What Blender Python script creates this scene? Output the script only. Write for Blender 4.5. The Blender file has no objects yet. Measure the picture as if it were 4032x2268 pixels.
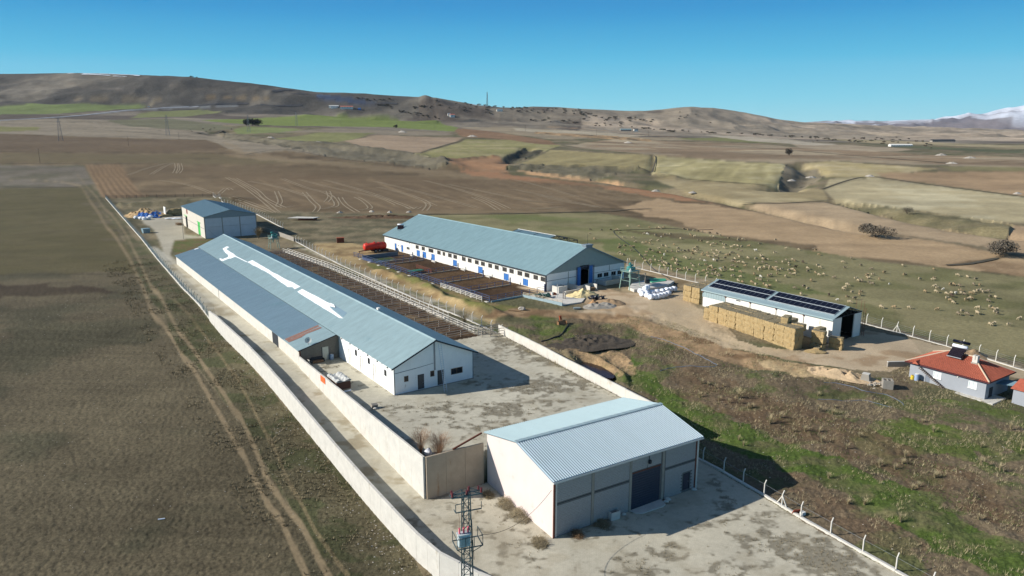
import bpy, math, random
import numpy as np
from mathutils import Vector, Matrix, Euler
scene = bpy.context.scene
COL = scene.collection
R = math.radians
random.seed(7)

# ------------------------------------------------------------------ camera
CAM_H, PITCH, FOC = 43.0, R(12.6), 0.705
cam_data = bpy.data.cameras.new("camera")
cam_data.sensor_width = 36.0
cam_data.lens = FOC * 36.0
cam_data.clip_start = 0.5
cam_data.clip_end = 40000.0
cam = bpy.data.objects.new("camera", cam_data)
cam.location = (0, 0, CAM_H)
cam.rotation_euler = (R(90) - PITCH, 0, 0)
COL.objects.link(cam)
scene.camera = cam
scene.render.resolution_x, scene.render.resolution_y = 1024, 576
scene.render.resolution_percentage = 100

# ------------------------------------------------------------------ sky, sun, exposure
SUN_EL, SHADOW_AZ = R(28.0), R(5.0)
sunv = Vector((-math.cos(SHADOW_AZ) * math.cos(SUN_EL), -math.sin(SHADOW_AZ) * math.cos(SUN_EL), math.sin(SUN_EL)))
EXPO = 0.4
SKY_SC = 0.5 / 0.07 / 2 ** EXPO
world = bpy.data.worlds.new("World")
scene.world = world
world.use_nodes = True
wn, wl = world.node_tree.nodes, world.node_tree.links
wn.clear()
w_out = wn.new("ShaderNodeOutputWorld")
w_bg = wn.new("ShaderNodeBackground")
w_sky = wn.new("ShaderNodeTexSky")
w_sky.sky_type = 'NISHITA'
w_sky.sun_disc = False
w_sky.sun_elevation = SUN_EL
w_sky.sun_rotation = math.atan2(sunv.x, sunv.y)
w_sky.altitude = 1100.0
w_sky.air_density = 1.25
w_sky.dust_density = 0.15
w_sky.ozone_density = 2.2
w_bg.inputs["Strength"].default_value = 0.07
# clear winter air: a pale band on the horizon that turns azure within a few degrees, then the sky model takes over
w_tc = wn.new("ShaderNodeTexCoord"); w_sep = wn.new("ShaderNodeSeparateXYZ")
wl.new(w_tc.outputs["Generated"], w_sep.inputs[0])
w_r = wn.new("ShaderNodeValToRGB"); cr = w_r.color_ramp
def _sl(r, g, b): return tuple((((v / 255) + 0.055) / 1.055) ** 2.4 / 0.5 for v in (r, g, b)) + (1,)
stops = [(0.0, (160, 222, 235)), (0.035, (122, 212, 236)), (0.085, (62, 188, 229)), (0.14, (14, 152, 213)), (0.19, (2, 124, 198)), (0.45, (20, 100, 174))]
cr.elements[0].position = stops[0][0]; cr.elements[0].color = _sl(*stops[0][1])
cr.elements[1].position = stops[-1][0]; cr.elements[1].color = _sl(*stops[-1][1])
for ps, cc in stops[1:-1]:
    e = cr.elements.new(ps); e.color = _sl(*cc)
wl.new(w_sep.outputs["Z"], w_r.inputs[0])
w_sc = wn.new("ShaderNodeVectorMath"); w_sc.operation = 'SCALE'; w_sc.inputs["Scale"].default_value = SKY_SC
wl.new(w_r.outputs[0], w_sc.inputs[0])
w_f = wn.new("ShaderNodeMapRange"); w_f.inputs["From Min"].default_value = 0.22; w_f.inputs["From Max"].default_value = 0.45
wl.new(w_sep.outputs["Z"], w_f.inputs["Value"])
w_mx = wn.new("ShaderNodeMix"); w_mx.data_type = 'RGBA'
wl.new(w_f.outputs[0], w_mx.inputs["Factor"]); wl.new(w_sc.outputs[0], w_mx.inputs["A"]); wl.new(w_sky.outputs[0], w_mx.inputs["B"])
wl.new(w_mx.outputs["Result"], w_bg.inputs["Color"])
wl.new(w_bg.outputs[0], w_out.inputs["Surface"])
sun_data = bpy.data.lights.new("sun", 'SUN')
sun_data.energy = 4.9
sun_data.angle = R(0.5)
sun_data.color = (1.0, 0.95, 0.87)
sun = bpy.data.objects.new("sun", sun_data)
sun.rotation_euler = (-sunv).to_track_quat('-Z', 'Y').to_euler()
COL.objects.link(sun)
scene.view_settings.view_transform = 'Standard'
scene.view_settings.look = 'None'
scene.view_settings.gamma = 1.0
scene.view_settings.use_curve_mapping = False
scene.view_settings.exposure = EXPO

# ------------------------------------------------------------------ noise (numpy)
def _h(ix, iy, s):
    n = (ix * 374761393 + iy * 668265263 + s * 1274126177) & 0xffffffff
    n = ((n ^ (n >> 13)) * 1274126177) & 0xffffffff
    n = ((n ^ (n >> 16)) * 2246822519) & 0xffffffff
    return ((n ^ (n >> 15)) & 0xffffff) / 16777215.0
def vn(x, y, s=0):
    x = np.asarray(x, float); y = np.asarray(y, float)
    ix = np.floor(x).astype(np.int64); iy = np.floor(y).astype(np.int64)
    fx = x - ix; fy = y - iy
    fx = fx * fx * (3 - 2 * fx); fy = fy * fy * (3 - 2 * fy)
    a = _h(ix, iy, s); b = _h(ix + 1, iy, s); c = _h(ix, iy + 1, s); d = _h(ix + 1, iy + 1, s)
    return (a * (1 - fx) + b * fx) * (1 - fy) + (c * (1 - fx) + d * fx) * fy
def fbm(x, y, s=0, o=3):
    r = 0; amp = 0.5; t = 0
    for i in range(o):
        r = r + amp * vn(x * 2 ** i, y * 2 ** i, s + i * 17); t += amp; amp *= 0.5
    return r / t
def ss(x, a, b):
    t = np.clip((np.asarray(x, float) - a) / (b - a), 0, 1)
    return t * t * (3 - 2 * t)
def inpoly(x, y, poly):
    px = [p[0] for p in poly]; py = [p[1] for p in poly]
    out = np.zeros(x.shape, bool)
    idx = np.nonzero((x >= min(px)) & (x <= max(px)) & (y >= min(py)) & (y <= max(py)))[0]
    if len(idx) == 0: return out
    X = x[idx]; Y = y[idx]; ins = np.zeros(len(idx), bool)
    n = len(poly)
    for i in range(n):
        x0, y0 = poly[i]; x1, y1 = poly[(i + 1) % n]
        if y0 == y1: continue
        c = ((y0 > Y) != (y1 > Y)) & (X < (x1 - x0) * (Y - y0) / (y1 - y0) + x0)
        ins ^= c
    out[idx] = ins
    return out

# ------------------------------------------------------------------ farm grid: u across, v along the barns
GA = 0.598
CG, SG = math.cos(GA), math.sin(GA)
def uv2xy(u, v): return (u * CG - v * SG, u * SG + v * CG)
def xy2uv(x, y): return (x * CG + y * SG, -x * SG + y * CG)

YARD_Z = 4.2
YARD = [(35.5, 70.0), (43.2, 69.75), (69.0, 66.6), (71.0, 87.8), (73.4, 112.0), (71.0, 134.0), (35.5, 134.0)]
OUTER = [(30.1, 157.0), (30.2, 62.0), (30.5, 57.5), (32.0, 52.5), (35.5, 44.0), (40.0, 30.0)]
LOWER = [(30.3, 900.0), (30.3, 157.0)] + [(p[0] + .18, p[1]) for p in OUTER[1:]] + [(42.0, -50.0), (-900.0, -50.0), (-900.0, 900.0)]

# ------------------------------------------------------------------ terrain height
KC = [-800, 0, 400, 800, 1050, 1300, 1500, 1750, 2030, 2300, 2576, 3300]
ROWS = {450: [478, 478, 479, 480, 482, 483, 484, 484, 484, 484, 484, 484],
        700: [405, 407, 408, 412, 416, 420, 422, 423, 424, 424, 424, 424],
        1000: [362, 364, 369, 373, 379, 384, 388, 390, 392, 393, 393, 393],
        1400: [325, 328, 336, 343, 351, 356, 361, 366, 369, 371, 371, 371],
        1900: [293, 295, 304, 313, 323, 329, 336, 346, 352, 356, 357, 357],
        2500: [262, 264, 271, 283, 297, 306, 313, 320, 338, 346, 348, 348]}
CREST = [(-800, 200), (0, 188), (100, 186), (200, 184), (300, 186), (400, 190), (480, 194), (560, 203), (640, 211), (700, 219), (760, 228), (800, 233),
         (870, 233), (940, 238), (1000, 241), (1040, 243), (1056, 243.5), (1064, 240.5), (1072, 239), (1080, 241), (1090, 245), (1100, 246), (1150, 256), (1200, 264), (1260, 270), (1300, 271), (1340, 268),
         (1400, 270), (1460, 274), (1560, 279), (1620, 279), (1660, 276), (1700, 272), (1740, 270), (1790, 272), (1850, 281), (1900, 290),
         (1950, 299), (2000, 306), (2030, 309), (2100, 314), (2200, 318), (2400, 324), (2576, 329), (3300, 330)]
CRD = ([-800, 0, 800, 1050, 1750, 1900, 2030, 2300, 2576, 3300], [3400, 3400, 3000, 2900, 3200, 3400, 4000, 4800, 5400, 5400])
MTN = ([-800, 1700, 1900, 2030, 2070, 2120, 2200, 2250, 2300, 2350, 2400, 2440, 2480, 2530, 2576, 2650, 2800, 3300],
       [334, 330, 315, 309, 306, 305, 305, 303, 301, 300, 296, 292, 286, 275, 266, 258, 250, 262])
def zrow(row, dep):
    k = (724.5 - row) / (FOC * 2576)
    cp, sp = math.cos(PITCH), math.sin(PITCH)
    return CAM_H + dep * (k * cp - sp) / (cp + k * sp)
def terrain_far(x, y):
    r = np.hypot(x, y)
    dep = np.maximum(y, 0.35 * r)
    col = np.clip(1288 + 1816 * x / (0.976 * np.maximum(dep, 1)), -790, 3290)
    cd = np.interp(col, *CRD)
    zc = zrow(np.interp(col, [c[0] for c in CREST], [c[1] for c in CREST]), cd)
    m = np.interp(col, *MTN)
    one = np.ones_like(dep)
    ks = [(300 * one, 4.2 * one)]
    for d, rw in ROWS.items():
        ks.append((d * one, zrow(np.interp(col, KC, rw), d)))
    ks.append((cd, zc))
    ks.append((cd * 1.35, np.minimum(zc * 0.75, zrow(338, cd * 1.35))))
    ks.append((9000 * one, zrow(np.interp(m, [250, 334], [322, 336]), 9000)))
    ks.append((12500 * one, zrow(m, 12500)))
    ks.append((15500 * one, zrow(m + 14, 15500) * 0.8))
    L = [np.log(k[0]) for k in ks]; Z = [k[1] for k in ks]
    n = len(ks); sl = [(Z[i + 1] - Z[i]) / (L[i + 1] - L[i]) for i in range(n - 1)]
    T = [sl[0]]
    for i in range(1, n - 1):
        a, b = sl[i - 1], sl[i]
        T.append(np.where(a * b <= 0, 0.0, 2 * a * b / np.where(np.abs(a + b) < 1e-9, 1e-9, a + b)))
    T.append(sl[-1])
    ld = np.log(np.clip(dep, 300, 15500))
    out = Z[0].copy()
    for i in range(n - 1):
        s = (ld >= L[i]) & ((ld <= L[i + 1]) if i == n - 2 else (ld < L[i + 1]))
        h = L[i + 1] - L[i]; t = np.clip((ld - L[i]) / h, 0, 1)
        zz = Z[i] * (2 * t ** 3 - 3 * t ** 2 + 1) + T[i] * h * (t ** 3 - 2 * t * t + t) + Z[i + 1] * (3 * t * t - 2 * t ** 3) + T[i + 1] * h * (t ** 3 - t * t)
        out = np.where(s, zz, out)
    # relief
    near_crest = np.clip(np.abs(dep - cd) / (0.10 * cd), 0, 1)
    hill = ss(dep, 1900, 2700) * (1 - ss(dep, 6000, 7500)) * near_crest
    rid = 1 - np.abs(2 * fbm(x / 420, y / 420, 5, 3) - 1)
    rid2 = 1 - np.abs(2 * fbm(x / 140, y / 200, 7, 3) - 1)
    out = out + hill * ((rid - 0.75) * np.where(col < 1100, 52, 38) + (rid2 - 0.75) * 17)
    mt = ss(dep, 8500, 9500) * (1 - ss(dep, 12000, 12500)) * ss(col, 1850, 2150)
    out = out + mt * (1 - np.abs(2 * fbm(x / 1300, y / 1300, 9, 4) - 1) - 0.8) * 330
    mid = ss(dep, 380, 700) * (1 - ss(dep, 2500, 3000))
    out = out + mid * (fbm(x / 170, y / 170, 21, 2) - 0.5) * 5.0
    return out
POND_UV = (80.2, 91.5)
def terrain(x, y):
    x = np.asarray(x, float); y = np.asarray(y, float)
    u, v = xy2uv(x, y)
    ramp = 4.2 * ss(v, 60, 132)
    w = ss(u, 62, 112)
    z = np.maximum(ramp, 4.2 * ss(v, -20, 130) * w)
    far = terrain_far(x, y)
    k = ss(np.maximum(y, 0.35 * np.hypot(x, y)), 300, 440)
    z = z * (1 - k) + far * k
    low = inpoly(np.atleast_1d(u).ravel(), np.atleast_1d(v).ravel(), LOWER).reshape(np.shape(u))
    z = z - np.where(low, 1.8 * (1 - ss(v, 140, 175)), 0.0)
    yd = inpoly(np.atleast_1d(u).ravel(), np.atleast_1d(v).ravel(), YARD).reshape(np.shape(u))
    z = np.where(yd, YARD_Z, z)
    # pond hollow, spoil banks and small relief outside the paved places
    pu, pv = POND_UV
    dp = np.hypot((u - pu - 0.1 * (v - pv)) / 1.9, (v - pv) / 5.6)
    z = np.where(yd, z, z - 0.9 * (1 - ss(dp, 0.75, 1.15)) + 0.45 * np.exp(-((dp - 1.45) / 0.22) ** 2) * (u > 77))
    rough = ss(u, 70, 76) * (1 - ss(u, 104, 118)) * (1 - ss(v, 112, 121))
    z = z + np.where(yd, 0, rough * (fbm(x / 3.1, y / 3.1, 3, 3) - 0.5) * 0.7)
    spoil = np.exp(-((u - 80.2 - 1.2 * np.sin(v / 6.0)) / 1.5) ** 2) * ss(v, 118, 126) * (1 - ss(v, 178, 186))
    z = z + spoil * (0.5 + 1.2 * fbm(x / 2.5, y / 2.5, 11, 2)) * 0.9
    bank = ss(v, 395, 402) * (1 - ss(v, 408, 418)) * ss(u, 38, 42) * (1 - ss(u, 95, 110))
    z = z + bank * (0.8 + fbm(x / 4, y / 4, 31, 2)) * 1.4
    return z

# ------------------------------------------------------------------ where the line of sight to a place meets the ground
_cp, _sp = math.cos(PITCH), math.sin(PITCH)
_ts = np.concatenate([np.geomspace(38, 700, 1100), np.geomspace(702, 15500, 900)])
def ray(px, py):
    f = FOC * 4032
    a = (px - 2016) / f; b = (1134 - py) / f
    return np.array([a, _cp + b * _sp, -_sp + b * _cp])
def gp(px, py, dz=0.0):
    """ground point seen at photo position (px, py), lifted by dz"""
    d = ray(px, py); d = d / math.hypot(d[0], d[1])
    X = _ts * d[0]; Y = _ts * d[1]; Zr = CAM_H + _ts * d[2]
    g = terrain(X, Y) + dz - Zr
    k = np.nonzero(g > 0)[0]
    if len(k) == 0 or k[0] == 0: i = len(_ts) - 2; t = 0.5
    else: i = k[0] - 1; t = -g[i] / (g[i + 1] - g[i])
    s = _ts[i] + (_ts[i + 1] - _ts[i]) * t
    return Vector((float(d[0] * s), float(d[1] * s), float(CAM_H + d[2] * s)))
def th(x, y):
    return float(terrain(np.array([x]), np.array([y]))[0])
def at_uv(u, v, dz=0.0):
    x, y = uv2xy(u, v)
    return Vector((x, y, th(x, y) + dz))
# ------------------------------------------------------------------ materials
def lin(c):
    return tuple(((v / 255.0) / 12.92 if v <= 10 else (((v / 255.0) + 0.055) / 1.055) ** 2.4) for v in c)
def rgb(r, g, b, k=1.0):
    l = lin((r, g, b)); return (l[0] * k, l[1] * k, l[2] * k, 1.0)
_mats = {}
def mat(name, col, rough=0.8, var=0.18, scale=3.0, stretch=(1, 1, 1), metal=0.0, bump=0.0, bscale=None, col2=None, c2amt=0.0, c2scale=1.0, c2stretch=(1, 1, 1), spec=0.35, emit=None):
    if name in _mats: return _mats[name]
    m = bpy.data.materials.new(name); m.use_nodes = True
    n, l = m.node_tree.nodes, m.node_tree.links
    b = n["Principled BSDF"]
    b.inputs["Roughness"].default_value = rough
    b.inputs["Metallic"].default_value = metal
    b.inputs["Specular IOR Level"].default_value = spec
    tc = n.new("ShaderNodeTexCoord")
    mp = n.new("ShaderNodeMapping"); mp.inputs["Scale"].default_value = stretch
    l.new(tc.outputs["Object"], mp.inputs[0])
    no = n.new("ShaderNodeTexNoise"); no.inputs["Scale"].default_value = scale; no.inputs["Detail"].default_value = 5; no.inputs["Roughness"].default_value = 0.65
    l.new(mp.outputs[0], no.inputs["Vector"])
    ra = n.new("ShaderNodeMapRange"); ra.inputs["From Min"].default_value = 0.25; ra.inputs["From Max"].default_value = 0.75
    ra.inputs["To Min"].default_value = 1 - var; ra.inputs["To Max"].default_value = 1 + var
    l.new(no.outputs["Fac"], ra.inputs["Value"])
    src = None
    if col2:
        mp2 = n.new("ShaderNodeMapping"); mp2.inputs["Scale"].default_value = c2stretch
        l.new(tc.outputs["Object"], mp2.inputs[0])
        n2 = n.new("ShaderNodeTexNoise"); n2.inputs["Scale"].default_value = c2scale; n2.inputs["Detail"].default_value = 6; n2.inputs["Roughness"].default_value = 0.7
        l.new(mp2.outputs[0], n2.inputs["Vector"])
        r2 = n.new("ShaderNodeMapRange"); r2.inputs["From Min"].default_value = 0.62 - c2amt * 0.3; r2.inputs["From Max"].default_value = 0.72 - c2amt * 0.2
        l.new(n2.outputs["Fac"], r2.inputs["Value"])
        mx = n.new("ShaderNodeMix"); mx.data_type = 'RGBA'
        mx.inputs["A"].default_value = col; mx.inputs["B"].default_value = col2
        l.new(r2.outputs[0], mx.inputs["Factor"]); src = mx.outputs["Result"]
    mu = n.new("ShaderNodeVectorMath"); mu.operation = 'SCALE'
    if src: l.new(src, mu.inputs[0])
    else: mu.inputs[0].default_value = col[:3]
    l.new(ra.outputs[0], mu.inputs["Scale"])
    l.new(mu.outputs[0], b.inputs["Base Color"])
    if bump:
        nb = n.new("ShaderNodeTexNoise"); nb.inputs["Scale"].default_value = bscale or scale * 4; nb.inputs["Detail"].default_value = 4
        l.new(tc.outputs["Object"], nb.inputs["Vector"])
        bu = n.new("ShaderNodeBump"); bu.inputs["Strength"].default_value = 1.0; bu.inputs["Distance"].default_value = bump
        l.new(nb.outputs["Fac"], bu.inputs["Height"]); l.new(bu.outputs[0], b.inputs["Normal"])
    if emit:
        b.inputs["Emission Color"].default_value = emit; b.inputs["Emission Strength"].default_value = 1
    _mats[name] = m
    return m

def ground_mat(name, fine=2.2, amt=0.35, bump=0.08, bscale=3.0, pavers=False, furrow=None, rough=0.95):
    """colour comes from the painted field attribute; noise gives clods, grass and grit"""
    m = bpy.data.materials.new(name); m.use_nodes = True
    n, l = m.node_tree.nodes, m.node_tree.links
    b = n["Principled BSDF"]; b.inputs["Roughness"].default_value = rough; b.inputs["Specular IOR Level"].default_value = 0.15
    at = n.new("ShaderNodeAttribute"); at.attribute_name = "field_colour"
    ge = n.new("ShaderNodeTexCoord")
    n1 = n.new("ShaderNodeTexNoise"); n1.inputs["Scale"].default_value = fine; n1.inputs["Detail"].default_value = 8; n1.inputs["Roughness"].default_value = 0.75
    n2 = n.new("ShaderNodeTexNoise"); n2.inputs["Scale"].default_value = 0.12; n2.inputs["Detail"].default_value = 5; n2.inputs["Roughness"].default_value = 0.6
    for q in (n1, n2): l.new(ge.outputs["Object"], q.inputs["Vector"])
    r1 = n.new("ShaderNodeMapRange"); r1.inputs["From Min"].default_value = 0.3; r1.inputs["From Max"].default_value = 0.7
    r1.inputs["To Min"].default_value = 1 - amt; r1.inputs["To Max"].default_value = 1 + amt
    l.new(n1.outputs["Fac"], r1.inputs["Value"])
    r2 = n.new("ShaderNodeMapRange"); r2.inputs["From Min"].default_value = 0.3; r2.inputs["From Max"].default_value = 0.7
    r2.inputs["To Min"].default_value = 0.9; r2.inputs["To Max"].default_value = 1.1
    l.new(n2.outputs["Fac"], r2.inputs["Value"])
    mm = n.new("ShaderNodeMath"); mm.operation = 'MULTIPLY'
    l.new(r1.outputs[0], mm.inputs[0]); l.new(r2.outputs[0], mm.inputs[1])
    last = mm.outputs[0]
    if pavers:
        mp = n.new("ShaderNodeMapping"); mp.inputs["Rotation"].default_value = (0, 0, -GA)
        l.new(ge.outputs["Object"], mp.inputs[0])
        br = n.new("ShaderNodeTexBrick"); br.inputs["Scale"].default_value = 1.0
        br.inputs["Color1"].default_value = (1, 1, 1, 1); br.inputs["Color2"].default_value = (0.93, 0.93, 0.93, 1); br.inputs["Mortar"].default_value = (0.80, 0.78, 0.75, 1)
        br.inputs["Brick Width"].default_value = 0.24; br.inputs["Row Height"].default_value = 0.14; br.inputs["Mortar Size"].default_value = 0.012
        l.new(mp.outputs[0], br.inputs["Vector"])
        m3 = n.new("ShaderNodeMath"); m3.operation = 'MULTIPLY'
        l.new(last, m3.inputs[0]); l.new(br.outputs["Color"], m3.inputs[1]); last = m3.outputs[0]
    mu = n.new("ShaderNodeVectorMath"); mu.operation = 'SCALE'
    l.new(at.outputs["Color"], mu.inputs[0]); l.new(last, mu.inputs["Scale"])
    l.new(mu.outputs[0], b.inputs["Base Color"])
    nb = n.new("ShaderNodeTexNoise"); nb.inputs["Scale"].default_value = bscale; nb.inputs["Detail"].default_value = 6; nb.inputs["Roughness"].default_value = 0.7
    l.new(ge.outputs["Object"], nb.inputs["Vector"])
    bu = n.new("ShaderNodeBump"); bu.inputs["Strength"].default_value = 1.0; bu.inputs["Distance"].default_value = bump
    l.new(nb.outputs["Fac"], bu.inputs["Height"]); l.new(bu.outputs[0], b.inputs["Normal"])
    return m
# ------------------------------------------------------------------ the land as one polar grid, finer towards the viewpoint, split into fields
K_ALB = 1.0
az = np.concatenate([np.linspace(-75, -42, 34)[:-1], np.linspace(-42, 42, 1040), np.linspace(42, 75, 34)[1:]])
dep_ang = np.concatenate([np.linspace(50, 35, 24)[:-1], np.linspace(35, 2.4, 500)])
rr = CAM_H / np.tan(np.radians(dep_ang))
rr = np.concatenate([rr, np.geomspace(rr[-1], 5600, 190)[1:], np.geomspace(5600, 15400, 60)[1:]])
A, RR = np.meshgrid(np.radians(az), rr)
GX = (RR * np.sin(A)).ravel(); GY = (RR * np.cos(A)).ravel()
NR, NA = RR.shape
GZ = terrain(GX, GY)
GU, GV = xy2uv(GX, GY)
GR = np.hypot(GX, GY)
DEP = np.maximum(GY, 0.35 * GR)
def alb(c): return np.array(lin(c)) * np.array((1.04, 1.03, 0.95))
# edge jitter, proportional to distance
ej = np.clip(GR * 0.003, 0.15, 6)
JX = GX + (fbm(GX / (ej * 4), GY / (ej * 4), 77, 2) - 0.5) * ej * 2.2
JY = GY + (fbm(GX / (ej * 4), GY / (ej * 4), 99, 2) - 0.5) * ej * 2.2
NV = len(GX)
RGB = np.empty((NV, 3)); RID = np.zeros(NV, int)
REG = []   # (object name, material key)
def region(name, mk):
    REG.append((name, mk)); return len(REG) - 1
def streak(ang, ls, lw, seed):
    a = math.radians(ang); c, s = math.cos(a), math.sin(a)
    return fbm((GX * c + GY * s) / ls, (-GX * s + GY * c) / lw, seed, 3) - 0.5
big = fbm(GX / 60, GY / 60, 41, 4) - 0.5
fine = fbm(GX / 6, GY / 6, 43, 3) - 0.5
def shade(mask, c, bigA=0.25, fineA=0.2, st=None, c2=None, c2t=0.0, c2seed=50, c2s=25.0):
    base = np.tile(alb(c), (int(mask.sum()), 1))
    if c2 is not None:
        q = fbm(GX[mask] / c2s, GY[mask] / (c2s * 0.7), c2seed, 4)
        t = ss(q, 0.5 - c2t, 0.62 - c2t)[:, None]
        base = base * (1 - t) + alb(c2) * t
    k = 1 + bigA * big[mask] * 2 + fineA * fine[mask] * 2
    if st is not None: k = k + st[0] * st[1][mask] * 2
    RGB[mask] = base * np.clip(k, 0.3, 2.0)[:, None]
S0 = streak(4, 60, 3.2, 61); S1 = streak(-8, 160, 12, 62); S2 = streak(34.3, 40, 1.6, 63); S3 = streak(14, 400, 14, 64); S4 = streak(70, 160, 7, 65); SR = streak(0, 30, 0.9, 66)
# base land
allm = np.ones(NV, bool)
g0 = region('ground', 'steppe'); gh = region('hills', 'hill'); gm = region('snowy_mountains', 'hill')
shade(allm, (118, 107, 88), 0.3, 0.3, c2=(92, 90, 68), c2t=0.02)
hm = DEP > 1750; RID[hm] = gh
shade(hm, (120, 112, 102), 0.25, 0.1, (0.35, S3), c2=(88, 80, 74), c2t=0.04, c2s=260)
colp = 1288 + 1816 * GX / (0.976 * np.maximum(DEP, 1))
colj = colp + (fbm(GX / 300, GY / 300, 15, 3) - 0.5) * 500
lh = hm & (colj < 1150) & (DEP > 2350)
shade(lh, (76, 73, 70), 0.25, 0.15, (0.5, S3), c2=(110, 104, 96), c2t=-0.02, c2s=300, c2seed=71)
rh = hm & (colj > 1500) & (DEP > 2000)
shade(rh, (136, 126, 114), 0.25, 0.1, (0.4, S3), c2=(160, 146, 132), c2t=0.03, c2s=380, c2seed=73)
mm = DEP > 6200; RID[mm] = gm
shade(mm, (120, 112, 118), 0.2, 0.05, c2=(100, 95, 105), c2t=0.0, c2s=900)
sn = fbm(GX / 800, GY / 600, 81, 4)
sn2 = 1 - np.abs(2 * fbm(GX / 900 + GY / 900, GY / 420, 83, 4) - 1)
snow = mm & (GZ + (sn - 0.5) * 260 + (sn2 - 0.75) * 420 > np.interp(colp, [1850, 2030, 2200, 2350, 2576], [86, 102, 140, 182, 232]))
RGB[snow] = (0.62, 0.66, 0.74)
# thin old snow along the left crest
cdv = np.interp(colp, *CRD)
s2 = (colp > 190) & (colp < 355) & (np.abs(DEP - cdv * 0.985 + 30 - (colp - 200) * 0.5) < 34) & (vn(GX / 60, GY / 400, 5) > 0.32)
RGB[s2] = (0.8, 0.83, 0.88)
s3 = (colp > 1180) & (colp < 1290) & (np.abs(DEP - cdv * 0.99) < 30) & (vn(GX / 40, GY / 300, 6) > 0.5)
RGB[s3] = (0.75, 0.77, 0.8)

def W(poly):
    return [tuple(gp(p[0] * 1.56522, p[1] * 1.56522)[:2]) for p in poly]
def field(name, mk, poly, c, keep=False, **kw):
    w = W(poly)
    m = inpoly(JX, JY, w)
    if not keep: RID[m] = region(name, mk)
    shade(m, c, **kw)
    return w
def line_mask(pts, width, jit=True, world=False):
    w = pts if world else W(pts)
    X, Y = (JX, JY) if jit else (GX, GY)
    d = np.full(NV, 1e9)
    hw = width / 2
    for (x0, y0), (x1, y1) in zip(w[:-1], w[1:]):
        s = (X > min(x0, x1) - hw) & (X < max(x0, x1) + hw) & (Y > min(y0, y1) - hw) & (Y < max(y0, y1) + hw)
        i = np.nonzero(s)[0]
        if not len(i): continue
        dx, dy = x1 - x0, y1 - y0; L2 = dx * dx + dy * dy + 1e-9
        t = np.clip(((X[i] - x0) * dx + (Y[i] - y0) * dy) / L2, 0, 1)
        d[i] = np.minimum(d[i], np.hypot(X[i] - x0 - t * dx, Y[i] - y0 - t * dy))
    return d
def stroke(pts, width, c, a=1.0, soft=0.5, world=False, name=None, mk=None):
    if len(pts) > 2:      # round the corners
        for _ in range(2):
            q = [pts[0]]
            for a_, b_ in zip(pts[:-1], pts[1:]):
                q += [(a_[0] * .75 + b_[0] * .25, a_[1] * .75 + b_[1] * .25), (a_[0] * .25 + b_[0] * .75, a_[1] * .25 + b_[1] * .75)]
            pts = q + [pts[-1]]
    if not world:
        gm_ = gp(pts[len(pts) // 2][0] * 1.56522, pts[len(pts) // 2][1] * 1.56522); dd_ = math.hypot(gm_[0], gm_[1])
        cell = dd_ * dd_ / 43 * 0.00115 * 0.28 if dd_ < 1000 else dd_ * 0.004
        if cell > width: a = a * (width / cell) ** 0.45; width = cell
    d = line_mask(pts, width, world=world)
    k = (a * (1 - ss(d, width / 2 * (1 - soft), width / 2)))
    m = k > 0
    RGB[m] = RGB[m] * (1 - k[m, None]) + alb(c) * k[m, None] * (1 + fine[m, None] * 0.4)
    if name:
        RID[d < width * 0.42] = region(name, mk)

# ---- far valley, left to right, back to front
field('crop_field', 'grass', [(-150, 272), (0, 268), (190, 261), (350, 263), (370, 268), (230, 280), (0, 288), (-150, 292)], (106, 118, 72), st=(0.15, S3))
field('crop_field', 'grass', [(350, 286), (500, 275), (560, 280), (480, 292), (330, 297)], (112, 116, 78))
field('fallow_field', 'soil', [(-150, 305), (150, 298), (480, 318), (560, 345), (760, 372), (900, 395), (830, 392), (620, 388), (520, 352), (0, 336), (-150, 334)], (132, 122, 108), st=(0.3, S3), bigA=0.15)
field('crop_field', 'grass', [(-150, 318), (0, 318), (100, 320), (100, 328), (0, 331), (-150, 331)], (120, 118, 78))
field('fallow_field', 'soil', [(270, 303), (430, 298), (560, 316), (600, 322), (520, 330), (330, 318)], (104, 102, 82), st=(0.2, S3))
field('solar_field', 'water', [(790, 238), (870, 244), (950, 259), (945, 264), (860, 257), (800, 248)], (56, 66, 88), bigA=0.05)
field('crop_field', 'grass', [(500, 303), (640, 297), (760, 289), (850, 290), (994, 297), (1108, 307), (1150, 320), (1139, 331), (983, 320), (830, 318), (660, 315), (567, 309)], (110, 122, 66), bigA=0.2)
field('crop_field', 'grass', [(590, 326), (620, 318), (740, 323), (760, 327), (700, 333), (600, 337)], (114, 122, 78))
field('fallow_field', 'soil', [(700, 333), (860, 322), (1120, 333), (1140, 340), (945, 340), (830, 333)], (128, 118, 104))
field('crop_field', 'grass', [(693, 348), (807, 333), (945, 335), (850, 357), (720, 357)], (122, 122, 82))
field('fallow_field', 'soil', [(865, 354), (945, 339), (1164, 346), (1039, 388), (969, 380), (910, 368)], (152, 133, 114), bigA=0.3)
field('bank', 'steppe', [(570, 334), (700, 356), (830, 356), (910, 368), (1039, 388), (1120, 405), (1136, 418), (1087, 427), (830, 394), (690, 366), (560, 350)], (116, 109, 94), c2=(98, 92, 78), c2t=0.0, c2s=20)
field('crop_field', 'grass', [(1039, 396), (1171, 350), (1282, 352), (1414, 365), (1369, 382), (1317, 371), (1257, 398), (1200, 394), (1143, 403), (1115, 408)], (138, 133, 92), st=(0.15, S1), c2=(158, 148, 114), c2t=-0.03)
field('ploughed_field', 'soil', [(1139, 331), (1150, 323), (1230, 330), (1386, 354), (1414, 365), (1282, 352), (1160, 344)], (126, 101, 80), st=(0.2, S3))
field('fallow_field', 'soil', [(1150, 320), (1250, 318), (1400, 325), (1600, 345), (1690, 345), (2030, 360), (1800, 352), (1500, 348), (1380, 350)], (138, 126, 108), st=(0.25, S3))
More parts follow.
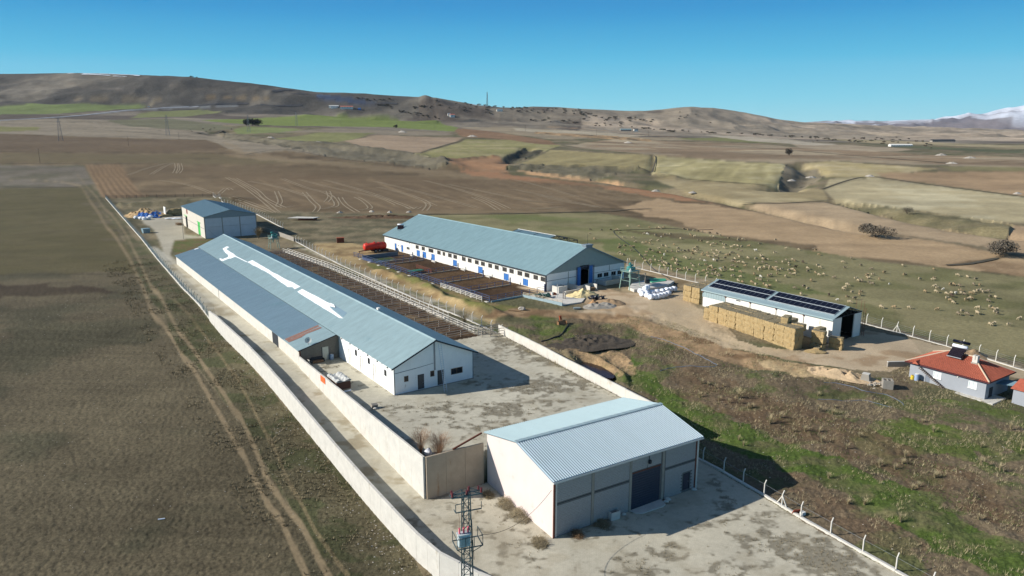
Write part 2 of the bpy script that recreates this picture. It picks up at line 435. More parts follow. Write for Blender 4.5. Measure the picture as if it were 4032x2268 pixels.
field('ploughed_field', 'soil', [(1414, 365), (1570, 348), (1900, 362), (2300, 388), (2700, 400), (2700, 430), (2098, 404), (1980, 410), (1646, 390), (1500, 376)], (132, 114, 94), st=(0.35, S3), c2=(152, 138, 118), c2t=0.02, c2s=90)
field('fallow_field', 'soil', [(1990, 362), (2120, 364), (2300, 376), (2200, 382), (2010, 372)], (152, 138, 120), st=(0.3, S3))
field('crop_field', 'grass', [(2359, 418), (2576, 420), (2700, 424), (2700, 432), (2400, 430)], (128, 120, 88))
field('crop_field', 'grass', [(1820, 345), (2000, 352), (1990, 362), (1880, 358), (1700, 349)], (112, 112, 76))
field('gully', 'steppe', [(1258, 400), (1317, 371), (1369, 378), (1340, 392), (1285, 409)], (76, 73, 62), c2=(58, 56, 46), c2s=12)
field('bare_earth', 'soil', [(1115, 407), (1254, 392), (1261, 402), (1285, 408), (1271, 427), (1290, 441), (1136, 423)], (158, 122, 93), c2=(148, 118, 92), c2s=30)
field('bank', 'steppe', [(1271, 427), (1310, 412), (1421, 418), (1608, 427), (1500, 449), (1365, 435), (1299, 424)], (112, 105, 88), c2=(92, 88, 72), c2t=0.0, c2s=10)
field('crop_field', 'grass', [(1310, 411), (1386, 377), (1646, 391), (1640, 431), (1608, 427), (1421, 418)], (150, 138, 102), st=(0.35, S4))
field('crop_field', 'grass', [(1648, 391), (1977, 412), (1960, 467), (1897, 464), (1682, 447), (1642, 441)], (156, 146, 108), st=(0.4, S4), c2=(176, 166, 134), c2t=-0.03)
field('gully', 'steppe', [(1979, 412), (2005, 417), (2057, 421), (2072, 442), (2029, 461), (1977, 473), (1958, 464)], (122, 113, 98), c2=(100, 94, 80), c2s=14)
field('crop_field', 'grass', [(2011, 412), (2098, 404), (2359, 425), (2182, 446), (2074, 446), (2060, 421)], (160, 146, 110), c2=(174, 160, 130), c2t=0)
field('crop_field', 'grass', [(1640, 448), (1682, 450), (1960, 468), (1977, 474), (2015, 464), (2067, 477), (2081, 501), (2032, 511), (1855, 509), (1723, 481)], (150, 136, 106), c2=(166, 152, 122), c2t=-0.02)
field('ploughed_field', 'soil', [(2202, 434), (2576, 431), (2800, 436), (2800, 510), (2576, 493), (2341, 462), (2223, 446)], (150, 127, 102), st=(0.3, S1))
field('stubble_field', 'soil', [(2084, 450), (2202, 447), (2341, 465), (2576, 495), (2800, 520), (2800, 590), (2576, 560), (2510, 558), (2341, 534), (2098, 500), (2069, 477)], (164, 152, 124), st=(0.2, S1), c2=(174, 164, 138), c2t=-0.03)
field('bank', 'steppe', [(2098, 501), (2341, 535), (2520, 558), (2550, 566), (2543, 594), (2446, 580), (2272, 546)], (124, 115, 90), c2=(100, 96, 74), c2t=0.0, c2s=9)
field('stubble_field', 'soil', [(1876, 512), (2098, 506), (2272, 546), (2446, 580), (2529, 599), (2463, 619), (2168, 578), (1994, 540)], (164, 144, 120), st=(0.2, S1))
field('stubble_field', 'soil', [(2550, 566), (2800, 600), (2800, 690), (2576, 640), (2470, 620), (2530, 600)], (158, 136, 112), st=(0.2, S1))
# ---- the great ploughed slope behind the farm
field('ploughed_field', 'soil', [(-200, 336), (0, 336), (520, 352), (620, 388), (720, 378), (830, 394), (1087, 426), (1136, 422), (1290, 441), (1440, 457), (1600, 472), (1723, 489), (1994, 545),
      (2168, 582), (2446, 622), (2576, 655), (2800, 705), (2800, 745), (2576, 696), (2200, 656), (1800, 591), (1600, 549), (1500, 534), (1070, 540), (900, 536), (650, 528), (540, 494), (266, 497), (216, 414), (-200, 412)],
      (112, 97, 77), st=(0.38, S0), bigA=0.22, c2=(96, 82, 64), c2t=0.0, c2s=45)
def tint(poly, c, a, soft=18, st=None):
    """soil of another colour inside the same field"""
    w = W(poly); m = inpoly(JX + (fbm(GX / soft, GY / soft, 12, 2) - 0.5) * soft * 1.4, JY + (fbm(GX / soft, GY / soft, 13, 2) - 0.5) * soft * 1.4, w)
    kk = a * (0.75 + 0.5 * fbm(GX[m] / 9, GY[m] / 5, 33, 2))[:, None]
    if soft < 4: kk = np.clip(kk * (0.55 + 0.8 * ss(fbm(GX[m] / 3.4, GY[m] / 2.4, 35, 4), 0.36, 0.6))[:, None], 0, 1)
    RGB[m] = RGB[m] * (1 - kk) + alb(c) * kk * (1 + (0 if st is None else st[0] * 2 * st[1][m, None]))
tint([(0, 384), (520, 386), (600, 394), (1000, 416), (400, 411), (0, 411)], (100, 90, 68), 0.8)
tint([(-100, 337), (520, 353), (560, 380), (-100, 382)], (94, 80, 65), 0.7)
tint([(380, 412), (900, 430), (1100, 455), (700, 450), (260, 448)], (98, 84, 66), 0.55)
tint([(560, 350), (640, 384), (900, 412), (1290, 443), (1250, 455), (900, 425), (600, 395)], (134, 118, 96), 0.6)
tint([(1150, 425), (1300, 441), (1440, 458), (1600, 474), (1723, 490), (1780, 512), (1650, 495), (1500, 470), (1300, 455), (1180, 440)], (168, 122, 92), 0.6, 10)
tint([(1300, 428), (1360, 434), (1500, 450), (1560, 456), (1560, 461), (1450, 455), (1330, 438)], (205, 165, 128), 0.9, 5)
tint([(1680, 500), (1994, 547), (2168, 584), (2446, 624), (2800, 710), (2800, 740), (2576, 692), (2200, 652), (1850, 596), (1640, 545), (1560, 520)], (170, 146, 118), 0.85, 16, (0.2, S1))
tint([(2380, 664), (2480, 648), (2800, 715), (2800, 745), (2576, 696)], (138, 116, 92), 0.9, 3)
tint([(600, 440), (1500, 455), (1560, 520), (1100, 530), (700, 520), (560, 480)], (108, 91, 72), 0.5)
# ridged seed bed
w = field('ridged_field', 'soil', [(217, 415), (302, 413), (372, 496), (262, 498)], (118, 98, 76), bigA=0.1)
m = inpoly(JX, JY, w); uu = GU[m] * 1.0
a0, a1 = np.array(w[0]), np.array(w[3]); dr = (a1 - a0) / np.linalg.norm(a1 - a0)
off = -(GX[m] - a0[0]) * dr[1] + (GY[m] - a0[1]) * dr[0]
RGB[m] *= (1 + 0.42 * np.sin(off * 2 * math.pi / 3.4 + 2 * vn(GX[m] / 20, GY[m] / 20, 3)))[:, None]
# wheel marks winding over the ploughed slope
rt = random.Random(5)
for i in range(46):
    x = rt.uniform(520, 1500); y = rt.uniform(446, 478)
    pts = [(x, y)]
    for k in range(rt.randint(4, 8)):
        x += rt.uniform(22, 62); y += rt.uniform(5, 15) * (1.4 if x < 1100 else 0.9)
        if y > 528: break
        pts.append((x, y))
    if len(pts) < 3: continue
    stroke(pts, 3.4, (146, 127, 102), 0.35, 0.9)
for pts in ([(0, 381), (520, 385), (640, 390)], [(0, 411), (200, 412), (400, 411), (420, 412)], [(0, 470), (200, 471)], [(420, 399), (640, 401)], [(1480, 533), (1560, 524), (1640, 530)], [(2380, 668), (2510, 650), (2520, 646)], [(1060, 539), (1500, 532)]):
    stroke(pts, 2.2, (62, 56, 44), 0.75)
for pts in ([(1640, 390), (1648, 400), (1644, 425), (1636, 440)], [(1039, 392), (1100, 372), (1171, 350)], [(1200, 338), (1260, 345)], [(1115, 407), (1200, 395), (1255, 391)],
            [(2069, 476), (2140, 452), (2202, 447), (2341, 466), (2576, 496)], [(1682, 448), (1960, 468)], [(1855, 510), (2032, 511), (2098, 504)], [(1560, 330), (1800, 338), (2000, 352), (2300, 372), (2576, 386)],
            [(870, 336), (1150, 342)], [(150, 318), (500, 330), (760, 372)], [(100, 305), (300, 312), (520, 335)]):
    stroke(pts, 5.0, (80, 74, 60), 0.7)
# ---- left fields
field('stony_pasture', 'steppe', [(-200, 413), (214, 416), (240, 462), (205, 472), (-200, 473)], (110, 103, 94), c2=(92, 88, 74), c2t=0, c2s=30)
lf = field('left_field', 'clod', [(-300, 475), (205, 471), (228, 480), (300, 590), (345, 690), (440, 870), (570, 1020), (690, 1210), (830, 1470), (900, 1900), (-1500, 1900), (-900, 900)], (94, 86, 70),
      bigA=0.2, fineA=0.22, st=(0.22, SR), c2=(80, 76, 61), c2t=-0.02, c2s=18)
tint([(-300, 476), (205, 473), (300, 592), (342, 688), (-300, 700)], (88, 82, 56), 0.7, 12)
tint([(-300, 722), (120, 716), (300, 730), (160, 744), (-300, 748)], (62, 52, 42), 0.8, 6)
stroke([(-300, 696), (200, 690), (345, 688)], 1.4, (60, 54, 42), 0.7)
# verge between the track and the boundary wall
field('verge', 'clod', [(205, 466), (232, 466), (262, 498), (330, 590), (440, 690), (560, 830), (700, 1000), (880, 1215), (1045, 1415), (1100, 1520), (1100, 1700), (860, 1500), (700, 1210), (575, 1020), (445, 870), (350, 690), (305, 590), (228, 480)], (92, 86, 68), c2=(76, 77, 55), c2t=0.03, c2s=4, fineA=0.4)
for dx, ww, cc in ((0, 0.95, (140, 124, 101)), (1, 0.95, (140, 124, 101))):
    if dx == 0: pts = [(150, 455), (205, 470), (228, 500), (290, 600), (355, 703), (391, 795), (463, 893), (535, 1012), (592, 1115), (654, 1233), (721, 1331), (772, 1449), (800, 1520)]
    else: pts = [(190, 440), (225, 470), (252, 505), (322, 600), (379, 703), (427, 795), (494, 893), (577, 1012), (639, 1115), (685, 1233), (762, 1321), (829, 1449), (870, 1520)]
    stroke(pts, ww, cc, 0.85, 0.6, name='dirt_track', mk='soil')
stroke([(440, 750), (560, 900), (660, 1060), (762, 1285), (876, 1449)], 0.6, (138, 122, 96), 0.5)
stroke([(0, 452), (150, 456), (205, 468)], 2.6, (150, 134, 108), 0.7)
# ---- farm ground
field('farm_ground', 'steppe', [(266, 498), (540, 495), (650, 530), (900, 538), (1075, 545), (960, 600), (860, 640), (700, 600), (430, 640), (330, 560)], (118, 108, 88), fineA=0.4, c2=(88, 84, 66), c2t=0.04, c2s=7)
pt = field('pasture', 'grass', [(1070, 541), (1500, 535), (1600, 550), (1800, 592), (2200, 657), (2576, 697), (2800, 748), (2800, 980), (2576, 914), (2450, 880), (2200, 815), (1960, 750), (1760, 700), (1575, 655), (1300, 600)], (128, 122, 92),
      st=(0.22, S1), c2=(110, 108, 76), c2t=0.0, c2s=16)
tint([(1480, 600), (1560, 600), (1900, 690), (2150, 760), (2000, 745), (1760, 690), (1580, 650)], (90, 102, 58), 0.65, 8)
tint([(1210, 542), (1330, 540), (1500, 552), (1300, 560)], (100, 108, 66), 0.5, 8)
tint([(1570, 580), (1700, 588), (1960, 610), (1700, 600)], (84, 72, 56), 0.8, 4)
tint([(2200, 760), (2576, 830), (2800, 900), (2800, 960), (2576, 905), (2300, 830)], (136, 128, 98), 0.7, 8)
# hall forecourt, lane, gravel
field('concrete_forecourt', 'paving', [(352, 540), (460, 525), (462, 590), (500, 595), (560, 590), (560, 605), (440, 605), (432, 640), (450, 660), (470, 690), (430, 690), (402, 610), (386, 580)], (160, 154, 142), fineA=0.15)
field('grass_patch', 'grass', [(440, 604), (520, 598), (570, 596), (480, 640), (452, 650), (436, 625)], (86, 92, 54), c2=(104, 88, 66), c2s=4)
FU = 30.3 + np.interp(GV, [157, 190, 238, 285, 360], [0, .3, 1.9, 3.9, 6.3])
lf2 = (GU < FU) & (GV > 100) & (RID == len(REG) - 2); RID[lf2] = g0; shade(lf2, (108, 100, 80), c2=(84, 82, 60), c2s=5)
lm = (GU > FU) & (GU < 35.6) & (GV > 66) & (GV < 262)
RID[lm] = region('lane', 'paving'); shade(lm, (184, 179, 167), 0.08, 0.12, c2=(156, 147, 130), c2t=-0.06, c2s=3)
am = inpoly(GU, GV, [(30.3, 66), (30.3, 61.5), (30.6, 57.5), (32.2, 52.5), (35.7, 44.0), (40.2, 30.0), (66.6, 26.0), (67.9, 42.0), (70.0, 59.0), (69.5, 67.0), (35.3, 69.8), (35.6, 70.5), (30.3, 70.5)])
RID[am] = region('paved_apron', 'paver'); shade(am, (188, 182, 169), 0.06, 0.1)
ym = inpoly(GU, GV, YARD)
RID[ym] = region('paved_yard', 'paver'); shade(ym, (186, 181, 169), 0.06, 0.1)
# weeds growing through the paving
wq = fbm(GX / 5.5, GY / 4.0, 201, 5)
wq2 = fbm(GX / 0.9, GY / 0.7, 203, 3)
bias = np.zeros(NV)
bias += 0.10 * np.exp(-((GU - 52) / 9) ** 2 - ((GV - 80) / 4.5) ** 2) + 0.16 * np.exp(-((GU - 62) / 6) ** 2 - ((GV - 84) / 5) ** 2) + 0.18 * np.exp(-((GU - 71.5) / 1.6) ** 2) * (GV > 66)
bias += 0.16 * np.exp(-((GU - 36.6) / 1.6) ** 2) * (GV > 69) * (GV < 80) + 0.12 * np.exp(-((GU - 68) / 6) ** 2 - ((GV - 100) / 8) ** 2)
bias += 0.10 * np.exp(-((GU - 64.5) / 3.5) ** 2 - ((GV - 50) / 8) ** 2) + 0.15 * np.exp(-((GU - 62) / 5) ** 2 - ((GV - 38) / 6) ** 2) + 0.12 * np.exp(-((GU - 44) / 3) ** 2 - ((GV - 53.2) / 1.6) ** 2)
bias += 0.13 * np.exp(-((GU - 49) / 3) ** 2 - ((GV - 45) / 2.5) ** 2) + 0.14 * np.exp(-((GU - 55) / 4) ** 2 - ((GV - 33) / 4) ** 2)
rdg = 1 - np.abs(2 * fbm(GX / 2.4, GY / 1.8, 207, 4) - 1)
wk = ss(wq * 0.32 + wq2 * 0.36 + rdg * 0.34 + bias, 0.66, 0.78) * (am | ym) * 0.68
RGB[:] = RGB * (1 - wk[:, None]) + alb((98, 91, 78)) * wk[:, None]
stain = ss(fbm(GX / 2.2, GY / 2.2, 231, 4) + 0.10 * (GU < 40) * (GV < 70), 0.5, 0.75) * (am | lm | ym) * 0.35
RGB[:] = RGB * (1 - stain[:, None]) + alb((152, 142, 124)) * stain[:, None]
# pens: dark trampled dung
pa = (GU > 56.3) & (GU < 69.2) & (GV > 112.5) & (GV < 231)
RID[pa] = region('pen_floor', 'clod'); shade(pa, (78, 62, 48), 0.2, 0.35, c2=(112, 94, 70), c2t=-0.04, c2s=5)
pb = inpoly(GU, GV, [(82.6, 208), (83.7, 180), (84.6, 152), (85.3, 134.2), (94.5, 135.8), (107.6, 139.5), (106.4, 217), (92, 212)])
RID[pb] = region('pen_floor', 'clod'); shade(pb, (84, 66, 48), 0.2, 0.3, c2=(66, 50, 36), c2t=0.0, c2s=8)
# earth around the big barn
field('bare_earth', 'soil', [(790, 612), (880, 610), (960, 626), (985, 650), (905, 652), (1010, 690), (1250, 800), (1240, 830), (1150, 790), (1000, 720), (900, 680), (800, 640)], (160, 140, 106), c2=(128, 108, 80), c2s=5)
field('grass_strip', 'grass', [(905, 655), (960, 668), (1100, 720), (1210, 760), (1320, 775), (1500, 790), (1420, 800), (1300, 800), (1180, 770), (1060, 722), (960, 680)], (104, 104, 62), c2=(130, 114, 84), c2s=4)
cw = (GU > 73.8) & (GU < 76.0) & (GV > 118) & (GV < 240)
RID[cw] = region('concrete_path', 'paving'); shade(cw, (160, 152, 136), 0.1, 0.2, c2=(116, 112, 80), c2s=3)
field('gravel_yard', 'gravel', [(1300, 722), (1500, 716), (1560, 735), (1700, 742), (1730, 760), (1765, 790), (1790, 840), (1900, 870), (2010, 888), (2130, 850), (2180, 830), (2290, 852), (2350, 872), (2330, 905), (2240, 935), (2150, 930), (1960, 900), (1800, 862), (1650, 808), (1540, 790), (1440, 790), (1500, 770), (1380, 745)], (180, 162, 140),
      bigA=0.12, fineA=0.15, c2=(158, 136, 112), c2t=-0.02, c2s=6)
field('gravel_yard', 'gravel', [(1575, 655), (1760, 700), (1850, 722), (1830, 740), (1740, 725), (1700, 745), (1560, 735)], (152, 136, 112), c2=(120, 104, 80), c2s=4)
field('gravel_yard', 'gravel', [(2290, 852), (2470, 895), (2576, 925), (2800, 990), (2800, 1010), (2576, 955), (2450, 925), (2330, 905)], (172, 156, 134))
field('rutted_track', 'soil', [(1200, 800), (1300, 775), (1450, 785), (1560, 790), (1700, 830), (1850, 880), (1960, 905), (2150, 935), (2130, 950), (1900, 930), (1800, 905), (1700, 870), (1560, 812), (1400, 800)], (150, 126, 100), c2=(118, 96, 74), c2s=4, st=(0.2, S2))
# rough ground in front, right
field('rough_ground', 'tuft', [(1270, 822), (1440, 800), (1560, 815), (1700, 872), (1900, 935), (2130, 955), (2280, 945), (2300, 1000), (2520, 1060), (2800, 1130), (2800, 1900), (2576, 1480), (2270, 1449), (2050, 1330), (1900, 1235), (1770, 1120), (1640, 1010), (1500, 930)], (106, 94, 78),
      bigA=0.2, fineA=0.35, c2=(90, 92, 62), c2t=-0.03, c2s=4)
tint([(1590, 900), (1660, 960), (1900, 1080), (2100, 1150), (2300, 1240), (2576, 1370), (2700, 1450), (2700, 1600), (2400, 1400), (2150, 1250), (1950, 1170), (1770, 1110), (1640, 1005), (1570, 960)], (76, 92, 44), 0.85, 2.5)
tint([(2230, 1160), (2100, 1090), (2250, 1050), (2576, 1110), (2576, 1060), (2330, 1000), (2480, 1010), (2700, 1080), (2700, 1160), (2450, 1130), (2576, 1200), (2400, 1150)], (86, 98, 50), 0.7, 3)
tint([(1700, 905), (1900, 985), (2150, 1060), (2330, 1150), (2576, 1260), (2750, 1340), (2750, 1420), (2480, 1310), (2200, 1180), (1900, 1080), (1700, 985)], (98, 82, 66), 0.7, 2)
tint([(1900, 1180), (2000, 1190), (2200, 1290), (2350, 1380), (2250, 1390), (2050, 1290)], (104, 88, 72), 0.75, 2)
tint([(1320, 790), (1400, 800), (1450, 860), (1360, 855)], (84, 98, 48), 0.7, 2)
tint([(1180, 830), (1290, 820), (1400, 900), (1300, 850)], (84, 98, 50), 0.5, 2)
tint([(1900, 895), (2060, 925), (2140, 945), (2080, 960), (1920, 925)], (178, 156, 124), 0.8, 2)
tint([(1420, 880), (1560, 885), (1600, 930), (1580, 950), (1450, 905)], (166, 140, 110), 0.8, 1.5)
tint([(1620, 752), (1740, 742), (1790, 800), (1900, 872), (2020, 886), (1970, 906), (1800, 870), (1690, 826)], (176, 158, 134), 0.9, 6)
# narrow kerbside strips
stroke([(1620, 870), (1800, 905), (1880, 925)], 0.5, (100, 82, 64), 0.5)
# far detail: pale strips, tan banks, dark hedges and cuttings
field('fallow_field', 'soil', [(1290, 321), (1420, 327), (1600, 339), (1700, 342), (1560, 344), (1420, 338), (1300, 329)], (162, 151, 134), st=(0.2, S3))
field('bank', 'steppe', [(1345, 331), (1450, 337), (1640, 351), (1640, 356), (1440, 344), (1345, 336)], (160, 134, 104), c2=(104, 92, 74), c2s=30)
field('fallow_field', 'soil', [(1770, 338), (1900, 345), (2110, 363), (2050, 366), (1880, 354)], (168, 158, 144), st=(0.2, S3))
field('crop_field', 'grass', [(2150, 360), (2330, 368), (2576, 378), (2576, 386), (2300, 373)], (88, 90, 68))
field('fallow_field', 'soil', [(2060, 349), (2300, 356), (2576, 366), (2700, 370), (2700, 378), (2576, 374), (2200, 360)], (140, 130, 104), c2=(160, 146, 120), c2s=120)
for pts in ([(0, 310), (200, 316), (430, 330), (560, 341)], [(60, 318), (300, 327), (520, 346)], [(0, 300), (260, 311), (470, 322)], [(160, 322), (420, 337), (560, 352)]): stroke(pts, 7, (92, 86, 74), 0.55)
for pts in ([(500, 333), (520, 338), (540, 334), (560, 328)], [(505, 336), (530, 341)]): stroke(pts, 16, (60, 56, 46), 0.8, 0.4)
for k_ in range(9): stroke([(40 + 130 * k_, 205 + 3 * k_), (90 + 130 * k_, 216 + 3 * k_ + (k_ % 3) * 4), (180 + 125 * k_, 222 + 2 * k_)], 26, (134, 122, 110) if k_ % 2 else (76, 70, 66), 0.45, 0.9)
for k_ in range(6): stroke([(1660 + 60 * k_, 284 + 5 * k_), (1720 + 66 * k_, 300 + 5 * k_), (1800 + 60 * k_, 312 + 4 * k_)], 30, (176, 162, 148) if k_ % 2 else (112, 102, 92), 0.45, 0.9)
# ---- the far road with its car
stroke([(-60, 306), (0, 303), (100, 298), (200, 291), (330, 277), (430, 271), (520, 269), (600, 268)], 20, (140, 144, 150), 1.0, 0.2, name='road', mk='paving')
stroke([(480, 268), (560, 260), (620, 261)], 26, (48, 50, 56), 0.9, 0.3)
stroke([(660, 264), (720, 266), (760, 264)], 26, (56, 58, 62), 0.9, 0.3)
stroke([(684, 230), (740, 228), (770, 240)], 18, (44, 46, 52), 0.8, 0.4)
stroke([(180, 250), (300, 248), (400, 250)], 22, (140, 124, 98), 0.7, 0.5)
stroke([(520, 243), (600, 246), (670, 248)], 22, (140, 118, 84), 0.7, 0.5)
stroke([(380, 262), (372, 270), (384, 255)], 12, (150, 138, 118), 0.8)
stroke([(1340, 300), (1560, 316), (1800, 338), (2100, 350)], 14, (160, 146, 128), 0.7, 0.6)
stroke([(1350, 318), (1450, 322), (1700, 345)], 16, (170, 138, 100), 0.6, 0.6)

# ---- banks, gullies and field edges get real height differences
wide = 1 + 0.16 * 2 * (fbm(GX / 260, GY / 260, 501, 4) - 0.5) * (DEP > 350)
RGB *= wide[:, None]
kinds = np.array([r[0] for r in REG])[RID]
bk = ((kinds == 'bank') | (kinds == 'gully')) & (DEP > 250)
GZ = GZ + np.where(bk, (fbm(GX / 16, GY / 16, 503, 3) - 0.5) * 5.0, 0)
def groove(pts, width, dh):
    d = line_mask(pts, width * 4); GZ[:] = GZ + dh * np.exp(-(np.minimum(d, 9 * width) / width) ** 2)
groove([(2010, 412), (2035, 432), (1985, 466), (1962, 476)], 11, -6); groove([(1330, 372), (1300, 392), (1275, 410)], 9, -5)
groove([(1290, 436), (1400, 440), (1500, 451), (1620, 470), (1735, 488), (1860, 512), (1994, 541), (2168, 578)], 6, -3.0)
groove([(1275, 424), (1421, 418), (1600, 427), (1700, 450)], 7, 2.6); groove([(2098, 502), (2272, 545), (2446, 580), (2540, 592)], 7, -2.6)
groove([(560, 340), (700, 357), (880, 372), (1039, 392), (1136, 422)], 16, 4); groove([(505, 336), (540, 334), (580, 330)], 14, -6)
groove([(1115, 409), (1200, 398), (1255, 393)], 5, 2.5); groove([(1646, 392), (1640, 440)], 4, -1.6)
# neighbouring cells share their colour a little, as a seen edge does
def soft(a):
    g = a.reshape(NR, NA, 3); h = g.copy(); h[1:-1] = (g[:-2] + 2 * g[1:-1] + g[2:]) / 4; k = h.copy(); k[:, 1:-1] = (h[:, :-2] + 2 * h[:, 1:-1] + h[:, 2:]) / 4; return k.reshape(-1, 3)
RGBs = soft(RGB); mfar = (DEP > 140)[:, None]; RGB = np.where(mfar, RGBs, RGB)
# ---- small relief of the soil itself
nr = ss(GR, 30, 60) * (1 - ss(GR, 180, 300))
cl = np.zeros(NV)
mk_of = np.array([r[1] for r in REG])[RID]
cl += np.where(mk_of == 'clod', 0.10, 0) + np.where(mk_of == 'tuft', 0.13, 0) + np.where(mk_of == 'grass', 0.05, 0) + np.where(mk_of == 'steppe', 0.10, 0) + np.where(mk_of == 'soil', 0.04, 0)
GZ = GZ + nr * cl * (fbm(GX / 0.4, GY / 0.4, 301, 2) - 0.5) * 1.6
del wq, wq2

MATS = dict(steppe=ground_mat('dry_steppe', 0.9, 0.32, 0.10, 1.6), hill=ground_mat('hill_side', 0.02, 0.22, 6.0, 0.012), soil=ground_mat('ploughed_soil', 1.1, 0.22, 0.05, 2.5),
            grass=ground_mat('thin_grass', 1.4, 0.26, 0.06, 2.5), clod=ground_mat('cloddy_soil', 2.6, 0.5, 0.10, 4.5), tuft=ground_mat('tufted_ground', 2.4, 0.5, 0.12, 4.0),
            paving=ground_mat('worn_concrete', 1.2, 0.12, 0.01, 6), paver=ground_mat('interlocking_pavers', 1.5, 0.12, 0.008, 6, pavers=True), gravel=ground_mat('crushed_gravel', 3.0, 0.2, 0.04, 5),
            water=ground_mat('dark_panels', 0.05, 0.1, 0.01, 1, rough=0.4))
# faces by region
ii, jj = np.meshgrid(np.arange(NR - 1), np.arange(NA - 1), indexing='ij')
q0 = (ii * NA + jj).ravel()
QF = np.stack([q0, q0 + 1, q0 + NA + 1, q0 + NA], 1)
fid = RID[q0]
V = np.stack([GX, GY, GZ], 1)
def np_mesh(name, v, f, colour):
    me = bpy.data.meshes.new(name)
    me.vertices.add(len(v)); me.vertices.foreach_set('co', v.astype(np.float32).ravel())
    me.loops.add(f.size); me.loops.foreach_set('vertex_index', f.astype(np.int32).ravel())
    me.polygons.add(len(f)); me.polygons.foreach_set('loop_start', np.arange(0, f.size, 4, dtype=np.int32))
    me.update(calc_edges=True)
    a = me.attributes.new('field_colour', 'FLOAT_COLOR', 'POINT')
    a.data.foreach_set('color', np.concatenate([colour, np.ones((len(v), 1))], 1).astype(np.float32).ravel())
    me.shade_smooth()
    return me
merge = {}
for k, (nm, mk) in enumerate(REG): merge.setdefault((nm, mk) if nm in ('dirt_track', 'pen_floor') and nm == 'dirt_track' else (nm, mk, k), []).append(k)
for key, ks in merge.items():
    nm, mk = key[0], key[1]
    sel = QF[np.isin(fid, ks)]
    if len(sel) < 6: continue
    used = np.unique(sel)
    remap = np.zeros(NV, np.int64); remap[used] = np.arange(len(used))
    me = np_mesh(nm, V[used], remap[sel], RGB[used])
    me.materials.append(MATS[mk])
    o = bpy.data.objects.new(nm, me); COL.objects.link(o); o['kind'] = 'structure'

# ------------------------------------------------------------------ ribbons that lie on the land: wheel tracks, field edges, cuttings, the far road
def curve_pts(px, k=7):
    out = []
    for i in range(len(px) - 1):
        p0, p1, p2, p3 = px[max(i - 1, 0)], px[i], px[i + 1], px[min(i + 2, len(px) - 1)]
        for j in range(k):
            t = j / k; out.append(tuple(.5 * ((2 * p1[c]) + (-p0[c] + p2[c]) * t + (2 * p0[c] - 5 * p1[c] + 4 * p2[c] - p3[c]) * t * t + (-p0[c] + 3 * p1[c] - 3 * p2[c] + p3[c]) * t ** 3) for c in (0, 1)))
    out.append(px[-1]); return out
def ribbons(name, lines, w, m_, lift=.12, seed=0):
    """lines are photo places (2576 wide); each becomes a strip of earth laid on the ground"""
    v, f = [], []; rd = random.Random(seed)
    for px, offs in lines:
        P = [gp(x * 1.56522, y * 1.56522) for x, y in curve_pts(px)]
        for off in offs:
            base = len(v)
            for i, p in enumerate(P):
                a, b = P[max(i - 1, 0)], P[min(i + 1, len(P) - 1)]; d = Vector((b.x - a.x, b.y - a.y, 0))
                if d.length < 1e-6: d = Vector((1, 0, 0))
                d.normalize(); n = Vector((-d.y, d.x, 0)); ww = w * rd.uniform(.75, 1.2) * (0.5 if i in (0, len(P) - 1) else 1)
                for s in (-1, 1):
                    q = p + n * (off + s * ww / 2); v.append((q.x, q.y, th(q.x, q.y) + lift))
            for i in range(len(P) - 1): j = base + 2 * i; f.append((j, j + 1, j + 3, j + 2))
    me = bpy.data.meshes.new(name); me.from_pydata(v, [], f); me.update(); me.materials.append(m_)
    o = bpy.data.objects.new(name, me); COL.objects.link(o); o['kind'] = 'structure'; return o
cr5 = lambda L: [(p[0] * .5, 150.8 + p[1] * .5) for p in L]
cr6 = lambda L: [(1288 + p[0] * .5, 150.8 + p[1] * .5) for p in L]
tr = [[(1140, 590), (1230, 640), (1300, 690), (1400, 770)], [(1180, 595), (1290, 655), (1340, 700), (1430, 745)], [(1390, 660), (1410, 710), (1400, 735), (1440, 740), (1475, 735)], [(1420, 597), (1530, 640), (1640, 670), (1680, 700), (1690, 735), (1620, 750)],
  [(1530, 665), (1570, 710), (1600, 740), (1585, 765)], [(1710, 690), (1740, 730), (1800, 768)], [(1790, 690), (1830, 710), (1862, 745), (1810, 757)], [(1630, 603), (1800, 650), (1950, 700), (2080, 750)], [(1500, 600), (1700, 650), (1900, 690), (2000, 730)],
  [(1880, 610), (2050, 650), (2240, 700), (2400, 745)], [(2130, 605), (2300, 650), (2450, 700), (2560, 750)], [(2130, 705), (2155, 730), (2135, 760)], [(800, 605), (950, 630), (1070, 672)], [(1105, 672), (1140, 645), (1165, 655)], [(2380, 690), (2450, 720), (2510, 757)],
  [(645, 580), (740, 545), (840, 520)], [(760, 577), (820, 540), (870, 518)], [(885, 520), (888, 545), (876, 570)], [(905, 520), (912, 550), (895, 572)], [(1160, 690), (1260, 720), (1390, 770)], [(1190, 705), (1280, 740), (1350, 765)], [(1900, 640), (2060, 680), (2190, 735)], [(1250, 610), (1400, 640), (1560, 690)], [(2250, 625), (2420, 660), (2560, 690)], [(1650, 660), (1660, 690), (1640, 715)], [(2050, 740), (2080, 752), (2110, 740)]]
tr = [(cr5(l), (-1.1, 1.1)) for l in tr] + [(cr6(l), (-1.1, 1.1)) for l in ([(0, 650), (200, 690), (440, 745)], [(0, 700), (130, 715), (260, 722)], [(130, 680), (300, 720), (430, 738)], [(0, 600), (160, 640), (330, 690)], [(60, 740), (150, 750), (250, 738)])]
ribbons('wheel_tracks', tr, .75, mat('pale_dry_soil', rgb(144, 129, 104), .95, .15, 1.0), .10, 1)
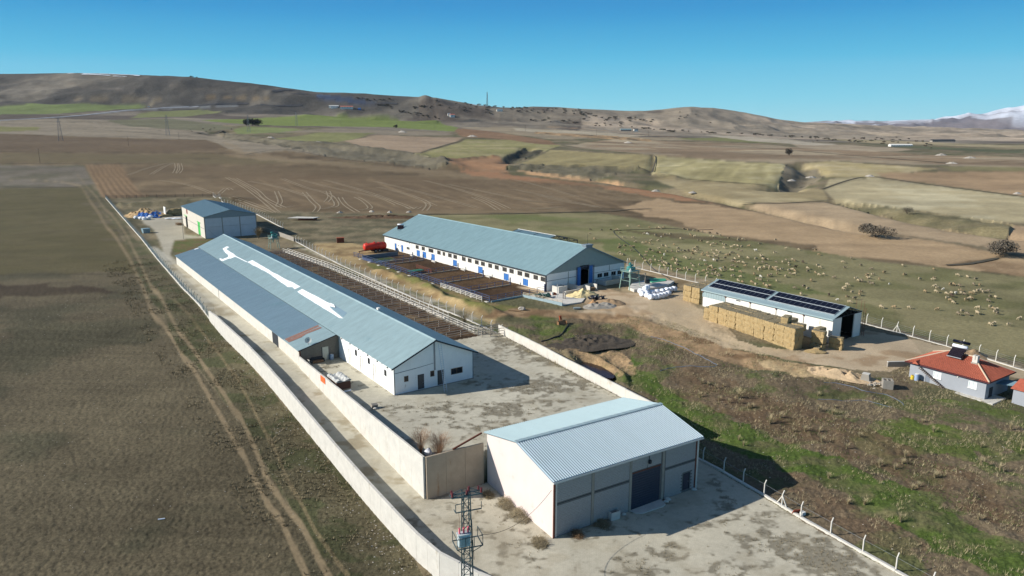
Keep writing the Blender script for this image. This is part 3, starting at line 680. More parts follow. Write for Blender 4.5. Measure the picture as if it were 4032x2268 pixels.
dk = [(l, (0,)) for l in ([(0, 381), (260, 383), (520, 385), (640, 391)], [(0, 411), (200, 412), (380, 411)], [(0, 470), (100, 471), (200, 471)], [(420, 399), (640, 401)], [(1060, 540), (1280, 538), (1500, 533)], [(1480, 531), (1540, 532), (1590, 527), (1640, 526)], [(1039, 391), (1090, 374), (1171, 350)], [(1646, 391), (1650, 400), (1642, 430), (1634, 442)], [(1115, 407), (1160, 398), (1255, 391)],
   [(2069, 476), (2140, 452), (2202, 446), (2341, 465), (2576, 495)], [(1682, 447), (1820, 458), (1960, 467)], [(1855, 509), (1960, 512), (2098, 503)], [(620, 388), (720, 376), (830, 396), (960, 412)], [(150, 300), (420, 322), (560, 345), (760, 374)], [(0, 322), (300, 330), (520, 351)], [(0, 337), (300, 344), (520, 353)], [(870, 336), (1010, 338), (1150, 342)], [(2380, 668), (2440, 664), (2510, 650)])]
ribbons('field_edge', dk, 1.5, mat('dark_field_edge', rgb(78, 72, 58), .95, .2, .3), .2, 2)
ribbons('road_cutting', [(l, (0,)) for l in ([(475, 269), (520, 264), (570, 261), (625, 262)], [(655, 264), (700, 267), (760, 265)], [(684, 231), (715, 227), (740, 228)], [(730, 237), (755, 236), (780, 237)], [(940, 263), (970, 260), (1000, 262)])], 18, mat('dark_cutting', rgb(58, 58, 60), .95, .15, .05), 1.5, 3)
ribbons('road', [([(-60, 306), (0, 303), (100, 298), (200, 291), (330, 277), (430, 271), (500, 268.5)], (0,))], 11, mat('far_asphalt', rgb(150, 154, 160), .8, .05, .1), .8, 4)
ribbons('field_edge', [(l, (0,)) for l in ([(505, 334), (525, 341), (545, 336), (560, 328)], [(1290, 322), (1420, 328), (1560, 337), (1700, 344)], [(1760, 338), (1900, 346), (2110, 364)], [(2060, 352), (2300, 360), (2576, 369)], [(1400, 352), (1600, 362), (1900, 372), (2200, 396), (2400, 412)])], 4.0, mat('dark_field_edge', rgb(78, 72, 58), .95, .2, .3), .4, 5)
ribbons('snow_patch', [(l, (0,)) for l in ([(205, 188.5), (240, 189), (278, 191)], [(250, 186.6), (290, 188), (330, 190), (352, 192)], [(285, 192.5), (320, 193.5)])], 11, mat('old_snow', rgb(225, 230, 238), .8, .05, .1), 2.5, 6)
# ------------------------------------------------------------------ mesh builder
class MB:
    def __init__(s): s.v = []; s.f = []
    def add(s, vs, fs):
        b = len(s.v); s.v += [tuple(p) for p in vs]; s.f += [tuple(i + b for i in f) for f in fs]; return s
    def box(s, x0, x1, y0, y1, z0, z1):
        x0, x1 = min(x0, x1), max(x0, x1); y0, y1 = min(y0, y1), max(y0, y1); z0, z1 = min(z0, z1), max(z0, z1)
        return s.add([(x0, y0, z0), (x1, y0, z0), (x1, y1, z0), (x0, y1, z0), (x0, y0, z1), (x1, y0, z1), (x1, y1, z1), (x0, y1, z1)],
                     [(3, 2, 1, 0), (4, 5, 6, 7), (0, 1, 5, 4), (1, 2, 6, 5), (2, 3, 7, 6), (3, 0, 4, 7)])
    def hexa(s, p):
        return s.add(p, [(3, 2, 1, 0), (4, 5, 6, 7), (0, 1, 5, 4), (1, 2, 6, 5), (2, 3, 7, 6), (3, 0, 4, 7)])
    def rbox(s, c, size, rz=0.0, rx=0.0, ry=0.0, jit=0.0, rnd=None):
        M = Euler((rx, ry, rz)).to_matrix(); a, b, d = size[0] / 2, size[1] / 2, size[2] / 2
        P = []
        for q in ((-a, -b, -d), (a, -b, -d), (a, b, -d), (-a, b, -d), (-a, -b, d), (a, -b, d), (a, b, d), (-a, b, d)):
            w = M @ Vector(q) + Vector(c)
            if jit: w += Vector((rnd.uniform(-jit, jit), rnd.uniform(-jit, jit), rnd.uniform(-jit, jit)))
            P.append(w)
        return s.hexa(P)
    def bar(s, p0, p1, w, h=None):
        """square bar between two points"""
        h = h or w; p0 = Vector(p0); p1 = Vector(p1); d = (p1 - p0)
        if d.length < 1e-6: return s
        d.normalize(); up = Vector((0, 0, 1)) if abs(d.z) < 0.95 else Vector((1, 0, 0))
        a = d.cross(up).normalized() * w / 2; b = a.cross(d).normalized() * h / 2
        return s.hexa([p0 - a - b, p0 + a - b, p0 + a + b, p0 - a + b, p1 - a - b, p1 + a - b, p1 + a + b, p1 - a + b])
    def tube(s, pts, r, n=6, cap=True):
        pts = [Vector(p) for p in pts]; rs = r if isinstance(r, (list, tuple)) else [r] * len(pts)
        b = len(s.v); N = len(pts)
        for i, p in enumerate(pts):
            d = (pts[min(i + 1, N - 1)] - pts[max(i - 1, 0)]).normalized()
            up = Vector((0, 0, 1)) if abs(d.z) < 0.95 else Vector((1, 0, 0))
            a = d.cross(up).normalized(); c = a.cross(d).normalized()
            for k in range(n):
                t = 2 * math.pi * k / n
                s.v.append(tuple(p + (a * math.cos(t) + c * math.sin(t)) * rs[i]))
        for i in range(N - 1):
            for k in range(n):
                k2 = (k + 1) % n
                s.f.append((b + i * n + k, b + i * n + k2, b + (i + 1) * n + k2, b + (i + 1) * n + k))
        if cap:
            s.f.append(tuple(b + k for k in range(n))[::-1]); s.f.append(tuple(b + (N - 1) * n + k for k in range(n)))
        return s
    def prism(s, poly, axis, a0, a1):
        """extrude a 2-D polygon: axis 'y' -> (x,z) pairs, 'x' -> (y,z), 'z' -> (x,y)"""
        def P(q, a):
            return {'y': (q[0], a, q[1]), 'x': (a, q[0], q[1]), 'z': (q[0], q[1], a)}[axis]
        n = len(poly)
        vs = [P(q, a0) for q in poly] + [P(q, a1) for q in poly]
        fs = [tuple(range(n)), tuple(range(2 * n - 1, n - 1, -1))] + [(i, i + n, (i + 1) % n + n, (i + 1) % n) for i in range(n)]
        return s.add(vs, fs)
    def blob(s, c, r, n=8, m=5, jit=0.12, seed=0, flat=0.0):
        rd = random.Random(seed); b = len(s.v); cx, cy, cz = c; rx, ry, rz = r
        rows = []
        for i in range(m + 1):
            th_ = math.pi * i / m - math.pi / 2
            row = []
            for k in range(n if 0 < i < m else 1):
                t = 2 * math.pi * (k + 0.5 * (i % 2)) / n; q = 1 + rd.uniform(-jit, jit)
                z = math.sin(th_) * rz * q
                if flat and z < -flat * rz: z = -flat * rz
                s.v.append((cx + math.cos(th_) * math.cos(t) * rx * q, cy + math.cos(th_) * math.sin(t) * ry * q, cz + z)); row.append(len(s.v) - 1)
            rows.append(row)
        for i in range(m):
            A_, B_ = rows[i], rows[i + 1]
            for k in range(n):
                k2 = (k + 1) % n
                if len(A_) == 1: s.f.append((A_[0], B_[k2], B_[k]))
                elif len(B_) == 1: s.f.append((A_[k], A_[k2], B_[0]))
                else: s.f.append((A_[k], A_[k2], B_[k2], B_[k]))
        return s
    def mesh(s, name, m=None, smooth=False):
        me = bpy.data.meshes.new(name); me.from_pydata(s.v, [], s.f); me.update()
        import bmesh
        bm = bmesh.new(); bm.from_mesh(me); bmesh.ops.recalc_face_normals(bm, faces=bm.faces); bm.to_mesh(me); bm.free()
        if m: me.materials.append(m)
        if smooth: me.shade_smooth()
        return me
    def obj(s, name, m, parent=None, label=None, cat=None, group=None, kind=None, smooth=False):
        return mk(name, s.mesh(name, m, smooth), parent, label, cat, group, kind)
def mk(name, me, parent=None, label=None, cat=None, group=None, kind=None, loc=None, rot=None):
    o = bpy.data.objects.new(name, me); COL.objects.link(o)
    if parent: o.parent = parent
    if label: o['label'] = label
    if cat: o['category'] = cat
    if group: o['group'] = group
    if kind: o['kind'] = kind
    if loc is not None: o.location = loc
    if rot is not None: o.rotation_euler = rot if hasattr(rot, '__len__') else (0, 0, rot)
    return o
def thing(name, label, cat, loc=(0, 0, 0), rz=0.0, group=None):
    return mk(name, None, None, label, cat, group, None, loc, rz)
def tree_copy(o, parent=None):
    c = o.copy(); COL.objects.link(c)
    if parent: c.parent = parent
    for ch in list(o.children): tree_copy(ch, c)
    return c
# faces of a box-like building in its own frame: 'L' left wall u=0, 'F' front wall v=0, 'R' right wall u=W
def fb(mb, face, a0, a1, b0, b1, d0, d1, W_=0):
    if face == 'F': return mb.box(a0, a1, -d0, -d1, b0, b1)
    if face == 'L': return mb.box(-d0, -d1, a0, a1, b0, b1)
    if face == 'R': return mb.box(W_ + d0, W_ + d1, a0, a1, b0, b1)
def wall(mb, face, a0, a1, b0, b1, holes, t=0.25, W_=0):
    """a wall with real openings"""
    xs = sorted({a0, a1} | {h[0] for h in holes} | {h[1] for h in holes}); zs = sorted({b0, b1} | {h[2] for h in holes} | {h[3] for h in holes})
    for i in range(len(xs) - 1):
        run = None
        for k in range(len(zs) - 1):
            cx, cz = (xs[i] + xs[i + 1]) / 2, (zs[k] + zs[k + 1]) / 2
            inside = any(h[0] < cx < h[1] and h[2] < cz < h[3] for h in holes)
            if inside:
                if run: fb(mb, face, xs[i], xs[i + 1], run[0], run[1], 0, -t, W_); run = None
            else: run = (run[0] if run else zs[k], zs[k + 1])
        if run: fb(mb, face, xs[i], xs[i + 1], run[0], run[1], 0, -t, W_)
def window(parent, face, a0, a1, b0, b1, frame_m, glass_m, mull=2, W_=0, fr=0.06, name='window', open_=None, cross=False):
    m = MB()
    for q in ((a0, a1, b0, b0 + fr), (a0, a1, b1 - fr, b1), (a0, a0 + fr, b0 + fr, b1 - fr), (a1 - fr, a1, b0 + fr, b1 - fr)):
        fb(m, face, *q, 0.025, -0.08, W_)
    for i in range(1, mull):
        x = a0 + (a1 - a0) * i / mull; fb(m, face, x - fr / 2, x + fr / 2, b0 + fr, b1 - fr, 0.015, -0.07, W_)
    if cross: fb(m, face, a0 + fr, a1 - fr, (b0 + b1) / 2 - .02, (b0 + b1) / 2 + .02, 0.01, -0.06, W_)
    w = m.obj(name, frame_m, parent)
    for i in range(mull):
        if open_ is not None and i in open_: continue
        x0 = a0 + (a1 - a0) * i / mull + fr / 2; x1 = a0 + (a1 - a0) * (i + 1) / mull - fr / 2
        g = MB(); fb(g, face, x0, x1, b0 + fr, b1 - fr, -0.045, -0.055, W_); g.obj('pane', glass_m, w)
    return w
def door(parent, face, a0, a1, b0, b1, m, fm, leaves=1, W_=0, name='door'):
    d = MB()
    for i in range(leaves):
        x0 = a0 + (a1 - a0) * i / leaves + 0.02; x1 = a0 + (a1 - a0) * (i + 1) / leaves - 0.02
        fb(d, face, x0, x1, b0 + .03, b1 - .03, -0.02, -0.07, W_)
        fb(d, face, x0 + .08, x1 - .08, b0 + .2, (b0 + b1) / 2 - .08, 0.0, -0.02, W_); fb(d, face, x0 + .08, x1 - .08, (b0 + b1) / 2 + .08, b1 - .15, 0.0, -0.02, W_)
    o = d.obj(name, m, parent)
    f = MB(); fb(f, face, a0 - .06, a0, b0, b1 + .06, 0.03, -0.08, W_); fb(f, face, a1, a1 + .06, b0, b1 + .06, 0.03, -0.08, W_); fb(f, face, a0, a1, b1, b1 + .06, 0.03, -0.08, W_)
    f.obj('frame', fm, o)
    h = MB(); fb(h, face, a1 - .2, a1 - .1, b0 + 1.0, b0 + 1.06, 0.05, 0.0, W_); h.obj('handle', M_steel, o)
    return o
def ribbed(u0, z0, u1, z1, v0, v1, pitch=0.33, amp=0.035, top=0.12, jitter=0.0, flip=False):
    """profiled roof sheet: ribs run up the slope from (u0,z0) to (u1,z1), spread along v"""
    m = MB(); L = math.hypot(u1 - u0, z1 - z0); nu, nz = -(z1 - z0) / L, (u1 - u0) / L
    if nz < 0: nu, nz = -nu, -nz
    n = max(1, int(round((v1 - v0) / pitch))); p = (v1 - v0) / n
    prof = []
    for i in range(n):
        a = v0 + i * p
        prof += [(a, 0), (a + p * 0.45, 0), (a + p * 0.58, amp), (a + p * 0.87, amp)]
    prof.append((v1, 0))
    for (vv, h) in prof: m.v.append((u0 + nu * h, vv, z0 + nz * h))
    for (vv, h) in prof: m.v.append((u1 + nu * h, vv, z1 + nz * h))
    k = len(prof)
    for i in range(k - 1): m.f.append((i, i + 1, k + i + 1, k + i))
    b = len(m.v); t = 0.05
    m.v += [(u0 - nu * t, v0, z0 - nz * t), (u1 - nu * t, v0, z1 - nz * t), (u1 - nu * t, v1, z1 - nz * t), (u0 - nu * t, v1, z0 - nz * t)]
    m.f.append((b, b + 1, b + 2, b + 3))
    m.f.append((0, k, b + 1, b)); m.f.append((k - 1, 2 * k - 1, b + 2, b + 3))
    m.f.append(tuple(range(k)) + (b + 3, b)); m.f.append(tuple(range(k, 2 * k)) + (b + 2, b + 1))
    return m

# ------------------------------------------------------------------ palette
M_steel = mat('galvanised_steel', rgb(140, 146, 150), 0.45, 0.15, 5, metal=0.4)
M_white = mat('white_limewash', rgb(226, 224, 216), 0.85, 0.07, 0.7, bump=0.01, bscale=5, col2=rgb(196, 184, 164), c2amt=0.0, c2scale=0.6, c2stretch=(1, 1, 0.35))
M_whiteA = mat('white_limewash_worn', rgb(236, 236, 232), 0.85, 0.06, 0.7, bump=0.01, bscale=5, col2=rgb(170, 160, 146), c2amt=-0.12, c2scale=0.9, c2stretch=(1, 1, 0.3))
M_conc = mat('pale_concrete', rgb(200, 196, 187), 0.9, 0.12, 0.9, bump=0.01, bscale=8, col2=rgb(172, 164, 148), c2amt=0.05, c2scale=0.7, c2stretch=(1, 1, 0.3))
M_concd = mat('grey_concrete', rgb(148, 142, 132), 0.9, 0.15, 1.2, bump=0.01, bscale=8)
M_pink = mat('pinkish_white_plaster', rgb(214, 200, 194), 0.85, 0.05, 0.5, col2=rgb(202, 188, 180), c2amt=0.05, c2scale=0.4)
M_block = mat('grey_block', rgb(158, 156, 154), 0.92, 0.12, 4.0, bump=0.01, bscale=12)
M_joint = mat('mortar', rgb(108, 106, 104), 0.95, 0.1, 5)
M_roofA = mat('pale_turquoise_roof', rgb(160, 182, 184), 0.5, 0.13, 0.9, stretch=(0.12, 1.0, 1.0), metal=0.15, col2=rgb(142, 172, 178), c2amt=0.05, c2scale=0.25, c2stretch=(0.5, 1, 1), spec=0.4)
M_roofA2 = mat('blue_grey_roof', rgb(126, 150, 162), 0.5, 0.1, 0.9, stretch=(0.12, 1.0, 1.0), metal=0.15, col2=rgb(122, 150, 160), c2amt=0.1, c2scale=0.2, spec=0.4)
M_roofB = mat('teal_roof', rgb(142, 170, 174), 0.55, 0.13, 0.8, stretch=(0.12, 1.0, 1.0), metal=0.1, col2=rgb(146, 156, 144), c2amt=-0.15, c2scale=0.5, c2stretch=(0.3, 1.6, 1), spec=0.4)
M_roofD = mat('slate_blue_roof', rgb(108, 136, 148), 0.55, 0.07, 0.8, stretch=(0.12, 1.0, 1.0), metal=0.1, spec=0.4)
M_roofS = mat('light_blue_roof', rgb(158, 178, 182), 0.45, 0.05, 0.8, stretch=(1.0, 0.12, 1.0), metal=0.2, spec=0.4)
M_sheetw = mat('bare_white_sheet', rgb(240, 242, 242), 0.5, 0.03, 0.6)
M_rust = mat('rusty_sheet', rgb(134, 100, 88), 0.85, 0.2, 3, stretch=(0.2, 1, 1), col2=rgb(118, 128, 132), c2amt=0.15, c2scale=2.0, c2stretch=(0.2, 1.5, 1))
M_dark = mat('dark_trim', rgb(40, 46, 54), 0.7, 0.15, 3)
M_darkin = mat('painted_interior_shade', rgb(34, 32, 30), 0.95, 0.1, 2)  # near-black, the shade inside the buildings is put into the colour
M_glass = mat('dark_window_glass', rgb(34, 38, 44), 0.15, 0.2, 2, spec=0.5)
M_glassl = mat('curtained_window_glass', rgb(212, 222, 220), 0.2, 0.1, 3, spec=0.5)
M_blue = mat('blue_door_paint', rgb(58, 116, 186), 0.6, 0.12, 2.5)
M_navy = mat('blue_pipe_paint', rgb(66, 80, 112), 0.55, 0.15, 4)
M_wpipe = mat('white_pipe_paint', rgb(206, 202, 192), 0.6, 0.15, 4)
M_gpipe = mat('grey_pipe_paint', rgb(160, 150, 138), 0.6, 0.2, 4)
M_green = mat('green_paint', rgb(66, 176, 84), 0.6, 0.12, 3)
M_mint = mat('mint_green_steel', rgb(134, 162, 150), 0.55, 0.15, 4)
M_teal = mat('teal_machine_paint', rgb(60, 136, 132), 0.5, 0.12, 4)
M_red = mat('red_tank_paint', rgb(204, 58, 44), 0.45, 0.12, 2)
M_orange = mat('orange_paint', rgb(232, 104, 50), 0.6, 0.08, 2)
M_rubber = mat('black_rubber', rgb(30, 30, 32), 0.8, 0.1, 5)
M_panel = mat('solar_cells', rgb(14, 18, 34), 0.4, 0.15, 2, spec=0.15)
M_alu = mat('aluminium', rgb(196, 202, 206), 0.35, 0.05, 5, metal=0.5)
M_house = mat('blue_grey_render', rgb(152, 156, 162), 0.85, 0.04, 0.9, bump=0.006, bscale=10)
M_tile = mat('terracotta_tile', rgb(176, 98, 76), 0.8, 0.2, 2.2, col2=rgb(150, 78, 60), c2amt=0.1, c2scale=1.6)
M_tiled = mat('old_terracotta_tile', rgb(176, 98, 76), 0.85, 0.2, 2.2)
M_mortar = mat('ridge_mortar', rgb(196, 176, 152), 0.9, 0.15, 5)
M_straw = mat('straw', rgb(166, 144, 104), 0.95, 0.3, 5.0, stretch=(1, 1, 3), bump=0.05, bscale=9, col2=rgb(168, 138, 88), c2amt=0.2, c2scale=2.5)
M_strawt = mat('weathered_straw', rgb(128, 118, 94), 0.95, 0.25, 2.5, bump=0.05, bscale=6, col2=rgb(112, 104, 84), c2amt=0.2, c2scale=1.5)
M_wrap = mat('white_bale_wrap', rgb(232, 236, 244), 0.35, 0.04, 2, bump=0.02, bscale=5)
M_wood = mat('old_wood', rgb(128, 104, 78), 0.9, 0.2, 4)
M_twig = mat('bare_twigs', rgb(148, 118, 92), 0.95, 0.2, 3)
M_dry = mat('dry_grass_blades', rgb(172, 158, 124), 0.95, 0.18, 1.0)
M_stem = mat('weed_stems', rgb(134, 122, 96), 0.95, 0.25, 1.0)
M_gblade = mat('green_grass_blades', rgb(88, 108, 52), 0.95, 0.3, 0.5)
M_stone = mat('pale_stone', rgb(170, 162, 150), 0.9, 0.2, 1.5)
M_crown = mat('dark_bush_twigs', rgb(66, 62, 56), 0.95, 0.25, 0.5)
M_rail = mat('rusty_steel', rgb(104, 62, 48), 0.8, 0.25, 5)
M_lattice = mat('tower_steel', rgb(88, 104, 106), 0.5, 0.15, 6, metal=0.4)
M_insul = mat('brown_insulator', rgb(96, 44, 44), 0.35, 0.1, 5)
M_pinkin = mat('pink_insulator', rgb(206, 84, 104), 0.4, 0.1, 5)
M_sand = mat('yellow_feed_pile', rgb(216, 196, 146), 0.95, 0.12, 2, bump=0.03, bscale=5)
M_brownearth = mat('brown_earth_pile', rgb(150, 126, 98), 0.95, 0.2, 1.5, bump=0.06, bscale=3)
M_manure = mat('dark_manure', rgb(74, 66, 56), 0.95, 0.3, 1.4, bump=0.12, bscale=2.5)
M_tarp = mat('blue_tarpaulin', rgb(52, 106, 178), 0.5, 0.2, 1.0, bump=0.05, bscale=2)
M_wtarp = mat('white_sheeting', rgb(226, 228, 230), 0.6, 0.1, 2, bump=0.04, bscale=3)
# ------------------------------------------------------------------ block shed in front
T_ = thing('block_shed', 'tall block shed with pink plastered side and pale corrugated roof in the foreground', 'shed', (4.34, 69.578, 0), 0.548)
SW, SD, SE, SRg, SO = 21.2, 14.14, 6.81, 8.36, 0.4
sl = (SRg - SE) / (SD / 2)
def gableprof(W_, he, hr, base=0.0): return [(0, base), (W_, base), (W_, he), (W_ / 2, hr), (0, he)]
MB().prism([(0.0, -0.3), (SD, -0.3), (SD, SE - .1), (SD / 2, SRg - .1), (0, SE - .1)], 'x', 0, 0.25).obj('side_wall', M_pink, T_)
MB().prism([(0.0, -0.3), (SD, -0.3), (SD, SE - .1), (SD / 2, SRg - .1), (0, SE - .1)], 'x', SW - 0.25, SW).obj('side_wall', M_concd, T_, label='grey concrete end wall facing the field')
MB().box(0.25, SW - .25, SD - .25, SD, -.3, SE - .1).obj('back_wall', M_concd, T_)
m = MB(); wall(m, 'F', 0.26, SW - .26, -0.3, SE - .15, [(10.85, 15.2, 0.0, 4.55), (18.95, 19.95, 0.25, 2.4)], 0.2); m.obj('front_wall', M_joint, T_)
# rows of blocks standing proud of the mortar
m = MB(); rb = random.Random(1)
bays = [(0.5, 5.05), (5.5, 10.45), (10.85, 15.2), (15.95, 20.75)]
for bi, (a0, a1) in enumerate(bays):
    z = 0.05; row = 0
    while z < SE - 0.45:
        if abs(z + .1 - 3.86) > 0.16 or bi == 2:
            a = a0 - (0.2 if row % 2 else 0)
            while a < a1 - 0.03:
                b0, b1 = max(a, a0), min(a + 0.39, a1)
                ok = not (bi == 2 and z < 4.75) and not (b1 > 18.85 and b0 < 20.05 and z < 2.5) and b1 - b0 > 0.06
                if ok: m.box(b0 + .006, b1 - .012, -0.03 - rb.uniform(0, .012), 0.0, z + .006, z + .188)
                a += 0.40
        z += 0.2; row += 1
m.obj('block_courses', M_block, T_, kind='stuff')
for a in (5.28, 10.65, 15.6): MB().box(a - .17, a + .17, -0.07, 0.0, -.2, SE - .2).obj('concrete_column', M_concd, T_)
MB().box(0.0, 0.24, -.12, 0.0, -.3, SE - .15).obj('corner_column', M_rail, T_); MB().box(0.26, 0.46, -0.09, 0, -.3, SE - .15).obj('corner_column', M_conc, T_)
MB().box(SW - .24, SW, -.1, 0.0, -.3, SE - .15).obj('corner_column', M_conc, T_); MB().box(SW - .45, SW - .27, -.08, 0, -.2, SE - .2).obj('downpipe', M_rail, T_)
for a0, a1 in ((0.5, 5.05), (5.5, 10.45), (15.95, 20.75)): MB().box(a0, a1, -0.04, 0.0, 3.83, 3.88).obj('tie_beam', M_dark, T_)
MB().box(10.85, 15.2, -0.05, 0.1, 4.56, 4.70).obj('door_lintel', M_rail, T_)
m = MB()
for i in range(30): m.box(10.88, 15.17, 0.0 + (.02 if i % 2 else .05), 0.12, 0.02 + i * .151, 0.02 + (i + 1) * .151 - .02)
m.obj('roller_door', mat('dark_blue_shutter', rgb(48, 58, 74), 0.5, 0.08, 3), T_)
door(T_, 'F', 18.98, 19.92, 0.27, 2.37, mat('dark_grey_door', rgb(58, 58, 70), 0.6, 0.1, 3), M_dark)
m = MB(); m.prism([(10.75, -0.05), (15.5, 0.05), (15.2, -1.1), (14.6, -1.3), (11.6, -1.25), (10.9, -0.8)], 'z', 0.0, 0.13); m.obj('threshold_ramp', M_conc, T_)
lm_ = MB(); lm_.box(13.15, 13.45, -0.35, -0.1, 5.35, 5.75); lm_.bar((13.3, -.05, 6.4), (13.3, -.12, 5.7), .05); lm_.bar((13.2, -.03, 5.3), (13.05, -.03, 4.72), .05); lm_.obj('floodlight', M_dark, T_)
zf = SE - SO * sl
# ribs run up the slope: build sheets in (slope, along) and turn them
def shed_slope(y0, z0, y1, z1, m_):
    q = ribbed(y0, z0, y1, z1, -0.35, SW + .35, 0.31, 0.085)
    q.v = [(p[1], p[0], p[2]) for p in q.v]
    return q.obj('roof_slope', m_, T_)
shed_slope(-SO, zf + .05, SD / 2, SRg + .05, mat('striped_light_roof', rgb(168, 184, 192), 0.6, 0.05, 0.8, stretch=(1, .12, 1), metal=0.0, spec=0.3))
shed_slope(SD + .3, SE - .3 * sl + .05, SD / 2, SRg + .05, M_roofS)
m = MB()
for i in range(44): m.box(-.3 + i * .5, -.3 + i * .5 + .47, SD / 2 - .28, SD / 2 + .28, SRg + .085, SRg + .12 + .02 * (i % 2))
m.obj('ridge_cap', M_roofS, T_)
MB().prism([(-SO - .16, zf - .16), (-SO + .0, zf - .16), (-SO + .0, zf), (-SO - .13, zf - .02)], 'x', -0.3, SW + .3).obj('gutter', M_conc, T_)
MB().box(0.1, SW - .1, -0.3, -0.02, zf - .28, zf - .1).obj('eave_fascia', M_concd, T_)

# ------------------------------------------------------------------ long barn
A_ = thing('long_barn', 'longest white barn with pale turquoise roof and torn white roof sheets', 'barn', (-17.39, 100.8, YARD_Z), 0.598)
AW, AL, AE, AR = 13.6, 131.4, 4.55, 7.5
sa = (AR - AE) / (AW / 2)
holesF = [(1.64, 2.34, 1.72, 2.61), (3.94, 4.87, 0.05, 2.33), (6.02, 6.71, 1.66, 2.58), (7.31, 8.25, 0.05, 2.36), (9.62, 11.68, 1.27, 2.25)]
m = MB(); wall(m, 'F', 0.0, AW, -.2, AE - .2, holesF, .25); m.prism([(0, AE - .2), (AW, AE - .2), (AW / 2, AR - .12)], 'y', 0.0, .25); m.obj('gable_wall', M_whiteA, A_)
holesL = [(16.8, 17.5, 0.1, 2.6), (13.9, 14.7, 2.3, 3.3), (11.7, 12.6, 0.1, 2.7), (8.7, 9.5, 2.35, 3.3), (6.6, 7.5, 0.1, 2.7), (2.55, 3.35, 2.15, 3.1)]
m = MB(); wall(m, 'L', 0.25, 21.9, -.2, AE - .12, holesL, .25); m.box(0.0, .25, 21.9, AL, -.2, AE - .12); m.obj('side_wall', M_whiteA, A_)
MB().box(AW - .25, AW, .25, AL, -.2, AE - .12).obj('side_wall', M_whiteA, A_)
MB().prism([(0.25, -.2), (AW - .25, -.2), (AW - .25, AE - .2), (AW / 2, AR - .12), (.25, AE - .2)], 'y', AL - .25, AL).obj('back_wall', M_whiteA, A_)
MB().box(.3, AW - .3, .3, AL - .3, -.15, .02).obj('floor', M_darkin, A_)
for i, h in enumerate(holesF):
    if i in (0, 2, 4): window(A_, 'F', *h, M_wood, M_glass, 1 if i != 4 else 2, fr=.07)
    else: door(A_, 'F', *h, mat('brown_door', rgb(88, 84, 80), .7, .1, 3), M_dark)
for i, h in enumerate(holesL):
    if i % 2: window(A_, 'L', *h, M_dark, M_glass, 1)
    else: door(A_, 'L', *h, M_white, M_concd)
MB().box(-0.03, .12, -.06, 0.0, -.2, AE - .1).obj('corner_post', M_steel, A_); MB().box(AW - .1, AW + .03, -.06, 0, -.2, AE - .15).obj('corner_post', M_steel, A_)
MB().box(AW / 2 - .12, AW / 2 + .12, -.07, 0, 2.6, AR - .2).obj('gable_post', M_steel, A_)
m = MB(); m.bar((0.2, -.02, 3.3), (3.6, -.02, 3.5), .05); m.bar((3.6, -.02, 3.5), (6.6, -.02, 3.75), .04); m.obj('conduit', M_dark, A_)
MB().prism([(-.35, -.1), (AW, -.1), (AW, .02), (-.35, .02)], 'y', -.35, -.01).obj('plinth_kerb', M_concd, A_)
# roof, in runs so that every length of sheet is its own piece
ov = .6
cuts = [-.6, 22, 44, 66, 88, 110, AL + .5]
for a, b in zip(cuts[:-1], cuts[1:]):
    ribbed(-ov, AE - ov * sa + .04, AW / 2, AR + .04, a, b, .33, .04).obj('roof_sheet_run', M_roofA, A_)
    ribbed(AW + ov, AE - ov * sa + .04, AW / 2, AR + .04, a, b, .33, .04).obj('roof_sheet_run', M_roofA, A_)
MB().prism([(AW / 2 - .3, AR - .04), (AW / 2, AR + .12), (AW / 2 + .3, AR - .04), (AW / 2, AR + .09)], 'y', -.6, AL + .5).obj('ridge_cap', M_roofA, A_)
m = MB()
for s in (1, -1):
    u0 = AW / 2 - s * (AW / 2 + ov)
    m.hexa([(u0, -.66, AE - ov * sa - .22), (AW / 2, -.66, AR - .2), (AW / 2, -.58, AR - .2), (u0, -.58, AE - ov * sa - .22), (u0, -.66, AE - ov * sa), (AW / 2, -.66, AR + .02), (AW / 2, -.58, AR + .02), (u0, -.58, AE - ov * sa)])
m.obj('bargeboard', M_dark, A_)
m = MB()
for i in range(6): m.box(-ov - .02, -ov + .1, .8 + i * 3.6, 1.1 + i * 3.6, AE - ov * sa - .25, AE - ov * sa - .08)
m.obj('eave_bracket', M_dark, A_, kind='stuff')
def roof_patch(name, pts, m_, w0, s_, par, lift=.095, th_=.03):
    q = MB(); n = len(pts)
    q.v = [(u, v, w0 + s_ * u + lift) for u, v in pts] + [(u, v, w0 + s_ * u + lift - th_) for u, v in pts]
    q.f = [tuple(range(n)), tuple(range(2 * n - 1, n - 1, -1))] + [(i, i + n, (i + 1) % n + n, (i + 1) % n) for i in range(n)]
    return q.obj(name, m_, par)
def wob(poly, step=2.0, amp=.09, seed=0):
    rd = random.Random(seed); out = []
    for i in range(len(poly)):
        a, b = poly[i], poly[(i + 1) % len(poly)]; L = math.hypot(b[0] - a[0], b[1] - a[1]); n = max(1, int(L / step))
        for k in range(n): out.append((a[0] + (b[0] - a[0]) * k / n + (rd.uniform(-amp, amp) if k else 0), a[1] + (b[1] - a[1]) * k / n))
    return out
roof_patch('torn_white_sheet', [(2.62, 115.5), (3.85, 115.7), (3.98, 113.5), (3.03, 113.2), (2.9, 108), (2.9, 104), (2.68, 101.3), (2.85, 90.5), (2.7, 90.4), (2.45, 101), (1.39, 101.4), (1.2, 102.2), (-.3, 103), (-.45, 104.2), (-.25, 107.2), (.0, 106.6), (0.1, 104.9), (1.3, 104.1), (1.9, 106), (2.03, 109.9)], M_sheetw, AE, sa, A_)
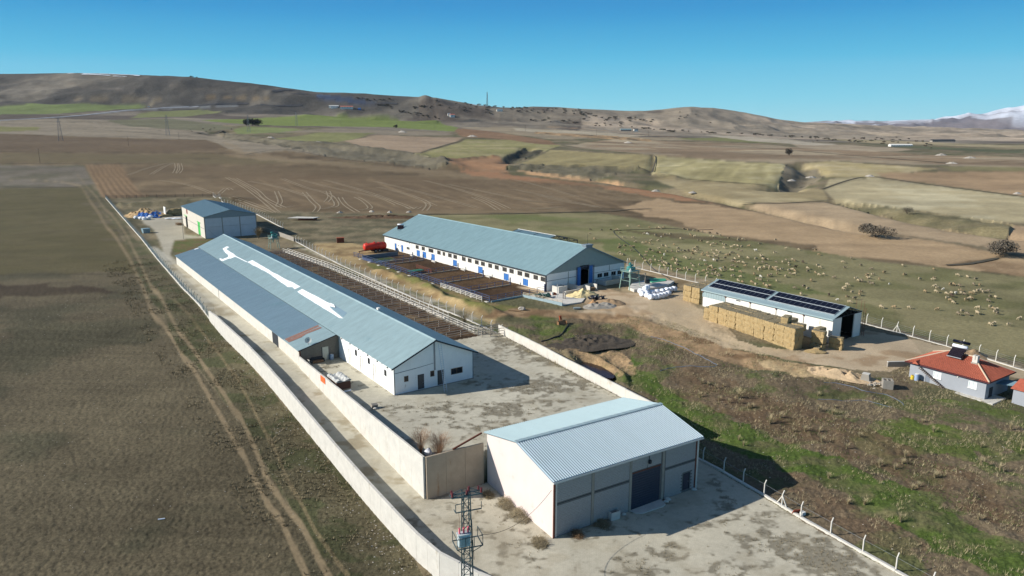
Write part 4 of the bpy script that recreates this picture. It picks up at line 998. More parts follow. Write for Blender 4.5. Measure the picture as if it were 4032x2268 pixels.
roof_patch('torn_white_sheet', wob([(2.79, 90.4), (3.9, 89.8), (3.75, 78), (3.7, 66), (3.84, 53.0), (2.71, 53.3), (2.9, 55.4), (2.38, 57), (2.64, 64.5), (2.95, 71.1)], 2.2, .08, 3), M_sheetw, AE, sa, A_)
roof_patch('torn_white_sheet', wob([(2.54, 51.1), (3.57, 51.1), (3.68, 43), (3.71, 35.4), (3.3, 35.2), (3.05, 33.9), (2.45, 25.8), (2.16, 27), (2.25, 35.3)], 2.2, .06, 4), M_sheetw, AE, sa, A_)
roof_patch('curled_sheet_edge', [(3.05, 34.2), (3.72, 35.4), (3.76, 33.6), (3.4, 32.0)], M_sheetw, AE, sa, A_, lift=.25)
roof_patch('bare_lath_strip', [(3.1, 33.8), (3.9, 34.0), (3.7, 27.0), (2.7, 26.4)], M_roofA2, AE, sa, A_, lift=.085)
MB().prism([(AW / 2 + .7, AR - .33), (AW / 2 + 1.15, AR - .5), (AW / 2 + 1.15, AR + .1), (AW / 2 + .7, AR + .1)], 'y', 22.0, 22.7).obj('roof_vent', M_white, A_)
# ------------------------------------------------------------------ lean-to along the lane
N_ = thing('lean_to_shed', 'low lean-to with blue grey roof and rusty sheets along the left of the long barn', 'shed', (-17.39, 100.8, YARD_Z), 0.598)
l0, l1, LU = 21.9, 131.0, -6.95
zl = 2.55; zh_ = AE - ov * sa - .06; sn_ = (zh_ - zl) / (-ov - LU)
lanez = -2.2
secs = [(21.9, 26), (26, 34.4), (37.2, 45), (45, 53), (53, 61), (61, 69), (69, 79), (79, 89), (89, 99), (99, 110), (110, 120.5), (120.5, 131)]
for a, b in secs: MB().box(LU, LU + .22, a + .015, b - .015, lanez, zl - .12).obj('wall_panel', M_conc, N_)
MB().box(LU + .05, LU + .12, 34.4, 37.2, lanez, zl - .15).obj('dark_gate', M_dark, N_)
MB().box(LU - .06, LU + .0, 33.6, 34.4, lanez, zl - .1).obj('gate_post', M_dark, N_)
m = MB(); m.box(LU - .03, LU + .02, 79 - .1, 79 + .1, lanez, zl - .1); m.obj('downpipe', M_dark, N_)
for a, b, mm_ in ((l0 - .4, 26.8, M_roofA), (26.8, 29.5, M_roofA), (29.5, 55, M_roofA2), (55, 80, M_roofA2), (80, 105, M_roofA2), (105, 131.5, M_roofA2)):
    ribbed(LU - .3, zl - .3 * sn_ + .0, -ov - .02, zh_, a, b, .33, .035).obj('roof_sheet_run', mm_, N_)
for q in ([(-7.0, 29.4), (-.95, 29.4), (-.95, 28.5), (-5.9, 28.5), (-7.0, 28.1)], [(-7.0, 28.0), (-5.8, 28.4), (-2.6, 28.3), (-1.0, 28.0), (-1.0, 27.2), (-3.9, 27.4), (-4.8, 26.9), (-7.0, 27.0)]):
    roof_patch('rusty_sheet', q, M_rust, zh_ + ov * sn_ - .03, sn_, N_, lift=.08)
roof_patch('loose_white_sheet', [(-1.9, 130.9), (-.8, 130.9), (-.8, 130.0), (-1.9, 130.0)], M_sheetw, zh_ + ov * sn_ - .03, sn_, N_, lift=.1)
m = MB(); m.prism([(LU + .25, -.2), (-3.0, -.2), (-3.0, zl + (-3.0 - LU) * sn_ - .1), (LU + .25, zl - .1)], 'y', l0, l0 + .2)
m.prism([(-3.0, 2.3), (-1.9, 2.3), (-1.9, zl + (-1.9 - LU) * sn_ - .1), (-3.0, zl + (-3.0 - LU) * sn_ - .1)], 'y', l0, l0 + .2)
m.prism([(-1.9, -.2), (-.02, -.2), (-.02, AE - .6), (-.6, zh_ - .1), (-1.9, zl + (-1.9 - LU) * sn_ - .1)], 'y', l0, l0 + .2); m.obj('mortar_core', M_joint, N_)
m = MB(); z = -.1; row = 0
while z < 3.9:
    a = LU + .25 - (.2 if row % 2 else 0)
    while a < -.1:
        b0, b1 = max(a, LU + .25), min(a + .39, -.06)
        top = zl + (min(b0, -.6) - LU) * sn_ - .12
        if b1 - b0 > .05 and z + .2 < top and not (b1 > -3.05 and b0 < -1.85 and z < 2.3): m.box(b0, b1 - .012, l0 - .025, l0, z + .005, z + .19)
        a += .4
    z += .2; row += 1
m.obj('block_courses', mat('old_dark_block', rgb(122, 116, 106), .95, .2, 3), N_, kind='stuff')
m = MB(); m.box(-2.98, -1.92, l0 - .02, l0 + .03, 0.02, 2.27)
for i in range(6): m.box(-2.95 + i * .175, -2.95 + i * .175 + .06, l0 - .045, l0 - .02, .05, 2.25)
d_ = m.obj('door', mat('cream_ribbed_door', rgb(206, 206, 192), .6, .08, 3), N_)
MB().box(-3.1, -2.99, l0 - .04, l0 + .1, 0, 2.35).obj('frame', M_dark, d_)
MB().box(LU - .02, LU + .24, l0 - .05, l0 - .0, .3, 2.4).obj('rusty_post', M_rail, N_)
m = MB(); m.bar((LU - .3, l0 - .42, zl - .12), (-ov, l0 - .42, zh_ - .1), .07, .14); m.obj('bargeboard', M_dark, N_)
# satellite dish on the lean-to roof
def dish(name, label, loc, r=.55, face=(0.2, -.75, .5)):
    t = thing(name, label, 'satellite dish', loc)
    m = MB(); d = Vector(face).normalized(); a = d.cross(Vector((0, 0, 1))).normalized(); b = a.cross(d)
    c = Vector((0, 0, r + .35)); rings = []
    for i in range(5):
        rr_ = r * i / 4; off = d * (0.22 * (i / 4) ** 2 * r)
        rings.append([c + off + (a * math.cos(2 * math.pi * k / 16) + b * math.sin(2 * math.pi * k / 16)) * rr_ for k in range(16)])
    for rg in rings: m.v += [tuple(p) for p in rg]
    for i in range(4):
        for k in range(16): m.f.append((i * 16 + k, i * 16 + (k + 1) % 16, (i + 1) * 16 + (k + 1) % 16, (i + 1) * 16 + k))
    m.obj('reflector', mat('dish_white', rgb(206, 206, 198), .5, .05, 3), t, smooth=True)
    MB().tube([(0, 0, 0), tuple(c - d * .05)], .04).obj('mast', M_steel, t)
    q = MB(); q.tube([tuple(c - b * r), tuple(c + d * r * .9)], .015); q.rbox(c + d * r * .95, (.12, .1, .1)); q.obj('feed_arm', M_dark, t)
    return t
def Apt(u, v, w): 
    c, s = math.cos(.598), math.sin(.598); return (-17.39 + u * c - v * s, 100.8 + u * s + v * c, YARD_Z + w)
dish('satellite_dish', 'round white dish standing on the end of the lean-to roof', Apt(-5.2, 22.2, zl + .35))

# ------------------------------------------------------------------ big white barn with blue doors
B_ = thing('cattle_barn', 'big white cattle barn with teal roof, blue doors and a row of windows', 'barn', (8.22, 169.45, 4.2), 0.653)
BW, BL, BE, BR = 26.6, 82.4, 4.35, 9.86
sb = (BR - BE) / (BW / 2)
wv = [(60.29, 62.13), (56.64, 58.53), (51.74, 54.52), (47.7, 49.61), (45.26, 46.62), (41.77, 43.69), (38.99, 40.91), (34.64, 36.54), (31.73, 33.6), (28.33, 30.18), (25.45, 27.27), (22.14, 23.91), (19.19, 21.0), (15.71, 17.6), (12.78, 14.63), (9.32, 11.25), (6.42, 8.37), (3.1, 4.88), (.33, 2.13)]
dv = [(74.4, 75.5, 2.25), (70.1, 71.2, 2.2), (59.74, 61.55, 1.9), (56.01, 57.96, 1.9), (51.08, 52.88, 1.9), (39.17, 41.09, 1.85), (26.58, 28.56, 1.87), (14.97, 16.96, 1.82), (6.99, 8.96, 1.76)]
hl = [(a, b, 2.3, 3.46) for a, b in wv] + [(a, b, .12, h) for a, b, h in dv] + [(72.97, 73.45, 1.5, 2.1), (71.68, 72.0, 1.52, 2.12), (65.96, 67.79, 1.3, 2.2)]
m = MB(); wall(m, 'L', .3, BL, -.3, BE - .1, hl, .25); m.obj('side_wall', M_white, B_)
bm_ = M_blue
for a, b in wv: window(B_, 'L', a, b, 2.3, 3.46, M_concd, M_glass, 4, fr=.07)
for a, b, h in dv: door(B_, 'L', a, b, .12, h, bm_, mat('blue_frame', rgb(70, 110, 160), .6, .1, 3), 2)
window(B_, 'L', 72.97, 73.45, 1.5, 2.1, M_white, M_glass, 1); window(B_, 'L', 71.68, 72.0, 1.52, 2.12, M_white, M_glass, 1)
window(B_, 'L', 65.96, 67.79, 1.3, 2.2, M_white, M_glass, 3, open_=[1])
for v_ in (64.6, 55.6, 50.6, 37.9, 31.0, 24.7, 18.4, 12.0, 5.6): MB().box(-.05, 0, v_ - .06, v_ + .06, 1.95, BE - .15).obj('wall_batten', M_white, B_)
gw = [(17.0, 18.62, 1.26, 2.3), (19.25, 20.88, 1.25, 2.3), (21.92, 23.55, 1.22, 2.25), (24.17, 25.82, 1.2, 2.24)]
m = MB(); wall(m, 'F', 0, BW, -.3, 4.0, gw + [(11.0, 14.05, -.3, 4.0)], .25)
m.box(0, 11.0, 0, .25, 4.0, 4.18); m.box(14.05, BW, 0, .25, 4.0, 4.18); m.obj('gable_wall', M_whiteA, B_)
for h in gw: window(B_, 'F', *h, M_concd, M_glass, 2, fr=.06)
m = MB()   # horizontal cladding boards of the gable
k = 0; z = 4.18
boards = []
while z < BR - .3:
    z1_ = min(z + .3, BR - .25)
    def half(zz): return max(0.05, (BR - .12 - zz) / sb)
    a0, a1, b0, b1 = BW / 2 - half(z), BW / 2 + half(z), BW / 2 - half(z1_), BW / 2 + half(z1_)
    a0 = max(a0, .1); a1 = min(a1, BW - .1); b0 = max(b0, .1); b1 = min(b1, BW - .1)
    segs = [(a0, a1, b0, b1)] if z > 4.78 else [(a0, 11.0, b0, 11.0), (14.05, a1, 14.05, b1)]
    for (p0, p1, q0_, q1_) in segs:
        MB().hexa([(p0, .06, z), (p1, .06, z), (p1, .12, z), (p0, .12, z), (q0_, 0.0 + .02, z1_ - .015), (q1_, .02, z1_ - .015), (q1_, .12, z1_ - .015), (q0_, .12, z1_ - .015)] if False else
                  [(p0, -.03, z), (p1, -.03, z), (p1, .12, z), (p0, .12, z), (q0_, .03, z1_ - .02), (q1_, .03, z1_ - .02), (q1_, .12, z1_ - .02), (q0_, .12, z1_ - .02)]).obj('cladding_board', mat('grey_green_cladding', rgb(150, 160, 154), .6, .06, 1), B_)
    z += .3
MB().prism([(11.0, 4.0), (14.05, 4.0), (14.05, 4.75), (11.0, 4.75)], 'y', .13, .25).obj('door_header', M_dark, B_)
for a0, a1 in ((10.0, 11.05), (14.0, 15.15)):
    m = MB(); m.box(a0, a1, -.16, -.08, 0.05, 4.75); m.bar((a0 + .05, -.18, 1.6), (a1 - .05, -.18, 1.6), .06); m.bar((a0 + .05, -.18, 3.2), (a1 - .05, -.18, 3.2), .06); m.obj('sliding_door', M_blue, B_)
for a in (9.75, 15.45):
    m = MB(); m.bar((a - .12, -.2, 0), (a - .12, -.2, 4.8), .07); m.bar((a + .12, -.2, 0), (a + .12, -.2, 4.8), .07)
    for k in range(14): m.bar((a - .12, -.2, .3 + k * .33), (a + .12, -.2, .3 + k * .33), .05)
    m.obj('door_track_post', M_navy, B_)
MB().bar((9.6, -.22, 4.82), (15.6, -.22, 4.82), .08).obj('door_rail', M_navy, B_)
MB().box(BW - .25, BW, .3, BL, -.3, BE - .1).obj('side_wall', M_white, B_)
MB().prism([(0.25, -.3), (BW - .25, -.3), (BW - .25, BE - .1), (BW / 2, BR - .15), (.25, BE - .1)], 'y', BL - .25, BL).obj('back_wall', M_white, B_)
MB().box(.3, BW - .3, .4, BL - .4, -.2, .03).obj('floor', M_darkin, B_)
MB().box(-.06, .1, -.06, .3, -.2, BE - .3).obj('corner_post', M_dark, B_)
MB().box(.1, 9.6, -.04, 0, 2.5, 2.58).obj('conduit', M_dark, B_); MB().box(15.9, BW, -.04, 0, .85, .93).obj('conduit', M_dark, B_); MB().box(15.9, BW, -.04, 0, 2.62, 2.68).obj('conduit', M_dark, B_)
MB().box(7.0, 7.1, -.08, 0, .6, 4.1).obj('downpipe', M_concd, B_); MB().box(21.1, 21.2, -.06, 0, 2.6, 4.1).obj('downpipe', M_concd, B_)
cb = [-.45, 16.5, 33, 49.5, 66, BL + .45]
for a, b in zip(cb[:-1], cb[1:]):
    ribbed(-.5, BE - .5 * sb + .05, BW / 2, BR + .05, a, b, .36, .045).obj('roof_sheet_run', M_roofB, B_)
    ribbed(BW + .5, BE - .5 * sb + .05, BW / 2, BR + .05, a, b, .36, .045).obj('roof_sheet_run', M_roofB, B_)
MB().prism([(BW / 2 - .35, BR - .05), (BW / 2, BR + .15), (BW / 2 + .35, BR - .05), (BW / 2, BR + .08)], 'y', -.45, BL + .45).obj('ridge_cap', M_roofB, B_)
MB().box(-.62, -.5, -.4, BL + .4, BE - .5 * sb - .2, BE - .5 * sb + .02).obj('gutter', M_dark, B_)
m = MB()
for s in (1, -1):
    u0 = BW / 2 - s * (BW / 2 + .5)
    m.hexa([(u0, -.52, BE - .5 * sb - .2), (BW / 2, -.52, BR - .2), (BW / 2, -.44, BR - .2), (u0, -.44, BE - .5 * sb - .2), (u0, -.52, BE - .5 * sb + .08), (BW / 2, -.52, BR + .1), (BW / 2, -.44, BR + .1), (u0, -.44, BE - .5 * sb + .08)])
m.obj('bargeboard', mat('grey_blue_trim', rgb(120, 138, 146), .6, .08, 2), B_)
m = MB(); m.box(12.3, 14.4, -.6, .8, 9.35, 9.95); m.box(12.1, 14.6, -.75, .95, 9.95, 10.25); m.obj('ridge_vent', mat('vent_grey', rgb(120, 132, 140), .6, .08, 2), B_)
MB().tube([(13.3, 0, 10.2), (13.3, 0, 12.8)], .035).obj('antenna', M_dark, B_)
for v_ in (66.3, 36.5, 18.2):
    m = MB(); m.bar((0, v_, 3.6), (-.5, v_, 3.85), .05); m.rbox((-.6, v_, 3.85), (.3, .25, .18)); m.obj('wall_lamp', M_dark, B_)
# open canopy on the far side of the cattle barn
Cn = thing('open_canopy', 'open steel canopy with blue roof and lattice truss behind the cattle barn', 'canopy', (8.22, 169.45, 4.2), 0.653)
cu0, cu1, cv0, cv1, cz0, cz1 = 27.3, 36.5, 33.4, 52.0, 5.6, 6.75
ribbed(cu0, cz0, (cu0 + cu1) / 2, cz1, cv0, cv1, .36, .045).obj('roof_slope', M_roofD, Cn)
ribbed(cu1, cz0, (cu0 + cu1) / 2, cz1, cv0, cv1, .36, .045).obj('roof_slope', M_roofD, Cn)
MB().box((cu0 + cu1) / 2 - .25, (cu0 + cu1) / 2 + .25, cv0, cv1, cz1 + .06, cz1 + .12).obj('ridge_cap', M_white, Cn)
for v_ in (cv0 - 4.5, cv0 + .1, cv0 + 8, cv0 + 16, cv1 - .1):
    t_ = MB(); t_.bar((cu0, v_, cz0 - .1), (cu1, v_, cz0 - .1), .12)
    n = 9
    for k in range(n):
        a = cu0 + (cu1 - cu0) * k / n; b = cu0 + (cu1 - cu0) * (k + 1) / n
        za_ = cz0 + .05 + (cz1 - cz0) * (1 - abs(2 * (a - cu0) / (cu1 - cu0) - 1)); zb_ = cz0 + .05 + (cz1 - cz0) * (1 - abs(2 * (b - cu0) / (cu1 - cu0) - 1))
        t_.bar((a, v_, za_), (b, v_, zb_), .1); t_.bar((a, v_, cz0 - .1), (b, v_, zb_) if k % 2 else (a, v_, za_), .07); t_.bar((a, v_, za_ if k % 2 else cz0 - .1), (b, v_, cz0 - .1 if k % 2 else zb_), .07)
    t_.obj('truss', M_dark, Cn)
    for a in (cu0, cu1): MB().bar((a, v_, -.2), (a, v_, cz0), .16).obj('post', M_dark, Cn)
for a in np.linspace(cu0, cu1, 7): MB().bar((a, cv0 - 4.5, cz0 + .12 + (cz1 - cz0) * (1 - abs(2 * (a - cu0) / (cu1 - cu0) - 1))), (a, cv0, cz0 + .12 + (cz1 - cz0) * (1 - abs(2 * (a - cu0) / (cu1 - cu0) - 1))), .09).obj('purlin', M_dark, Cn)

# ------------------------------------------------------------------ store with solar roof
S_ = thing('solar_roof_store', 'long white store with dark solar panels on its blue roof', 'storehouse', (60.38, 131.1, 3.0), 0.611)
CW, CL, CE, CR = 9.93, 31.2, 4.75, 6.35
sc = (CR - CE) / (CW / 2)
bays = [(25.0, 31.2), (18.65, 24.85), (12.4, 18.5), (6.2, 12.25), (0.0, 6.05)]
for i, (a, b) in enumerate(bays):
    m = MB()
    if i == 0:
        m.box(0, .2, a, b, -.5, 3.05); m.obj('wall_panel', M_white, S_)
        q = ribbed(0, 0, 0, 0, 0, 1, 1, 0) if False else MB()
        for k in range(18): q.box(-.03 - .03 * (k % 2), .0, a + k * .344, a + (k + 1) * .344, 3.05, CE - .1)
        q.obj('corrugated_panel', M_roofS, S_)
        MB().box(0, .15, a, b, 3.05, CE - .1).obj('wall_panel', M_steel, S_)
    else: m.box(0, .2, a, b, -.5, CE - .1); m.obj('wall_panel', M_white, S_)
for v_ in (24.92, 18.58, 12.32, 6.12, 31.1):
    MB().box(-.05, .0, v_ - .07, v_ + .07, -.4, CE - .15).obj('wall_post', M_concd, S_)
    MB().rbox((-.12, v_, CE - .55), (.2, .25, .3)).obj('bracket', M_rail, S_)
for v_, w_ in ((21.6, 4.0), (9.2, 4.2)): MB().box(-.03, 0.0, v_ - .55, v_ + .55, w_ - .12, w_ + .08).obj('wall_vent', M_dark, S_)
m = MB(); wall(m, 'F', 0.2, 2.9, -.5, 4.7, [], .2); m.obj('gable_panel', M_white, S_)
m = MB(); wall(m, 'F', 7.35, 9.8, -.5, 4.7, [], .2); m.obj('gable_panel', M_white, S_)
MB().box(CW - .2, CW, 0.2, CL, -.5, CE - .1).obj('side_wall', M_white, S_)
MB().prism([(.2, -.5), (CW - .2, -.5), (CW - .2, CE - .1), (CW / 2, CR - .1), (.2, CE - .1)], 'y', CL - .2, CL).obj('back_wall', M_roofS, S_)
MB().box(.3, CW - .3, .3, CL - .3, -.5, .0).obj('floor', M_darkin, S_)
MB().box(.25, CW - .25, 5.5, 5.7, 0, CE - .2).obj('interior_shade_sheet', M_darkin, S_); MB().box(CW - .3, CW - .21, .3, 5.5, 0, CE - .2).obj('interior_shade_side', M_darkin, S_)  # added dark sheets standing in for shade inside the open gable
m = MB(); m.bar((.1, .05, CE - .05), (CW - .1, .05, CE - .05), .12)
for k in range(8):
    a = .3 + (CW - .6) * k / 8; b = .3 + (CW - .6) * (k + 1) / 8
    za_ = CE + .0 + (CR - CE - .15) * (1 - abs(2 * a / CW - 1)); zb_ = CE + (CR - CE - .15) * (1 - abs(2 * b / CW - 1))
    m.bar((a, .05, za_), (b, .05, zb_), .1); m.bar((a, .05, CE), (a, .05, za_), .06); m.bar((a, .05, za_), (b, .05, CE), .06)
m.obj('gable_truss', M_dark, S_)
m = MB()
for k in range(9): m.bar((9.85, -.35 - .0, -.3 + k * .6), (9.85, -.75, -.3 + k * .6), .04)
m.bar((9.85, -.35, -.5), (9.85, -.35, 5.6), .06); m.bar((9.85, -.75, -.5), (9.85, -.75, 5.6), .06); m.bar((9.85, -.35, 4.9), (9.85, -.35, 6.9), .04); m.bar((10.1, .4, 4.9), (10.1, .4, 7.2), .04); m.bar((10.1, 1.4, 4.9), (10.1, 1.4, 7.0), .04); m.obj('rebar_stubs', M_rail, S_)
for a, b in ((-.2, 15.6), (15.6, CL + .2)):
    ribbed(-.35, CE - .35 * sc + .04, CW / 2, CR + .04, a, b, .33, .04).obj('roof_slope', M_roofS, S_)
    ribbed(CW + .2, CE - .2 * sc + .04, CW / 2, CR + .04, a, b, .33, .04).obj('roof_slope', M_roofS, S_)
MB().box(-.42, -.34, -.2, CL + .2, CE - .35 * sc - .22, CE - .35 * sc + .06).obj('fascia', M_roofS, S_)
def panel_mesh(w, l):
    m = MB(); m.box(-w / 2, w / 2, -l / 2, l / 2, 0, .04); return m
sang = math.atan(sc)
pm = panel_mesh(1.02, 1.72); pm_me = MB().box(-.865, .865, -.55, .55, .03, .045).mesh('solar_panel', M_panel)
pf_me = None
frm = MB(); frm.box(-.885, -.865, -.57, .57, 0, .05); frm.box(.865, .885, -.57, .57, 0, .05); frm.box(-.865, .865, -.57, -.55, 0, .05); frm.box(-.865, .865, .55, .57, 0, .05); frm_me = frm.mesh('frame', M_alu)
for arr0 in (.55, 15.95):
    for row, uc in enumerate((2.0, 3.9)):
        for k in range(13 if arr0 < 1 else 13):
            v_ = arr0 + (k + .5) * 1.125
            o = mk('solar_panel', pm_me, S_, loc=(uc, v_, CE + uc * sc + .16), rot=(0, -sang, 0))
            mk('frame', frm_me, o)
    for uc in (1.05, 2.95, 4.85): MB().hexa([(uc - .04, arr0 - .05, CE + (uc) * sc + .1), (uc + .04, arr0 - .05, CE + uc * sc + .1), (uc + .04, arr0 + 14.7, CE + uc * sc + .1), (uc - .04, arr0 + 14.7, CE + uc * sc + .1),
        (uc - .04, arr0 - .05, CE + (uc) * sc + .2), (uc + .04, arr0 - .05, CE + uc * sc + .2), (uc + .04, arr0 + 14.7, CE + uc * sc + .2), (uc - .04, arr0 + 14.7, CE + uc * sc + .2)]).obj('mounting_rail', M_alu, S_)

# ------------------------------------------------------------------ far hall
D_ = thing('storage_hall', 'tall storage hall with slate blue roof and green door at the lane end', 'hall', (-108.59, 253.55, 4.4), 0.584)
DW, DL, DE, DR = 17.96, 43.6, 7.55, 9.6
sd = (DR - DE) / (DW / 2)
M_hall = mat('hall_concrete', rgb(196, 190, 178), .9, .08, .6, col2=rgb(176, 170, 158), c2amt=.05, c2scale=.3)
M_hallf = mat('hall_front_panel', rgb(206, 206, 208), .9, .08, .6)
m = MB(); wall(m, 'L', 0, DL, -.4, DE - .1, [(31.3, 33.7, 5.5, 7.2), (33.1, 37.0, -.4, 4.2), (8.3, 12.3, -.4, 4.4)], .25); m.obj('side_wall', M_hall, D_)
window(D_, 'L', 31.3, 33.7, 5.5, 7.2, M_rail, mat('red_shutter', rgb(140, 44, 52), .6, .1, 2), 1)
door(D_, 'L', 8.3, 12.3, .0, 4.4, M_green, M_green, 2); MB().box(-.12, 0, 7.0, 13.2, 4.5, 4.75).obj('door_rail', M_green, D_); MB().box(-.12, 0, 33, 40, 4.3, 4.5).obj('door_rail', M_green, D_)
MB().box(-.03, 0, 0, DL, 3.1, 3.2).obj('panel_joint', M_dark, D_)
for a, b in ((0.25, 5.95), (6.15, 12.0), (12.2, 17.75)):
    MB().box(a, b, 0.0, .2, -.4, 3.85).obj('wall_panel', M_hallf, D_); MB().box(a, b, 0.0, .2, 3.9, 6.9).obj('wall_panel', M_hallf, D_)
for a in (.1, 6.05, 12.1, 17.85): MB().box(a - .14, a + .14, -.06, .2, -.4, 6.95).obj('column', M_concd, D_)
for k in range(60):
    a = DW * k / 60; b = a + DW / 60 - .03
    za_ = DE + (DR - DE) * (1 - abs(2 * a / DW - 1)) - .1; zb_ = DE + (DR - DE) * (1 - abs(2 * b / DW - 1)) - .1
    if k == 0: gq = MB()
    gq.hexa([(a, -.05, 6.97), (b, -.05, 6.97), (b, .1, 6.97), (a, .1, 6.97), (a, -.05, za_), (b, -.05, zb_), (b, .1, zb_), (a, .1, za_)])
gq.obj('gable_cladding', mat('gable_sheet', rgb(150, 158, 160), .6, .05, 2), D_, kind='stuff')
MB().box(DW - .25, DW, 0.2, DL, -.4, DE - .1).obj('side_wall', M_hall, D_)
MB().prism([(0.25, -.4), (DW - .25, -.4), (DW - .25, DE - .1), (DW / 2, DR - .12), (.25, DE - .1)], 'y', DL - .25, DL).obj('back_wall', M_hall, D_)
MB().box(.3, DW - .3, .3, DL - .3, -.4, .05).obj('floor', M_darkin, D_)
for s in (0, 1):
    u0 = -.4 if s == 0 else DW + .4
    for a, b in ((-.4, 22), (22, DL + .4)): ribbed(u0, DE - .4 * sd + .03, DW / 2, DR + .03, a, b, .4, .04).obj('roof_sheet_run', M_roofD, D_)
m = MB(); m.bar((1.0, -.3, 3.2), (3.7, -.3, 0), .05); m.obj('stay_wire', M_steel, D_)

# ------------------------------------------------------------------ farmhouse
hx, hy, hrz = 72.97, 105.1, -.978
HZ = min(th(hx, hy), th(hx - 11.6 * math.cos(hrz), hy - 11.6 * math.sin(hrz)))
HZ = 2.0
H_ = thing('farmhouse', 'small blue grey farmhouse with hipped terracotta roof and outside stairs', 'house', (hx, hy, HZ), hrz)
HW, HD, HE, HO = 11.65, 7.85, 2.85, .55
m = MB()
def hwall(mb, a0, a1, b0, b1, holes): # front wall spans u -HW..0
    wall(mb, 'F', a0, a1, b0, b1, holes, .25)
hh = [(-7.89, -6.63, 1.15, 2.2), (-2.53, -1.3, 1.12, 2.18), (-9.0, -8.3, -.1, 1.35)]
hwall(m, -HW, 0, -.6, HE, hh); m.obj('front_wall', M_house, H_)
m = MB(); m.box(-.25, 0, .25, HD, -.6, HE); m.obj('side_wall', M_house, H_)
m = MB(); m.box(-HW, -HW + .25, .25, HD, -.6, HE); m.obj('side_wall', M_house, H_)
m = MB(); m.box(-HW + .25, -.25, HD - .25, HD, -.6, HE); m.obj('back_wall', M_house, H_)
for h in hh[:2]: window(H_, 'F', *h, mat('white_upvc', rgb(236, 238, 238), .4, .03, 3), M_glassl, 2, fr=.09); MB().box(h[0] - .08, h[1] + .08, -.1, 0, h[2] - .08, h[2]).obj('window_sill', M_white, H_)
MB().box(-9.0, -8.35, .05, .12, -.1, 1.35).obj('cellar_door', mat('grey_door', rgb(120, 128, 140), .6, .05, 3), H_)
MB().rbox((-4.15, -.08, 2.35), (.2, .12, .2)).obj('round_lamp', M_white, H_)
# stairs down along the wall
for k in range(16):
    MB().box(-9.95 + k * .265, -9.95 + k * .265 + .23, -.85, -.0, 2.25 - k * .155, 2.25 - k * .155 + .07).obj('stair_tread', mat('tread_brown', rgb(110, 96, 90), .8, .1, 4), H_)
m = MB(); m.hexa([(-9.95, -.06, 2.05), (-5.7, -.06, -.45), (-5.7, .0, -.45), (-9.95, .0, 2.05), (-9.95, -.06, 2.3), (-5.7, -.06, -.2), (-5.7, 0.0, -.2), (-9.95, 0, 2.3)]); m.obj('stair_stringer', M_conc, H_)
# hipped roof with courses of tiles
ux0, ux1, vy0, vy1 = -HW - HO, HO, -HO, HD + HO
rz_ = HE + 2.1; hipd = (vy1 - vy0) / 2
RA, RB_ = (ux0 + hipd, (vy0 + vy1) / 2), (ux1 - hipd, (vy0 + vy1) / 2)
def slope_tiles(p0, p1, q1, q0, name, m_, n=22):
    """courses between eave p0-p1 and ridge q0-q1, each lapping the one below, with rolled tiles across"""
    mb_ = MB(); p0, p1, q0, q1 = map(Vector, (p0, p1, q0, q1)); nrm = (p1 - p0).cross(q0 - p0).normalized()
    if nrm.z < 0: nrm = -nrm
    for k in range(n):
        t0, t1 = k / n, min(1.0, (k + 1.15) / n)
        a0, a1 = p0.lerp(q0, t0), p1.lerp(q1, t0); b0, b1 = p0.lerp(q0, t1), p1.lerp(q1, t1)
        L = (a1 - a0).length; c = max(1, int(L / .28))
        base = len(mb_.v)
        for i in range(c + 1):
            s = i / c
            for dlt in (0, .5):
                if i == c and dlt: continue
                f = (i + dlt) / c; hgt = .03 + (.05 if dlt else 0)
                mb_.v.append(tuple(a0.lerp(a1, f) + nrm * (hgt + .035))); mb_.v.append(tuple(b0.lerp(b1, f) + nrm * (hgt - .02 if dlt else .0)))
        nn = (len(mb_.v) - base) // 2
        for i in range(nn - 1):
            j = base + 2 * i; mb_.f.append((j, j + 2, j + 3, j + 1))
    return mb_.obj(name, m_, H_, kind='stuff')
e00, e10, e11, e01 = (ux0, vy0, HE), (ux1, vy0, HE), (ux1, vy1, HE), (ux0, vy1, HE)
ra, rb2 = (RA[0], RA[1], rz_), (RB_[0], RB_[1], rz_)
slope_tiles(e00, e10, rb2, ra, 'roof_tile_courses', M_tile); slope_tiles(e11, e01, ra, rb2, 'roof_tile_courses', M_tile)
slope_tiles(e10, e11, rb2, rb2, 'roof_tile_courses', M_tile); slope_tiles(e01, e00, ra, ra, 'roof_tile_courses', M_tile)
m = MB(); m.add([e00, e10, e11, e01, ra, rb2], [(0, 3, 2, 1), (0, 1, 5, 4), (1, 2, 5), (2, 3, 4, 5), (3, 0, 4)]); m.obj('roof_deck', M_dark, H_)
m = MB()
for a, b in ((e00, ra), (e10, rb2), (e11, rb2), (e01, ra), (ra, rb2)): m.tube([(a[0], a[1], a[2] + .08), (b[0], b[1], b[2] + .08)], .12, 6)
m.obj('ridge_tiles', M_mortar, H_)
m = MB(); m.box(ux0 - .1, ux1 + .1, vy0 - .1, vy0, HE - .14, HE); m.box(ux1, ux1 + .1, vy0, vy1, HE - .14, HE); m.box(ux0 - .1, ux0, vy0, vy1, HE - .14, HE); m.box(ux0 - .1, ux1 + .1, vy1, vy1 + .1, HE - .14, HE); m.obj('gutter', mat('brown_gutter', rgb(96, 44, 44), .5, .05, 4), H_)
m = MB(); m.prism([(-10.9, HE + .05), (-9.9, HE + .05), (-10.4, HE + .55)], 'y', -1.0, .9); m.obj('stair_canopy', M_tiled, H_)
def hroof(u, v): return HE + (rz_ - HE) * min(1, min(v - vy0, vy1 - v) / hipd)
m = MB(); zc_ = hroof(-3.1, 2.7); m.box(-3.5, -2.75, 2.5, 3.2, zc_ - .5, zc_ + 1.25); m.obj('chimney', M_conc, H_)
